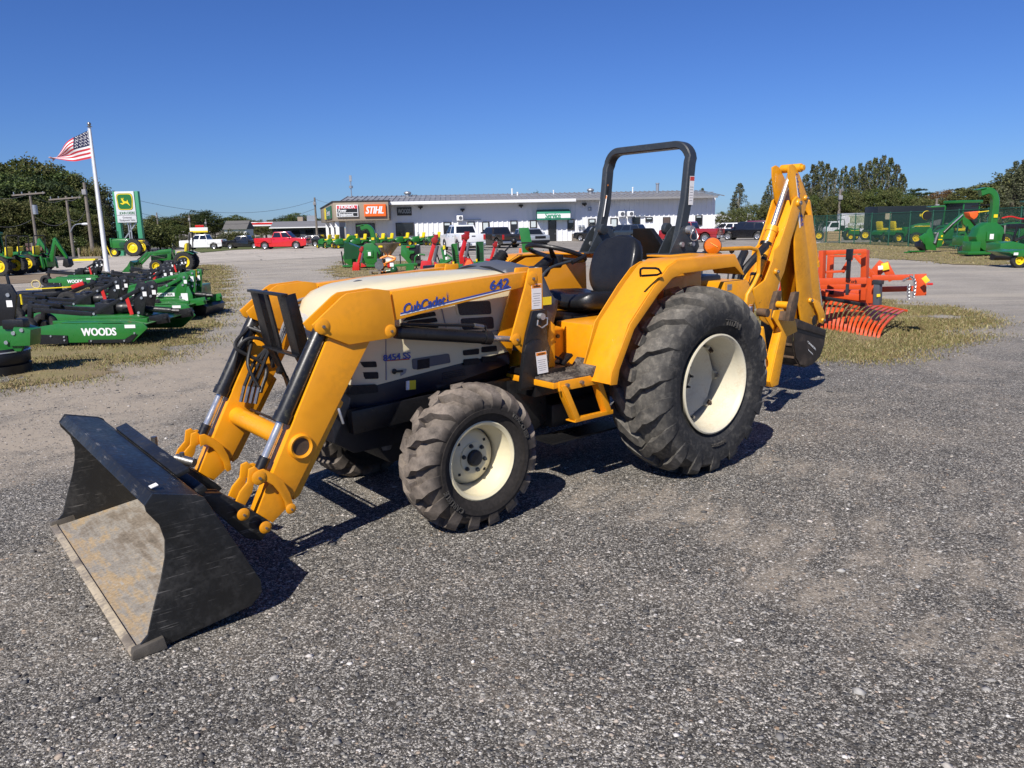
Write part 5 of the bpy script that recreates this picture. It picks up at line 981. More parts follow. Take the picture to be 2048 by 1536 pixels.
# roof furniture
for (px, y0, y1), r_, m_ in (((1024, 377, 392), .09, WHT), ((1035, 384, 392), .09, WHT), ((1107, 380, 391), .06, WHT), ((1265.5, 374, 386), .07, WHT), ((1315, 366, 386), .17, GALV)):
    pass
for q, r_, m_ in (([(20.334,6.625),(20.315,5.645)], .10, WHT), ([(21.021,6.185),(21.011,5.633)], .10, WHT), ([(25.596,6.356),(25.589,5.618)], .07, WHT), ([(35.765,6.561),(35.775,5.756)], .08, WHT), ([(38.962,7.005),(38.987,5.703)], .20, GALV)):
    mb = MB(); mb.cyl((q[0][0], 5, EH+.6), (q[0][0], 5, q[0][1]), r_, n=10); mb.cyl((q[0][0], 5, q[0][1]-.15), (q[0][0], 5, q[0][1]), r_*1.25, n=10); bp('vent_pipe', mb, m_)
for q in ((7.181,6.269), (30.503,6.256)): mb = MB(); mb.cyl((q[0], 6, EH+.7), (q[0], 6, q[1]), .3, n=12); mb.sphere((q[0], 6, q[1]+.05), .48, 12, 1, 1, .5); bp('roof_ventilator', mb, GALV)
q = [(-0.116,8.324),(-0.058,5.655)]; mb = MB(); mb.cyl((q[1][0], 8, 2), (q[1][0], 8, q[0][1]+.0), .09, .06, 8); mb.box((q[1][0], 8, q[0][1]), (.30, .25, .75)); mb.cyl((q[1][0], 8, q[0][1]-1.2), (q[1][0], 8, q[0][1]-.9), .25, n=8); bp('antenna_mast', mb, GALV)

# ================================================================ vehicles
CARB, _t, _b = None, None, None
def carpaint(name, col, rough=.25, metal=0.): return paint(name, col, rough, metal, var=.04, coat=1.)
_tc = {}
def vwheel(parent, x, y, r_, w_, s, rimmat):
    mb = MB(); mb.lathe([(r_*.62, -w_/2), (r_*.93, -w_/2), (r_, -w_*.36), (r_, w_*.36), (r_*.93, w_/2), (r_*.62, w_/2)], n=22); o = mb.build('wheel', TYRE, parent); o.location = (x, y, r_)
    mb = MB(); mb.lathe([(0, s*w_*.36), (r_*.16, s*w_*.36), (r_*.25, s*w_*.28), (r_*.55, s*w_*.34), (r_*.66, s*w_*.46), (r_*.66, -s*w_*.3)], n=20)
    for k in range(6): a = k*math.pi/3; mb.beam((r_*.15*math.cos(a), s*w_*.40, r_*.15*math.sin(a)), (r_*.6*math.cos(a), s*w_*.42, r_*.6*math.sin(a)), r_*.17, w_*.08, up=(0, 1, 0))
    mb.build('rim', rimmat, o); return o
def vehicle(name, label, cat, loc, rot, kind, col, L, W, H, belt, cb, ct, hood=.0, wr=.36, wb=(.18, .80), scale=1., group=None, rim=None, plate=WHTD, cargo=False, openbed=True, capm=None):
    """cb, ct: cabin extent at the belt line and at the roof, measured from the rear bumper"""
    t = thing(name, label, cat, loc, rot, group, scale); hw = W/2; x0 = -L/2; sill = wr*.72; rim = rim or SILV
    def arch(cx): return [(x0+cx+ (wr+.09)*math.cos(a), max(sill, wr+(wr+.09)*math.sin(a))) for a in [math.pi*k/10 for k in range(10, -1, -1)]]
    A1, A2 = arch(wb[0]*L), arch(wb[1]*L); hz = hood or belt
    A1 = [p for p in A1 if p[1] > sill+.001]; A2 = [p for p in A2 if p[1] > sill+.001]
    prof = [(x0+.04, sill+.12)]+[(A1[0][0], sill)]+A1+[(A1[-1][0], sill), (A2[0][0], sill)]+A2+[(A2[-1][0], sill), (x0+L-.06, sill+.12), (x0+L, sill+.35), (x0+L-.03, hz-.12), (x0+L-.16, hz-.03)]
    rear_top = [(x0+cb[1]*L, hz), (x0+cb[1]*L-.02, belt), (x0+cb[0]*L, belt)]
    bed = kind == 'pickup'
    if bed: prof += rear_top+[(x0+cb[0]*L, sill+.40), (x0+.06, sill+.40)] if openbed else rear_top+[(x0, belt)]
    else: prof += rear_top+[(x0+.02, belt-.05)]
    mb = MB(); mb.prism(prof, -hw+.02, hw-.02); body = mb.build('body', col, t, .035, seg=3)
    if bed and openbed:
        for s in (1, -1): mb = MB(); mb.prism([(x0+cb[0]*L-.012, sill+.40), (x0+cb[0]*L-.012, belt), (x0+.08, belt), (x0+.05, sill+.40)], s*(hw-.14), s*(hw-.02)); mb.build('bed_side', col, t, .02)
        mb = MB(); mb.box((x0+.06, 0, (belt+sill+.40)/2), (.10, W-.30, belt-sill-.40)); tg = mb.build('tailgate', col, t, .02); mb = MB(); mb.box((x0+.0, 0, belt-.16), (.02, .3, .07)); mb.build('handle', BLKP, tg)
    # cabin
    a, b, c, d = x0+cb[0]*L, x0+cb[1]*L, x0+ct[0]*L, x0+ct[1]*L; iw = hw-.05; tw = hw*.80
    mb = MB(); mb.loft([[(a, -iw, belt-.01), (b, -iw, belt-.01), (b, iw, belt-.01), (a, iw, belt-.01)], [(c, -tw, H-.04), (d, -tw, H-.04), (d, tw, H-.04), (c, tw, H-.04)], [(c+.12, -tw+.12, H), (d-.15, -tw+.12, H), (d-.15, tw-.12, H), (c+.12, tw-.12, H)]]); cab = mb.build('cabin', col, t, .03)
    def win(nm, P0, P1, P2, P3, u0, u1, v0, v1):
        P = [Vector(p) for p in (P0, P1, P2, P3)]
        f = lambda u, v: (P[0]*(1-u)+P[1]*u)*(1-v)+(P[3]*(1-u)+P[2]*u)*v
        n_ = (P[1]-P[0]).cross(P[3]-P[0]).normalized()*.012; Q = [f(u0, v0), f(u1, v0), f(u1, v1), f(u0, v1)]; m = MB(); m.add([q+n_ for q in Q]+[q-n_*2 for q in Q], [(0, 1, 2, 3), (0, 4, 5, 1), (1, 5, 6, 2), (2, 6, 7, 3), (3, 7, 4, 0)]); m.build(nm, GLASS, t)
    z0, z1 = belt-.01, H-.04; n = 2 if (b-a) < 2.6 else 3
    for s in (1, -1):
        q = [(a, s*iw, z0), (b, s*iw, z0), (d, s*tw, z1), (c, s*tw, z1)]
        if s > 0: q = [q[1], q[0], q[3], q[2]]
        if cargo: uu = [(.70, .93)] if s < 0 else [(.07, .30)]
        else: uu = [((k+.09)/n, (k+.93)/n) for k in range(n)]
        for u in uu: win('window', *q, u[0], u[1], .10, .88)
    win('windscreen', (b, -iw, z0), (b, iw, z0), (d, tw, z1), (d, -tw, z1), .06, .94, .06, .92)
    if cargo:
        win('rear_window', (a, iw, z0), (a, -iw, z0), (c, -tw, z1), (c, tw, z1), .06, .46, .25, .85); win('rear_window', (a, iw, z0), (a, -iw, z0), (c, -tw, z1), (c, tw, z1), .54, .94, .25, .85)
    else: win('rear_window', (a, iw, z0), (a, -iw, z0), (c, -tw, z1), (c, tw, z1), .08, .92, .12, .88)
    for wx in wb:
        for s in (1, -1): vwheel(t, x0+wx*L, s*(hw-.13), wr, .24, s, rim)
    for s in (1, -1):
        mb = MB(); mb.box((x0+.03, s*(hw-.13), belt-.24), (.06, .18, .40)); mb.build('taillight', TAILR, t, .015)
        mb = MB(); mb.box((x0+L-.09, s*(hw-.24), hz-.22), (.12, .36, .18)); mb.build('headlight', paint('lamp_glass', (.6, .62, .63), .1) if 'lamp_glass' not in MATS else MATS['lamp_glass'], t, .02)
        mb = MB(); mb.box((b-.35, s*(hw+.09), belt+.10), (.10, .20, .18)); mb.build('mirror', BLKP if bed else col, t, .02)
        for k in range(n if not cargo else 1): mb = MB(); mb.box((a+(b-a)*(k+.22)/n, s*(hw-.01), belt-.16), (.16, .03, .03)); mb.build('door_handle', BLKP if bed else col, t)
    bm_ = SILV if bed else BLKP
    mb = MB(); mb.box((x0-.03, 0, sill+.20), (.14, W-.12, .20)); mb.build('rear_bumper', bm_, t, .03); mb = MB(); mb.box((x0+L+.0, 0, sill+.20), (.12, W-.12, .22)); mb.build('front_bumper', bm_, t, .03)
    mb = MB(); mb.box((x0+L-.02, 0, hz-.22), (.06, W*.55, .24)); mb.build('front_grille', BLKP, t, .02)
    mb = MB(); mb.box((x0-.105 if bed else x0+.0, 0, sill+.22 if bed else belt-.35), (.02, .32, .16)); mb.build('licence_plate', plate, t)
    mb = MB(); mb.box((0, 0, sill+.02), (L*.9, W*.7, .16)); mb.build('underbody', DARK, t)
    return t
def G3(p): return (p[0], p[1], p[2])
def vrot(deg): return RA+math.radians(deg)
RED1 = carpaint('red_car_paint', (.55, .008, .012)); RED2 = carpaint('dark_red_car_paint', (.30, .012, .016)); WC = carpaint('white_car_paint', (.78, .79, .80)); BRN = carpaint('brown_car_paint', (.035, .029, .023), .3, .3); SLV = carpaint('silver_car_paint', (.42, .45, .48), .3, .4); GRYP = carpaint('grey_car_paint', (.23, .24, .25), .3, .4); BKC = carpaint('black_car_paint', (.008, .008, .010)); BLU = carpaint('dark_blue_car_paint', (.018, .026, .038)); MAR = carpaint('maroon_car_paint', (.16, .012, .022))
PK = dict(L=6.2, W=2.03, H=2.02, belt=1.32, cb=(.34, .73), ct=(.385, .62), hood=1.28, wr=.43, wb=(.20, .80))
cp = dict(L=4.75, W=1.9, H=1.72, belt=1.05, cb=(.03, .74), ct=(.10, .60), hood=1.04, wr=.36, wb=(.19, .80))
vehicle('pickup_truck', 'bright red extended cab pickup parked side on beside the lawn tractors', 'pickup', G3((-33.551,-84.872,-0.792)), vrot(-3), 'pickup', RED1, **PK)
vehicle('pickup_truck', 'white pickup seen from behind in front of the small office windows', 'pickup', G3((-32.628,-47.354,-0.405)), vrot(112), 'pickup', WC, **{**PK, 'L': 5.6, 'cb': (.32, .73)})
vehicle('pickup_truck', 'dark brown pickup seen from behind beside the white pickup', 'pickup', G3((-38.24,-49.944,-0.432)), vrot(120), 'pickup', BRN, **{**PK, 'L': 5.2, 'W': 1.95, 'H': 1.8, 'belt': 1.2, 'hood': 1.15})
vehicle('hatchback_car', 'silver blue car half hidden behind the tall green chute', 'car', G3((-43.509,-51.596,-0.45)), vrot(-68), 'suv', SLV, **{**cp, 'L': 4.4, 'H': 1.6})
vehicle('pickup_truck', 'grey pickup seen from behind under the service awning', 'pickup', G3((-65.442,-74.829,-0.675)), vrot(112), 'pickup', GRYP, **PK)
vehicle('hatchback_car', 'black hatchback parked behind the left leg of the roll bar', 'car', G3((-60.99,-60.591,-0.542)), vrot(142), 'suv', BKC, **cp)
vehicle('sport_utility_vehicle', 'dark blue sport utility vehicle between the black hatchback and the white van', 'car', G3((-60.265,-55.393,-0.496)), vrot(146), 'suv', BLU, **{**cp, 'L': 4.9, 'H': 1.78, 'belt': 1.12, 'hood': 1.1})
vehicle('cargo_van', 'white cargo van with twin rear door windows', 'van', G3((-75.193,-64.152,-0.586)), vrot(128), 'van', WC, **{**cp, 'L': 5.6, 'W': 2.0, 'H': 2.15, 'belt': 1.15, 'cb': (.01, .80), 'ct': (.03, .68), 'hood': 1.12, 'cargo': True})
vehicle('pickup_truck', 'dark red regular cab pickup behind the right leg of the roll bar', 'pickup', G3((-53.653,-41.088,-0.369)), vrot(146), 'pickup', RED2, **{**PK, 'L': 5.5, 'H': 1.88, 'belt': 1.22, 'hood': 1.2, 'cb': (.42, .72), 'ct': (.46, .62)})
vehicle('sport_utility_vehicle', 'white sport utility vehicle at the right end of the building', 'car', G3((-80.751,-56.732,-0.532)), vrot(150), 'suv', WC, **{**cp, 'L': 4.6})
vehicle('sport_utility_vehicle', 'black sport utility vehicle nearest the yellow backhoe arm', 'car', G3((-62.006,-41.1,-0.382)), vrot(146), 'suv', BKC, **{**cp, 'L': 4.7, 'H': 1.74, 'belt': 1.12, 'hood': 1.12, 'wr': .38})
vehicle('sport_utility_vehicle', 'maroon vehicle mostly hidden behind the black sport utility vehicle', 'car', G3((-79.242,-51.821,-0.491)), vrot(150), 'suv', MAR, **{**cp, 'L': 4.9, 'H': 1.9, 'belt': 1.2, 'hood': 1.2})
vehicle('pickup_truck', 'small dark pickup on the grass verge left of the red pickup', 'pickup', G3((-34.64,-100.113,-0.956)), vrot(178), 'pickup', BKC, **{**PK, 'L': 5.4, 'H': 1.7, 'belt': 1.12, 'hood': 1.08, 'wr': .36})
vehicle('pickup_truck', 'white pickup by the roadside signboard far on the left', 'pickup', G3((-30.885,-105.181,-1.02)), vrot(180), 'pickup', WC, **{**PK, 'L': 5.8})
vehicle('parked_car', 'dark car far along the road below the utility poles', 'car', G3((-22.029,-142.044,-1.267)), vrot(10), 'suv', GRYP, **{**cp, 'H': 1.45, 'belt': .95, 'hood': .92})
vehicle('parked_car', 'black car partly behind the red pickup tailgate', 'car', G3((-42.107,-97.079,-0.911)), vrot(175), 'suv', BKC, **{**cp, 'H': 1.5})
# white box truck behind the fence
bt = thing('box_truck', 'white box truck with green and yellow graphics parked behind the green fence', 'truck', tuple((-73.815,-36.828,-0.371,-0.025)[:3]), vrot(172), None, .68); SCL = 1.0
mb = MB(); mb.box((-1.2, 0, 2.1), (5.4, 2.4, 2.6)); bx = mb.build('cargo_box', WHT, bt, .04)
mb = MB(); mb.box((-1.2, 0, 3.42), (5.44, 2.44, .12)); mb.build('roof_rail', GALV, bx)
mb = MB(); mb.box((-1.6, 1.212, 2.2), (4.2, .02, 1.9)); mb.build('side_graphic', paint('graphic_green', (.05, .11, .03), .5, var=.8, scale=1.2, dirt=(.5, .5, .35), dirt_amt=.9), bx)
mb = MB(); text_mb(mb, 'EQUIPMENT', (-1.3, 1.225, 1.85), (-1, 0, 0), (0, 0, 1), .5, 3.2, .02); mb.build('lettering', WHT, bx)
mb = MB(); mb.prism([(1.55, .6), (3.6, .6), (3.6, 1.3), (3.3, 1.5), (2.9, 2.3), (1.55, 2.35)], -1.05, 1.05); cb_ = mb.build('cab', WHT, bt, .06)
for s in (1, -1): mb = MB(); mb.prism([(1.8, 1.45), (3.1, 1.45), (2.78, 2.15), (1.8, 2.15)], s*1.045, s*1.062); mb.build('window', GLASS, cb_)
mb = MB(); mb.beam((3.26, 0, 1.56), (2.93, 0, 2.24), 1.9, .03, up=(1, 0, 0)); mb.build('windscreen', GLASS, cb_)
for x in (-2.6, 2.6):
    for s in (1, -1): vwheel(bt, x, s*.98, .45, .28, s, SILV)
mb = MB(); mb.box((-.2, 0, .7), (7.2, .9, .2)); mb.build('chassis', DARK, bt)

# ================================================================ machines: builders
def part(nm, mat, par, fn, bevel=0, **k):
    mb = MB(); fn(mb); return mb.build(nm, mat, par, bevel, **k)
def wheel_part(par, c, r_, w_, rim, s=0, tyre_m=None, lug=0):
    mb = MB(); mb.lathe([(r_*.55, -w_*.42), (r_*.8, -w_/2), (r_*.94, -w_*.46), (r_, -w_*.32), (r_, w_*.32), (r_*.94, w_*.46), (r_*.8, w_/2), (r_*.55, w_*.42)], n=20)
    if lug:
        for k in range(lug):
            for sd in (1, -1): a = 2*math.pi*(k+(.5 if sd > 0 else 0))/lug; mb.beam((r_*.99*math.cos(a), 0, r_*.99*math.sin(a)), (r_*.96*math.cos(a+.18), sd*w_*.48, r_*.96*math.sin(a+.18)), r_*.10, r_*.09, up=(math.cos(a), 0, math.sin(a)))
    o = mb.build('wheel', tyre_m or TYRE, par); o.location = c
    mb = MB(); mb.lathe([(0, w_*.30), (r_*.2, w_*.34), (r_*.3, w_*.15), (r_*.45, w_*.1), (r_*.52, w_*.44), (r_*.58, w_*.46), (r_*.58, -w_*.46), (r_*.52, -w_*.44), (r_*.45, -w_*.1), (r_*.3, -w_*.15), (r_*.2, -w_*.34), (0, -w_*.30)], n=20); mb.build('rim', rim, o)
    return o
def bolts(par, pts, r_=.014, d=(0, -1, 0), mat=None):
    mb = MB()
    for p in pts: mb.cyl(p, (p[0]+d[0]*.016, p[1]+d[1]*.016, p[2]+d[2]*.016), r_, n=8)
    o = mb.build('bolt_heads', mat or GALV, par); o['kind'] = 'stuff'; return o
def rotary_cutter(label, loc, rot, word='WOODS', mast=BLK, dual=True, wide=.82, group=None, name='rotary_cutter', tail=True, red=True, frame=BLK):
    """towed mower deck, hitch towards +x"""
    t = thing(name, label, 'mower', loc, rot, group); W2 = wide; pr_ = [(-.80, .06), (.62, .06), (.86, .26), (.80, .34), (.45, .33), (-.50, .345), (-.80, .30)]
    for s in (-1, 1):
        sd = part('side_panel', GRN, t, lambda m: m.prism(pr_, s*W2-.012, s*W2+.012), .004)
        part('rear_bumper', BLK, sd, lambda m: m.prism([(-.86, .10), (-.82, .19), (-.36, .17), (-.36, .05), (-.78, .04)], s*W2+s*.012, s*W2+s*.028))
        part('skid_shoe', BLK, sd, lambda m: (m.prism([(-.05, .05), (.58, .05), (.70, .17), (.62, .17), (.50, .10), (-.05, .10)], s*W2+s*.012, s*W2+s*.026),))
        if s < 0:
            if word: part('lettering', WHT, sd, lambda m: text_mb(m, word, (.12 if word == 'WOODS' else .40, -W2-.013, .21 if word == 'WOODS' else .17), (1, 0, 0), (0, 0, 1), .16 if word == 'WOODS' else .09, .52 if word == 'WOODS' else .26, .05))
            part('decal', WHTD, sd, lambda m: m.box((.60, -W2-.014, .29), (.16, .006, .05)))
            bolts(sd, [(-.60, -W2-.028, .165), (-.40, -W2-.028, .15), (-.40, -W2-.028, .10), (0, -W2-.026, .085), (.50, -W2-.026, .08), (.66, -W2-.012, .19)])
    dk = part('deck', GRN, t, lambda m: (m.strip([(-.80, .27), (-.45, .345), (.45, .34), (.80, .30)], .012, -W2+.012, W2-.012), m.prism([(-.5, .358), (.5, .353), (.4, .395), (-.4, .40)], -.32, .32)), .004)
    for y in (-.55, .55): part('deck_rib', GRN, dk, lambda m: m.beam((-.72, y, .335), (.74, y, .35), .06, .05), .004)
    gb = part('gearbox', BLK, t, lambda m: (m.box((-.15, 0, .48), (.30, .28, .20)), m.cyl((-.15, 0, .36), (-.15, 0, .62), .11, n=14), m.cyl((.0, 0, .48), (.14, 0, .48), .10, n=14)), .02)
    part('driveline', BLKP, t, lambda m: (m.tube([(.12, 0, .48), (.22, 0, .48), (.50, 0, .46), (.86, 0, .43)], [.11, .085, .05, .045], 12), m.cyl((.86, 0, .43), (.98, 0, .42), .035, n=8)))
    for s in (-1, 1):
        y = s*.30
        mp_ = part('mast_plate', mast, t, lambda m: m.prism([(.30, .34), (.46, .34), (.58, .72), (.60, .83), (.54, .90), (.43, .88), (.38, .79)], y*.5-.012, y*.5+.012), .006)
        bolts(mp_, [(.52, y*.5-.014, .80), (.48, y*.5-.014, .65), (.41, y*.5-.014, .42)], .022)
        part('decal', WHTD, mp_, lambda m: m.box((.535, y*.5-.016, .71), (.06, .006, .07)))
        br_ = part('brace', frame, t, lambda m: m.beam((.46, y*.6, .78), (-.25, y, .42), .016, .06), .003); bolts(br_, [(-.22, y-.012, .43), (.2, y*.75-.012, .65)], .020)
        if tail: part('tail_boom', frame, t, lambda m: m.beam((-.25, y, .42), (-1.30, y*.55, .50), .045, .07), .004)
        part('hitch_arm', mast, t, lambda m: (m.beam((.70, s*.42, .32), (1.00, s*.42, .36), .03, .14), m.cyl((.97, s*.36, .36), (.97, s*.50, .36), .02, n=8)), .003)
        if red: part('lock_strap', REDP, t, lambda m: m.beam((.27, y*.70, .66), (.32, y*.70, .40), .012, .06))
    if tail:
        for s in ((-1, 1) if dual else (0,)):
            part('wheel_fork', frame, t, lambda m: (m.beam((-1.28, s*.17, .62), (-1.34, s*.17, .30), .06, .07), m.beam((-1.26, s*.17, .56), (-1.0, s*.15, .52), .06, .06)), .004)
            wheel_part(t, (-1.38, s*.17-.09 if s <= 0 else s*.17+.09, .20), .20, .13, BLK)
    return t
def lawn_tractor():
    t = thing('lawn_tractor', '', 'lawn mower', (0, 0, 0), 0)
    part('hood', GRN, t, lambda m: m.loft([[(x, w_, .34), (x, w_, h-.1), (x, w_*.7, h), (x, -w_*.7, h), (x, -w_, h-.1), (x, -w_, .34)] for x, w_, h in ((.05, .27, .88), (.45, .26, .84), (.72, .22, .74), (.80, .17, .62))]), .02)
    part('front_bumper', BLKP, t, lambda m: m.box((.80, 0, .40), (.08, .46, .14)), .02)
    part('headlight', WHTD, t, lambda m: m.box((.77, 0, .62), (.06, .28, .08)), .01)
    part('rear_fender', GRN, t, lambda m: m.prism([(-.75, .44), (-.72, .62), (-.55, .70), (-.15, .66), (0, .42), (-.1, .42), (-.2, .55), (-.62, .58), (-.68, .44)], -.45, .45), .02)
    part('seat', JYEL, t, lambda m: m.box((-.32, 0, .76), (.46, .46, .12)), .04)
    part('seat_back', JYEL, t, lambda m: m.box((-.54, 0, 1.0), (.14, .46, .42), Matrix.Rotation(-.18, 3, 'Y')), .05)
    part('steering_wheel', BLKP, t, lambda m: (m.tube([(.0+.08*math.cos(a), .18*math.sin(a), 1.02+.16*math.cos(a)) for a in [2*math.pi*k/14 for k in range(15)]], .018, 6), m.cyl((.10, 0, .85), (.0, 0, 1.02), .03, n=8)))
    part('mower_deck', GRND, t, lambda m: m.prism([(-.18, .12), (.45, .12), (.52, .2), (.42, .27), (-.12, .27)], -.62, .62), .03)
    part('chassis', BLKP, t, lambda m: m.box((.05, 0, .34), (1.4, .40, .14)))
    for s in (1, -1): wheel_part(t, (.62, s*.38, .19), .19, .17, JYEL); wheel_part(t, (-.45, s*.38, .26), .26, .24, JYEL)
    return t
def compact_tractor(label, loc, rot, loader=True, hoe=False, canopy=False, cab=False, scale=1., group=None, seat=JYEL):
    """small green farm tractor, nose towards +x"""
    t = thing('compact_tractor', label, 'tractor', loc, rot, group, scale)
    hd = part('hood', GRN, t, lambda m: m.loft([[(x, w_, .58), (x, w_, h-.12), (x, w_*.65, h), (x, -w_*.65, h), (x, -w_, h-.12), (x, -w_, .58)] for x, w_, h in ((.20, .29, 1.20), (.8, .28, 1.15), (1.15, .24, 1.04), (1.25, .18, .88))]), .02)
    part('stripe', JYEL, hd, lambda m: [m.box((.6, s*.293, 1.0), (.8, .01, .05)) for s in (1, -1)])
    part('grille', BLKP, t, lambda m: m.box((1.22, 0, .74), (.10, .36, .30)), .02); part('chassis', BLKP, t, lambda m: (m.box((.3, 0, .50), (1.9, .36, .26)), m.beam((.95, -.5, .32), (.95, .5, .32), .1, .1), m.beam((-.45, -.5, .50), (-.45, .5, .50), .14, .14)))
    for s in (1, -1):
        part('fender', GRN, t, lambda m: m.strip([(.12, .55), (.02, .80), (-.20, 1.02), (-.62, 1.06), (-.95, .92)], .03, s*.34, s*.68), .01)
        wheel_part(t, (.95, s*.52, .33), .33, .24, JYEL, lug=12); wheel_part(t, (-.45, s*.56, .52), .52, .34, JYEL, lug=14)
    part('seat', seat, t, lambda m: m.box((-.28, 0, .98), (.44, .46, .12)), .04); part('seat_back', seat, t, lambda m: m.box((-.52, 0, 1.24), (.13, .46, .44), Matrix.Rotation(-.15, 3, 'Y')), .05)
    part('steering_wheel', BLKP, t, lambda m: (m.tube([(.10+.07*math.cos(a), .19*math.sin(a), 1.32+.15*math.cos(a)) for a in [2*math.pi*k/14 for k in range(15)]], .018, 6), m.cyl((.25, 0, 1.1), (.10, 0, 1.32), .03, n=8)))
    if cab:
        part('cab_frame', GRN, t, lambda m: (m.box((-.25, 0, 2.15), (1.3, 1.2, .14)), [m.beam((x, s*.55, 1.0), (x*.9-.02, s*.52, 2.1), .06, .06) for x in (.3, -.85) for s in (1, -1)]), .03); part('cab_glass', GLASS, t, lambda m: m.box((-.26, 0, 1.6), (1.02, 1.04, .96)))
    else:
        part('roll_bar', BLKP if not canopy else GRN, t, lambda m: m.tube([(-.72, -.42, .9), (-.80, -.42, 1.9), (-.82, -.36, 2.02), (-.82, .36, 2.02), (-.80, .42, 1.9), (-.72, .42, .9)], .035, 6))
        if canopy: part('canopy', GRN, t, lambda m: m.box((-.35, 0, 2.10), (1.3, 1.15, .09), Matrix.Rotation(.05, 3, 'Y')), .04)
    if loader:
        for s in (1, -1):
            part('loader_arm', GRN, t, lambda m: (m.beam((.25, s*.46, 1.05), (1.35, s*.46, 1.0), .07, .13), m.beam((1.30, s*.46, 1.05), (1.95, s*.46, .42), .07, .13)), .01); part('loader_post', GRN, t, lambda m: m.beam((.32, s*.42, .5), (.25, s*.44, 1.12), .08, .18), .01)
            part('hydraulic_cylinder', BLKP, t, lambda m: m.cyl((.5, s*.46, .72), (1.2, s*.46, .88), .03, n=8).cyl((1.30, s*.46, 1.12), (1.85, s*.46, .68), .03, n=8))
        bk_ = part('bucket', GRN, t, lambda m: m.strip([(2.62, .10), (2.1, .08), (1.98, .2), (2.0, .55), (2.16, .62)], .02, -.72, .72)); [part('bucket_side', GRN, bk_, lambda m: m.prism([(2.60, .10), (2.1, .08), (1.98, .2), (2.0, .55), (2.16, .62), (2.3, .4)], s*.72, s*.735)) for s in (1, -1)]
    if hoe:
        part('hoe_frame', GRN, t, lambda m: (m.box((-1.15, 0, .55), (.35, .7, .5)), m.beam((-1.15, -.5, .9), (-1.25, -.55, .2), .1, .1), m.beam((-1.15, .5, .9), (-1.25, .55, .2), .1, .1)), .02)
        part('hoe_boom', GRN, t, lambda m: m.beam((-1.35, 0, .6), (-1.75, 0, 1.75), .14, .24, h2=.16), .01); part('hoe_dipper', GRN, t, lambda m: m.beam((-1.70, 0, 1.85), (-2.35, 0, .75), .12, .2, h2=.13), .01)
        part('hoe_cylinder', BLKP, t, lambda m: m.cyl((-1.2, 0, .95), (-1.6, 0, 1.6), .04, n=8)); part('hoe_rod', CHROME, t, lambda m: m.cyl((-1.6, 0, 1.6), (-1.75, 0, 1.85), .025, n=8)); part('hoe_bucket', BLKP, t, lambda m: m.prism([(-2.25, .75), (-2.5, .72), (-2.55, .4), (-2.35, .25), (-2.15, .35)], -.2, .2), .01)
    return t
# ---------------------------------------------------------------- the grass on the left: mowers for sale
RC = RA
q = Vector((1.863,-8.828,-0.011)); MG = 'green rotary cutters on the left grass'
def back(p, d, a=0.): p = Vector(p)+FH*d+RH*a; return (p.x, p.y, gz(p.x, p.y)+.005)
rotary_cutter('green rotary cutter with big white lettering nearest the gravel', back(q, .85, .12), RC-.03, 'WOODS', group=MG)
q = Vector((1.666,-11.17,-0.037)); rotary_cutter('green rotary cutter half hidden behind the nearest lettered one', back(q, .95), RC-.02, None, group=MG)
q = Vector((0.341,-11.589,-0.042)); rotary_cutter('green rotary cutter with a small white model number on its low side', back(q, .9), RC+.0, 'RC2072', mast=GRN, frame=GRN, red=False, tail=False, group=MG)
q = Vector((-1.252,-14.67,-0.075)); rotary_cutter('rotary cutter with tall black mast at the right edge of the left grass', back(q, .9, -1.15), RC-.06, None, group=MG)
q = Vector((-1.012,-17.894,-0.11)); rotary_cutter('green rotary cutter with long black boom behind the tiller', back(q, .9), RC-.03, None, group=MG, dual=False)
q = Vector((-2.049,-21.304,-0.146)); rotary_cutter('green rotary cutter behind the long black boom near the flagpole', back(q, .9), RC, None, group=MG, dual=False)
q = Vector((-2.821,-23.461,-0.169)); rotary_cutter('rotary cutter farthest back beside the loader bucket', back(q, 1.6), RC+.02, None, group=MG, dual=False)
q = Vector((-1.168,-25.877,-0.197)); rotary_cutter('lettered green rotary cutter with a single tail wheel left of the flagpole foot', back(q, .9, -.2), RC-.02, 'WOODS', group=MG, dual=False, wide=.9)
# box-shaped tiller with green three point frame
q = back((-0.197,-12.24,-0.049), .5); t = thing('tiller', 'tall green box shaped tiller with lettered panel and green mast', 'implement', q, RC)
part('rear_panel', GRN, t, lambda m: m.prism([(-.62, .12), (-.62, .50), (-.56, .62), (.58, .62), (.64, .44), (.62, .12)], -.60, -.58), .006)
part('lower_panel', GRN, t, lambda m: m.prism([(-.62, .05), (-.62, .30), (.60, .30), (.42, .05)], -.78, -.62), .01)
part('housing', GRN, t, lambda m: m.box((0, 0, .38), (1.15, 1.1, .46)), .03)
lb = part('label_plate', WHTD, t, lambda m: m.box((.06, -.605, .47), (.46, .006, .07))); part('lettering', DARK, lb, lambda m: text_mb(m, 'FRONTIER', (.06, -.609, .47), (1, 0, 0), (0, 0, 1), .06, .40, .02))
part('decal', WHTD, t, lambda m: m.box((.48, -.606, .40), (.13, .006, .18))); part('decal', WHTD, t, lambda m: m.box((-.52, -.606, .50), (.10, .006, .08)))
for s in (-1, 1):
    mp_ = part('mast_plate', GRN, t, lambda m: m.beam((.58, s*.16-.3, .30), (.64, s*.16-.3, .93), .05, .10), .006); part('decal', WHTD, mp_, lambda m: m.box((.62, s*.16-.34, .76), (.06, .01, .10)))
    bolts(mp_, [(.61, s*.16-.33, .62), (.63, s*.16-.33, .87), (.60, s*.16-.33, .48)], .02)
    part('brace', GRN, t, lambda m: m.beam((.62, s*.16-.3, .88), (-.75, s*.22-.3, .60), .03, .07), .004)
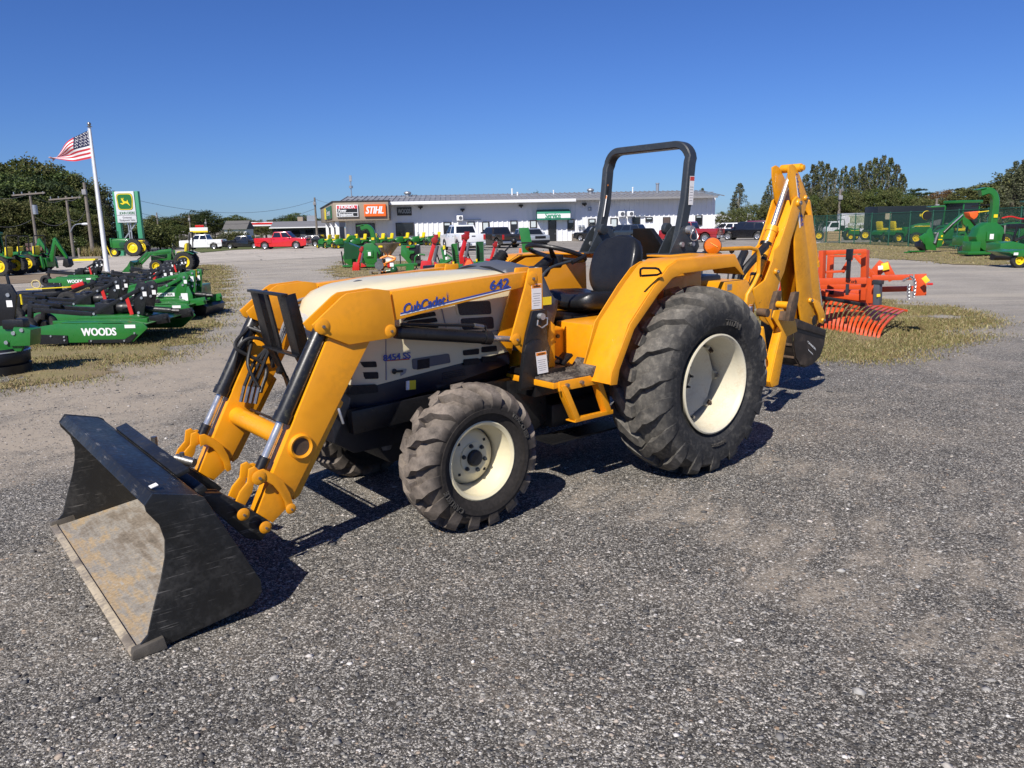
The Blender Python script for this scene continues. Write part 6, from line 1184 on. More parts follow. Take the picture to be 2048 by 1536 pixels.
part('side_skid', BLK, t, lambda m: m.prism([(.55, .02), (.80, .02), (.86, .2), (.66, .34), (.55, .2)], -.5, .5), .01); part('driveline', BLKP, t, lambda m: m.cyl((.3, -.3, .66), (-.6, -.3, .60), .04, n=10)); part('hydraulic_rod', STEEL, t, lambda m: m.cyl((-.55, -.36, .64), (.50, -.36, .82), .018, n=8)); part('document_tube', JYEL, t, lambda m: m.cyl((.56, -.18, .78), (.56, -.18, .92), .04, n=10))
# black finishing mower with wheels behind the first cutters
q = back((1.548,-15.768,-0.088), .8); t = thing('finishing_mower', 'low black finishing mower with red handled lever on the left grass', 'mower', q, RC)
part('deck', BLK, t, lambda m: m.prism([(-1.1, .10), (1.0, .10), (1.0, .26), (.6, .34), (-.8, .34), (-1.1, .26)], -.8, .6), .03)
part('belt_cover', BLKP, t, lambda m: (m.box((-.2, -.2, .40), (1.1, .5, .12)), m.box((.1, -.2, .50), (.30, .30, .14))), .03)
part('a_frame', BLK, t, lambda m: m.beam((.2, .3, .36), (.9, .2, .62), .05, .07), .004); part('a_frame', BLK, t, lambda m: m.beam((.2, -.5, .36), (.9, -.2, .62), .05, .07), .004); part('upright_post', BLK, t, lambda m: m.beam((-.7, -.4, .36), (-.75, -.4, .85), .05, .05), .004)
part('control_lever', JYEL, t, lambda m: m.beam((-.3, -.5, .52), (.75, -.5, .56), .025, .02)); part('lever_handle', REDP, t, lambda m: m.beam((.72, -.5, .55), (1.0, -.5, .64), .05, .09), .01)
part('decal', WHTD, t, lambda m: m.box((.4, -.81, .24), (.2, .01, .07)))
wheel_part(t, (.75, -.75, .24), .24, .16, NAVY); wheel_part(t, (-.65, -.75, .20), .20, .14, NAVY); wheel_part(t, (.75, .6, .24), .24, .16, NAVY)
tag(part('rope', paint('rope_fibre', (.62, .50, .22), .8), None, lambda m: m.tube([Vector(back((1.892,-15.576,-0.086), .8))+Vector((.0, 0, .62))+RH*(.10*math.cos(k*.7))+Vector((0, 0, .09*math.sin(k*.7))) for k in range(11)], .014, 6)), 'loop of yellow rope hanging on the black mower post', 'rope')
# green snow blower style machine with round rubber edge, cut by the left frame edge
q = back((3.137,-6.827,0), .3, .20); t = thing('rotary_broom', 'green and black rotary sweeper cut off by the left edge of the picture', 'implement', q, RC, None, .86)
part('frame', GRN, t, lambda m: (m.prism([(-.7, .30), (.02, .32), (.16, .62), (.05, .72), (-.3, .66), (-.7, .70)], -.26, -.20), m.prism([(-.1, .40), (.18, .40), (.22, .62), (.0, .7)], -.30, -.05)), .01)
part('mast_plate', BLK, t, lambda m: m.prism([(-.30, .60), (-.06, .60), (.06, 1.10), (.0, 1.24), (-.3, 1.26), (-.6, 1.1)], -.24, -.20), .01); part('decal', WHTD, t, lambda m: m.box((-.05, -.245, .98), (.08, .006, .09)))
part('spring_tube', JYEL, t, lambda m: m.cyl((.08, -.18, .96), (.08, -.18, 1.10), .014, n=8)); part('hitch_block', BLK, t, lambda m: m.box((-.02, -.22, .70), (.30, .16, .14)), .03); bolts(t, [(-.02, -.30, .58), (-.15, -.28, .45), (.1, -.3, .62), (-.05, -.245, 1.10)], .028)
part('brush_hood', NAVY, t, lambda m: m.lathe([(.36, .10), (.42, .16), (.43, .30), (.40, .36), (.36, .34)], (-.45, -.1, 0), 'z', 40), ang=50); part('hood_rim', CHROME, t, lambda m: m.lathe([(.42, .30), (.435, .31), (.42, .325), (.405, .31)], (-.45, -.1, 0), 'z', 40)); part('bristles', HOSE, t, lambda m: m.lathe([(.35, .0), (.41, .0), (.425, .12), (.36, .12)], (-.45, -.1, 0), 'z', 60)); part('disc', BLKP, t, lambda m: m.cyl((-.45, -.1, .2), (-.45, -.1, .3), .36, n=24))
# loader tractor facing left, antique tractor, tractors at the far left
q = (-6.395,-34.706,-0.287); compact_tractor('small green tractor with loader bucket and bright yellow seat facing left', back(q, .7, .35), RA+math.pi+.18, True, scale=.9)
q = Vector((-14.901,-77.45,-0.748)); t = thing('antique_tractor', 'antique green tractor with big yellow spoked wheels under the pylon sign', 'tractor', back(q, .6), RA+math.pi, None, 1.15)
part('body', GRN, t, lambda m: m.loft([[(x, .24, .7), (x, .24, h-.12), (x, .14, h), (x, -.14, h), (x, -.24, h-.12), (x, -.24, .7)] for x, h in ((-.2, 1.45), (.9, 1.5), (1.45, 1.46))]), .03); part('radiator', GRN, t, lambda m: m.box((1.5, 0, 1.15), (.14, .56, .76)), .03); part('engine', GRND, t, lambda m: (m.cyl((.55, -.34, .95), (.55, .34, .95), .26, n=14), m.box((.2, 0, .65), (1.9, .34, .34)), m.cyl((.95, -.3, .95), (.95, -.36, .95), .2, n=12)), .02)
part('exhaust_stack', GRND, t, lambda m: m.cyl((.9, .1, 1.45), (.9, .1, 2.1), .04, n=8)); part('seat', JYEL, t, lambda m: m.box((-.95, 0, 1.25), (.4, .44, .10)), .03); part('steering_wheel', BLKP, t, lambda m: m.tube([(-.5+.08*math.cos(a), .2*math.sin(a), 1.5+.18*math.cos(a)) for a in [2*math.pi*k/14 for k in range(15)]], .02, 6))
for s in (1, -1): wheel_part(t, (-.55, s*.75, .72), .72, .30, JYEL, lug=16); wheel_part(t, (1.35, s*.16, .36), .36, .16, JYEL)
part('front_pedestal', GRN, t, lambda m: m.box((1.35, 0, .62), (.2, .16, .5)), .02); part('rear_axle', GRN, t, lambda m: m.beam((-.55, -.75, .72), (-.55, .75, .72), .2, .2))
LG = 'green tractors lined up at the far left'
for p_, a, kw, lab in (((-2.259,-44.276,-0.404), 172, dict(hoe=True), 'green backhoe tractor at the right end of the far left tractor row'), ((-1.801,-46.491,-0.431), 176, dict(hoe=True), 'green backhoe tractor in the middle of the far left tractor row'), ((-0.646,-41.08,-0.372), 174, dict(), 'green tractor with yellow front rims nearest in the far left row'), ((-0.036,-42.408,-0.389), 172, dict(cab=True), 'green cab tractor cut off by the left edge of the picture')):
    compact_tractor(lab, (p_[0], p_[1], p_[2]), RA+math.radians(a), group=LG, scale=.95, **kw)
# ---------------------------------------------------------------- row of lawn tractors in front of the building
LT = lawn_tractor(); LG = 'lawn tractors lined up in front of the building'
rows = [((-44.071,-97.175,-0.909), 140, 'lawn tractor just right of the red pickup nose'), ((-36.9,-80.575,-0.741), 150, 'lawn tractor second from the red pickup nose'), ((-35.514,-75.753,-0.692), 140, 'lawn tractor at the white entrance column'), ((-35.601,-73.784,-0.671), 215, 'lawn tractor left of the first big shop window'), ((-37.082,-74.653,-0.679), 220, 'lawn tractor below the left side of the first shop window'), ((-37.144,-72.815,-0.66), 215, 'lawn tractor behind the left chute of the wood chipper'), ((-38.67,-73.24,-0.663), 218, 'lawn tractor behind the curved chipper chute'), ((-38.71,-71.541,-0.645), 222, 'lawn tractor just right of the curved chipper chute'), ((-40.26,-72.382,-0.653), 215, 'lawn tractor behind the steel spreader hopper left side'), ((-43.55,-74.397,-0.672), 218, 'lawn tractor below the second big shop window'), ((-45.251,-73.642,-0.663), 215, 'lawn tractor right of the second big shop window'), ((-45.169,-70.376,-0.631), 212, 'lawn tractor nearest the white pickup')]
for i, (p_, a, lab) in enumerate(rows):
    o = LT if i == 0 else dup(LT); o.location = p_; o.rotation_euler = (0, 0, RA+math.radians(a)); o.scale = (1.25,)*3; o['label'] = lab; o['group'] = LG

# ================================================================ implements in the middle of the lot
def at(h): return (h[0], h[1], h[2])
def LT_(name, label, cat, h, rot=0., group=None, scale=1.): return thing(name, label, cat, at(h), RA+rot, group, scale)
def chipper(label, h, rot, s=1., group=None, hop=True, tall=1.75):
    t = LT_('wood_chipper', label, 'chipper', h, rot, group, s)
    part('base_frame', GRN, t, lambda m: (m.box((0, 0, .12), (1.2, .6, .10)), m.box((-.35, 0, .30), (.3, .5, .35))), .02)
    part('drum_housing', GRN, t, lambda m: (m.lathe([(0, -.22), (.46, -.22), (.46, .22), (0, .22)], (.1, 0, .62), n=10), m.box((.1, -.24, .62), (.30, .06, .30))), .02)
    ch = part('chute', GRN, t, lambda m: m.tube(spline([(.25, 0, .85), (.26, 0, tall-.45), (.20, 0, tall-.15), (.02, 0, tall), (-.25, 0, tall-.06)], 6), .1, sq=(.21, .21, (0, 1, 0))), ang=40)
    part('chute_flap', GRN, ch, lambda m: m.beam((-.12, 0, tall+.10), (-.42, 0, tall+.04), .26, .03)); part('decal', JYEL, ch, lambda m: m.box((.25, -.122, 1.25), (.12, .01, .10))); part('clamp_band', BLKP, ch, lambda m: m.box((.26, 0, 1.02), (.32, .32, .05)))
    if hop: part('feed_hopper', GRND, t, lambda m: m.loft([[(-.2, -.2, .45), (-.2, .2, .45), (-.2, .2, .85), (-.2, -.2, .85)], [(-.95, -.42, .40), (-.95, .42, .40), (-.95, .42, 1.15), (-.95, -.42, 1.15)]], caps=False))
    part('hitch_mast', BLKP, t, lambda m: (m.beam((.55, -.2, .2), (.62, -.05, .95), .05, .08), m.beam((.55, .2, .2), (.62, .05, .95), .05, .08)), .005)
    part('decal', WHTD, t, lambda m: m.box((.1, -.275, .62), (.12, .01, .16))); part('stand', BLKP, t, lambda m: m.beam((.45, -.32, 0), (.45, -.32, .7), .05, .05)); return t
CG = 'green wood chippers among the implements'
chipper('green wood chipper with tall curved chute in front of the first shop window', (-13.216,-27.522,-0.209,0.077), .0, 1.05, CG)
chipper('smaller green wood chipper with black feed hopper at the left end of the implements', (-13.062,-28.74,-0.221,0.198), math.pi+.2, .80, CG)
def splitter(label, h, rot, s=1., group=None):
    t = LT_('log_splitter', label, 'implement', h, rot, group, s)
    part('beam', REDP, t, lambda m: m.beam((-.18, 0, .15), (.18, 0, 1.25), .16, .14), .02); part('foot_plate', REDP, t, lambda m: m.prism([(-.45, .0), (.0, .0), (.02, .5), (-.35, .52)], -.22, .22), .02); part('wedge', REDP, t, lambda m: m.prism([(.08, .2), (.42, .25), (.12, .5)], -.14, .14), .01)
    part('hydraulic_cylinder', GRYC, t, lambda m: m.cyl((.12, -.12, .5), (.26, -.12, 1.05), .06, n=10)); part('motor_head', paint('dark_red_paint', (.30, .014, .012), .4) if 'dark_red_paint' not in MATS else MATS['dark_red_paint'], t, lambda m: (m.cyl((.16, -.15, 1.25), (.16, .15, 1.25), .12, n=12), m.box((.22, 0, 1.38), (.16, .2, .14))), .01); part('support_stand', BLKP, t, lambda m: m.beam((.45, .1, 0), (.20, .05, .8), .04, .04)); return t
SG = 'red upright implements between the green ones'
splitter('red upright log splitter leaning left beside the tall chipper', (-11.913,-25.954,-0.193,0.024), .0, .70, SG)
splitter('red upright log splitter below the grey mesh guard', (-11.784,-20.221,-0.139,0.167), .05, 1.0, SG); splitter('red upright log splitter in front of the white pickup tailgate', (-14.475,-22.013,-0.159,0.149), .35, 1.05, SG); splitter('short red implement behind the black rubber lever boot', (-16.07,-22.073,-0.161,0.072), .2, .75, SG)
t = LT_('salt_spreader', 'steel cone hopper spreader on bright orange frame', 'spreader', (-11.471,-22.765,-0.162,0.103), 0, None, 1.1)
part('hopper', paint('stainless', (.30, .26, .22), .3, .7, var=.12), t, lambda m: m.lathe([(.10, .62), (.42, 1.02), (.43, 1.06), (.41, 1.05), (.09, .64)], axis='z', n=28)); part('decal', JYEL, t, lambda m: m.box((-.2, -.34, .95), (.14, .04, .06)))
OF = paint('bright_orange_frame', (.85, .25, .02), .4)
for s in (-1, 1): part('frame_leg', OF, t, lambda m: m.tube(spline([(s*.02, -.1, .62), (s*.26, -.16, .50), (-.05*s-.15, -.14, .30), (-.25+.1*s, -.1, .02)]), .04, 8)); part('base_bar', OF, t, lambda m: m.beam((-.3, s*.2, .03), (.3, s*.2, .03), .06, .05))
part('gearbox', REDP, t, lambda m: m.box((.08, -.05, .28), (.22, .22, .2)), .02); part('spinner', WHTD, t, lambda m: m.cyl((.05, -.05, .42), (.05, -.05, .52), .14, n=12))
t = LT_('engine_on_pallet', 'small grey engine standing on a wooden pallet in the dry grass', 'engine', (-10.915,-22.508,-0.159,-0.015), .1, None, 1.)
for k in range(4): part('pallet_board', WOOD, t, lambda m: m.box((0, -.24+.16*k, .13), (.80, .11, .025)))
for k in (-1, 0, 1): part('pallet_block', WOOD, t, lambda m: m.box((k*.34, 0, .06), (.09, .6, .11)))
part('crankcase', GRYC, t, lambda m: (m.cyl((0, -.15, .34), (0, .15, .34), .15, n=12), m.box((.02, 0, .50), (.2, .2, .18))), .01); part('flywheel', STEEL, t, lambda m: m.cyl((0, -.16, .34), (0, -.2, .34), .17, n=16)); part('muffler', DARK, t, lambda m: m.cyl((.18, 0, .42), (.18, 0, .58), .05, n=8))
t = LT_('post_hole_digger', 'green post hole digger with black auger lying beside the spreader', 'implement', (-11.513,-21.576,-0.151,0.035), 0)
part('boom', GRN, t, lambda m: (m.beam((-.55, 0, .32), (.45, 0, .36), .08, .10), m.tube(spline([(.35, 0, .30), (.38, 0, .62), (.55, 0, .72), (.75, 0, .70)]), .035, 8)), .01); part('gearbox', GRND, t, lambda m: (m.sphere((-.45, 0, .16), .15, 12), m.cyl((-.45, 0, .16), (-.75, 0, .12), .05, n=8)))
def auger(m):
    n = 48
    for k in range(n):
        a0, a1 = 4*2*math.pi*k/n, 4*2*math.pi*(k+1)/n; x0, x1 = .35+.9*k/n, .35+.9*(k+1)/n
        m.quad((x0, 0, .17), (x0, .16*math.cos(a0), .17+.16*math.sin(a0)), (x1, .16*math.cos(a1), .17+.16*math.sin(a1)), (x1, 0, .17))
    m.cyl((.2, 0, .17), (1.3, 0, .17), .03, n=8)
part('auger', BLK, t, auger); part('bracket', GRN, t, lambda m: m.prism([(.0, .0), (.3, .0), (.34, .34), (.04, .34)], -.14, -.10)); part('decal', WHTD, t, lambda m: m.box((-.52, -.045, .36), (.14, .01, .14)))
t = LT_('snow_blower', 'green snow blower side with notched panel below the second shop window', 'snow blower', (-14.812,-26.591,-0.201,0.154), .0, None, 1.)
part('side_panel', GRN, t, lambda m: m.prism([(-.36, .98), (-.40, .55), (-.10, .20), (.02, .12), (.10, .22), (-.02, .42), (.04, .58), (.22, .62), (.22, .72), (.0, .74), (-.02, .86), (.26, .88), (.26, .98)], -.02, .02), .005); part('housing', BLK, t, lambda m: m.box((.15, .3, .62), (.6, .5, .7)), .04); part('belt_cover', GRND, t, lambda m: m.box((-.2, .25, .7), (.34, .4, .5)), .04); part('decal', REDP, t, lambda m: m.box((-.05, -.025, .90), (.14, .006, .05))); part('skid', BLKP, t, lambda m: m.beam((-.42, 0, 0), (-.44, 0, .6), .05, .05)); part('auger_shaft', BLKP, t, lambda m: m.cyl((.1, -.1, .15), (.6, -.1, .2), .12, n=10))
t = LT_('mesh_guard', 'grey mesh guard panel in black frame leaning against the white wall', 'guard', (-17.928,-29.346,-0.229,0.339), .0)
for a, b in (((-.42, 0, 1.30), (.05, 0, .72)), ((.05, 0, .72), (.20, 0, .92)), ((.20, 0, .92), (-.18, 0, 1.30)), ((-.18, 0, 1.30), (-.42, 0, 1.30))): part('frame_bar', BLK, t, lambda m: m.beam(a, b, .035, .035))
part('mesh_panel', GRYT, t, lambda m: [m.beam((-.38+.052*k, 0, 1.25-.045*k*(1 if k < 9 else 1)), (-.16+.04*k, 0, 1.28-.040*k), .006, .006) for k in range(9)]); part('post', BLK, t, lambda m: m.beam((.12, .02, 0), (.12, .02, .8), .04, .04))
t = LT_('back_blade', 'green tubular implement frame with white decals in front of the white pickup', 'implement', (-11.957,-19.503,-0.133,0.068), .0)
part('tube_arm', GRN, t, lambda m: m.cyl((-.45, -.1, .22), (.32, -.1, .62), .055, n=10)); part('mast', GRN, t, lambda m: m.beam((.05, 0, .1), (-.1, 0, 1.0), .06, .16), .01); part('side_plate', GRN, t, lambda m: m.prism([(-.30, .08), (-.02, .08), (-.06, .55), (-.22, .60)], .05, .10), .01); part('cross_arm', GRN, t, lambda m: m.beam((-.15, 0, .85), (.45, 0, .45), .05, .06)); part('decal', WHTD, t, lambda m: m.box((-.02, -.09, .82), (.06, .01, .18))); part('decal', WHTD, t, lambda m: m.box((.02, -.09, .60), (.07, .01, .10))); part('spring', JYEL, t, lambda m: m.cyl((-.04, -.08, .92), (-.04, -.08, 1.06), .05, n=8)); part('hose', HOSE, t, lambda m: m.tube(spline([(-.1, -.05, .9), (.2, -.05, .75), (.3, -.05, .5), (.1, -.05, .3)]), .02, 6))
def chute(label, h, w_, hh, lean, group, s=1., back_=GRN):
    t = LT_('discharge_chute', label, 'snow blower', h, 0, group, s)
    part('back_plate', back_, t, lambda m: m.beam((0, .12, .35), (lean, .10, hh), w_, .02, up=(0, 1, 0))); 
    for q in (-1, 1): part('side_plate', GRN, t, lambda m: m.beam((q*w_/2, 0, .35), (lean+q*w_/2, 0, hh-.02), .02, .24, up=(0, 1, 0)), .004); part('edge_strip', GRYC, t, lambda m: m.beam((q*(w_/2+.012), -.11, .35), (lean+q*(w_/2+.012), -.11, hh-.04), .02, .03, up=(0, 1, 0)))
    part('base_box', GRN, t, lambda m: m.box((0, .05, .20), (w_*2.2, .5, .40)), .02); part('decal', WHTD, t, lambda m: m.box((-w_*.4, -.21, .28), (.14, .01, .08))); part('louvre', DARK, t, lambda m: [m.box((w_*.2, -.135, .50+.07*k), (w_*.4, .02, .03)) for k in range(4)]); part('spring', JYEL, t, lambda m: m.cyl((-w_*.5, -.2, .40), (-w_*.5, -.2, .50), .04, n=8)); return t
HG = 'green snow blower chutes behind the tractor'
chute('open green chute with blue grey edge leaning right, left of the orange triangle', (-11.985,-18.875,-0.128,0.19), .20, 1.12, -.06, HG); chute('open green chute with dark inside, right of the orange triangle', (-13.866,-19.98,-0.14,0.143), .26, 1.14, .0, HG, back_=GRND)
t = LT_('discharge_chute', 'tallest green chute, closed box shape left of the steering wheel', 'snow blower', (-14.572,-18.141,-0.126,0.151), .0, HG)
part('chute_box', GRN, t, lambda m: m.loft([[(-.05, -.16, .25), (.42, -.16, .25), (.42, .16, .25), (-.05, .16, .25)], [(-.13, -.15, 1.05), (.25, -.15, 1.05), (.25, .15, 1.05), (-.13, .15, 1.05)], [(-.23, -.14, 1.62), (.14, -.14, 1.62), (.14, .14, 1.62), (-.23, .14, 1.62)]]), .01); part('hinge_strap', BLKP, t, lambda m: m.box((.06, -.155, 1.08), (.4, .02, .04))); part('rib', GRN, t, lambda m: m.beam((.0, -.16, .95), (.12, -.165, .35), .05, .02, up=(0, 1, 0)))
t = LT_('grading_blade', 'long low green blade with red and white tape behind the dash cowl', 'implement', (-13.59,-17.007,-0.115,0.103), .0)
part('blade', GRN, t, lambda m: m.prism([(-.85, .10), (.75, .10), (.75, .42), (-.55, .42), (-.85, .20)], -.1, .0), .01); part('mount', GRND, t, lambda m: m.box((.5, .2, .45), (.5, .4, .5)), .03); part('red_tape', REDP, t, lambda m: m.box((-.36, -.105, .39), (.09, .008, .05))); part('white_tape', WHTD, t, lambda m: m.box((-.05, -.105, .39), (.22, .008, .05))); part('lever', GRN, t, lambda m: m.cyl((.62, 0, .4), (.66, 0, .85), .012, n=6))
MT = LT_('marker_flag', 'orange marker panel leaning on the tall green chute', 'marker', (-13.163,-16.713,-0.111,0.184), 0); part('panel', ORGF, MT, lambda m: m.prism([(-.10, .40), (.06, .38), (.02, .92), (-.05, .92)], -.02, .02), .004); part('post', ORG, MT, lambda m: (m.beam((.12, 0, 0), (.12, 0, .66), .04, .04), m.beam((.12, 0, .65), (.36, 0, .67), .02, .02), m.beam((.12, 0, .54), (.36, 0, .55), .02, .02)))
MT = LT_('slow_vehicle_sign', 'orange triangle sign standing between the two open green chutes', 'sign', (-12.04,-18.221,-0.122,0.203), 0); part('triangle', ORGF, MT, lambda m: m.prism([(-.20, .16), (.20, .16), (.24, .22), (.05, .56), (-.05, .56), (-.24, .22)], -.015, .015), .004); part('border', paint('dark_red_reflector', (.40, .02, .015), .4), MT, lambda m: m.prism([(-.25, .12), (.25, .12), (.30, .21), (.07, .61), (-.07, .61), (-.30, .21)], .02, .03)); part('stand', BLKP, MT, lambda m: m.beam((0, .04, 0), (0, .04, .3), .04, .04))
MT = LT_('traffic_marker', 'small red orange marker low behind the steering wheel', 'marker', (-16.195,-18.043,-0.128,0.15), 0); part('panel', ORGF, MT, lambda m: m.prism([(-.14, .06), (.14, .06), (.10, .26), (-.04, .28)], -.03, .03), .01); part('base', BLKP, MT, lambda m: m.box((0, 0, .03), (.3, .2, .06)))
# ================================================================ orange landscape rake on the right grass patch
RK = thing('landscape_rake', 'orange landscape rake with curved tines and three point frame on the grass', 'rake', tuple((-6.647,-1.502,-0.001)), 0.)
RO = Vector(RK.location)
def rp(nm, mat, fn, bevel=0, parent=None, **k): mb = MB(); fn(mb); return mb.build(nm, mat, parent or RK, bevel, off=RO, **k)
_b0, _b1 = Vector((-6.727,-2.373,0.551)), Vector((-8.127,-1.396,0.222)); _t0, _t1 = Vector((-6.979,-2.489,-0.005)), Vector((-6.539,-1.035,0))
_e0, _e1 = Vector((-6.728,-2.372,0.521)), Vector((-7.226,-1.083,0.336))
rp('rake_beam', ORG, lambda m: m.beam(_b0, _b1, .10, .035), .006)
NT = 21
for k in range(NT):
    u = k/(NT-1); p = (Vector((-6.799,-2.448,0.534))).lerp(Vector((-7.928,-1.352,0.234)), u); q = _t0.lerp(_t1, u); q = q+(p-q)*.0
    arc = [Vector((p.x+(q.x-p.x)*math.sin(a), p.y+(q.y-p.y)*math.sin(a), q.z+(p.z-q.z)*math.cos(a)**.9)) for a in [math.pi/2*i/10 for i in range(11)]]
    rp('tine', ORG, lambda m: m.tube(arc, .012, sq=(.040, .026, (FH.y, -FH.x, 0))))
def rb(nm, px, w_, h_, mat=ORG, up=(0, 0, 1), bevel=.004): return rp(nm, mat, lambda m: m.beam(Vector(px[0]), Vector(px[1]), w_, h_, up=up), bevel)
rb('mast_upright', [(-6.345,-1.835,1.196),(-6.351,-1.823,0.736)], .07, .09); rb('mast_upright', [(-7.102,-2.119,1.127),(-7.103,-2.116,0.721)], .10, .03); rb('mast_upright', [(-6.874,-1.477,1.188),(-6.88,-1.463,0.762)], .08, .09)
rb('mast_crossbar', [(-6.452,-1.847,1.163),(-6.701,-1.375,1.182)], .07, .06); rb('mast_crossbar', [(-6.921,-2.033,1.091),(-7.13,-1.635,1.09)], .05, .03)
rb('diagonal_brace', [(-6.89,-1.664,1.114),(-6.829,-1.781,0.861)], .05, .06); rb('diagonal_brace', [(-7.08,-1.732,1.105),(-7.203,-1.486,0.8)], .06, .06)
rb('top_link', [(-6.337,-1.428,1.222),(-6.336,-1.43,1.072)], .07, .07, BLK); rb('top_link', [(-6.336,-1.43,1.072),(-6.337,-1.428,0.824)], .045, .045, BLK); rb('top_link', [(-6.337,-1.429,0.741),(-6.338,-1.426,0.588)], .035, .035, SLATE)
rb('main_beam', [(-6.24,-1.816,0.765),(-6.534,-1.261,0.785)], .09, .088); rb('angle_arm', [(-6.24,-1.816,0.765),(-6.193,-1.899,0.557)], .10, .10); rb('long_link', [(-6.462,-2.233,0.843),(-6.759,-1.7,0.889)], .035, .035)
q = [(-6.368,-1.455,0.773),(-6.415,-1.364,0.781)]; rp('lettering', BLKP, lambda m: text_mb(m, 'York', (Vector(q[0])+Vector(q[1]))/2-FH*.055, RH, (0, 0, 1), .07, .125, .03, lift=.004))
rb('pivot_post', [(-6.833,-1.333,0.799),(-6.838,-1.323,0.444)], .10, .10); rb('pivot_head', [(-6.981,-1.485,0.77),(-6.984,-1.478,0.466)], .11, .09)
rb('draw_arm', [(-6.743,-1.289,0.806),(-6.959,-0.823,0.826)], .06, .075); rb('draw_arm', [(-6.951,-1.32,0.629),(-7.152,-0.88,0.652)], .06, .075); rb('rear_tube', [(-7.564,-2.522,0.572),(-7.919,-1.845,0.575)], .08, .08)
rp('end_plate', ORG, lambda m: m.prism([(0, 0), (.19, 0), (.19, .32), (-.02, .34)], -.01, .01, 'xz')) if False else rb('end_plate', [(-7.061,-0.838,0.709),(-7.119,-0.703,0.719)], .30 if False else .03, .30)
rb('hitch_handle', [(-6.937,-0.62,0.741),(-6.965,-0.554,0.743)], .035, .03, REDP); rb('warning_decal', [(-6.965,-0.682,0.777),(-6.985,-0.634,0.819)], .012, .09, YELD); rb('jack_stand', [(-6.688,-1.173,0.766),(-6.695,-1.159,0.438)], .085, .085, GRYC); rb('jack_sticker', [(-6.642,-1.131,0.597),(-6.643,-1.128,0.556)], .05, .004, YELD, up=tuple(FH)); rb('jack_cap', [(-6.69,-1.169,0.787),(-6.689,-1.171,0.731)], .12, .10, SLATE)
rb('wing_plate', [(-7.546,-1.696,0.743),(-7.616,-1.55,0.968)], .05, .16); rb('wing_plate', [(-7.616,-1.55,0.968),(-7.676,-1.424,0.716)], .05, .12); rb('wing_tip', [(-7.574,-1.523,0.971),(-7.586,-1.498,0.867)], .02, .10, YELD); rb('decal', [(-7.493,-1.576,0.899),(-7.522,-1.515,0.907)], .01, .06, WHTD)
rb('scraper_bar', [(-6.921,-2.238,0.552),(-7.262,-1.594,0.46)], .05, .10); rb('rear_hood', [(-7.103,-2.322,0.481),(-7.443,-1.679,0.479)], .08, .18); rb('bolt_strip', [(-6.742,-2.149,0.502),(-7.073,-1.524,0.383)], .03, .05, BLK); rb('name_plate', [(-7.017,-2.065,0.54),(-7.051,-2.003,0.541)], .06, .06, DARK); rb('hood_brace', [(-6.918,-2.037,0.586),(-6.905,-2.062,0.465)], .03, .05)
rb('left_boss', [(-6.794,-2.259,0.733),(-6.855,-2.151,0.659)], .14, .14); rb('left_tube', [(-6.83,-2.783,0.662),(-7.127,-2.279,0.636)], .12, .14); rb('left_rod', [(-6.664,-3.224,0.858),(-6.988,-2.717,0.842)], .02, .02); rb('left_rod', [(-7.06,-2.98,0.798),(-7.159,-2.82,0.798)], .02, .02)
for k in range(5):
    for (px, py) in ((-6.86,-0.8,0.847), (-6.82,-0.889,0.75))[0:0]: pass
def chain(pts):
    P_ = spline([Vector(p) for p in pts], 4)
    for i in range(len(P_)-1):
        a, b = P_[i], P_[i+1]; d = (b-a); up = RH if i % 2 else FH; n = 8; e = d.normalized(); f_ = (up-e*up.dot(e)).normalized()
        rp('chain_link', GALV, lambda m: m.tube([(a+b)/2+e*(d.length*.72*math.cos(2*math.pi*k/n))+f_*(.020*math.sin(2*math.pi*k/n)) for k in range(n+1)], .0065, 5))
chain([(-6.761,-0.777,0.853),(-6.776,-0.742,0.827),(-6.788,-0.715,0.76),(-6.788,-0.714,0.665),(-6.786,-0.718,0.57)]); chain([(-6.774,-0.871,0.781),(-6.788,-0.839,0.808),(-6.802,-0.806,0.823)]); chain([(-6.851,-0.82,0.724),(-6.851,-0.819,0.628),(-6.854,-0.812,0.532)])
sm = thing('slow_vehicle_emblem', 'orange red triangle emblem behind the backhoe arm, in front of the rake', 'sign', tuple((-5.151,-1.582,0)), 0.); SO = Vector(sm.location)
def smp(nm, mat, P_, th):
    mb = MB(); Q = [Vector(p) for p in P_]; mb.add(Q+[q+FH*th for q in Q], [tuple(range(len(Q))), tuple(range(2*len(Q)-1, len(Q)-1, -1))]+[(i, i+len(Q), (i+1) % len(Q)+len(Q), (i+1) % len(Q)) for i in range(len(Q))]); mb.build(nm, mat, sm, off=SO)
smp('triangle', ORGF, [(-5.125,-1.737,0.658),(-5.22,-1.583,0.66),(-5.184,-1.641,0.903),(-5.168,-1.668,0.903)], .01); smp('border', paint('red_reflector', (.48, .03, .02), .35), [(-5.134,-1.779,0.642),(-5.265,-1.565,0.645),(-5.219,-1.641,0.92),(-5.183,-1.7,0.92)], .01); smp('post', ORG, [(-5.232,-1.697,0.852),(-5.245,-1.675,0.852),(-5.27,-1.635,0.035),(-5.257,-1.657,0.034)], .03)
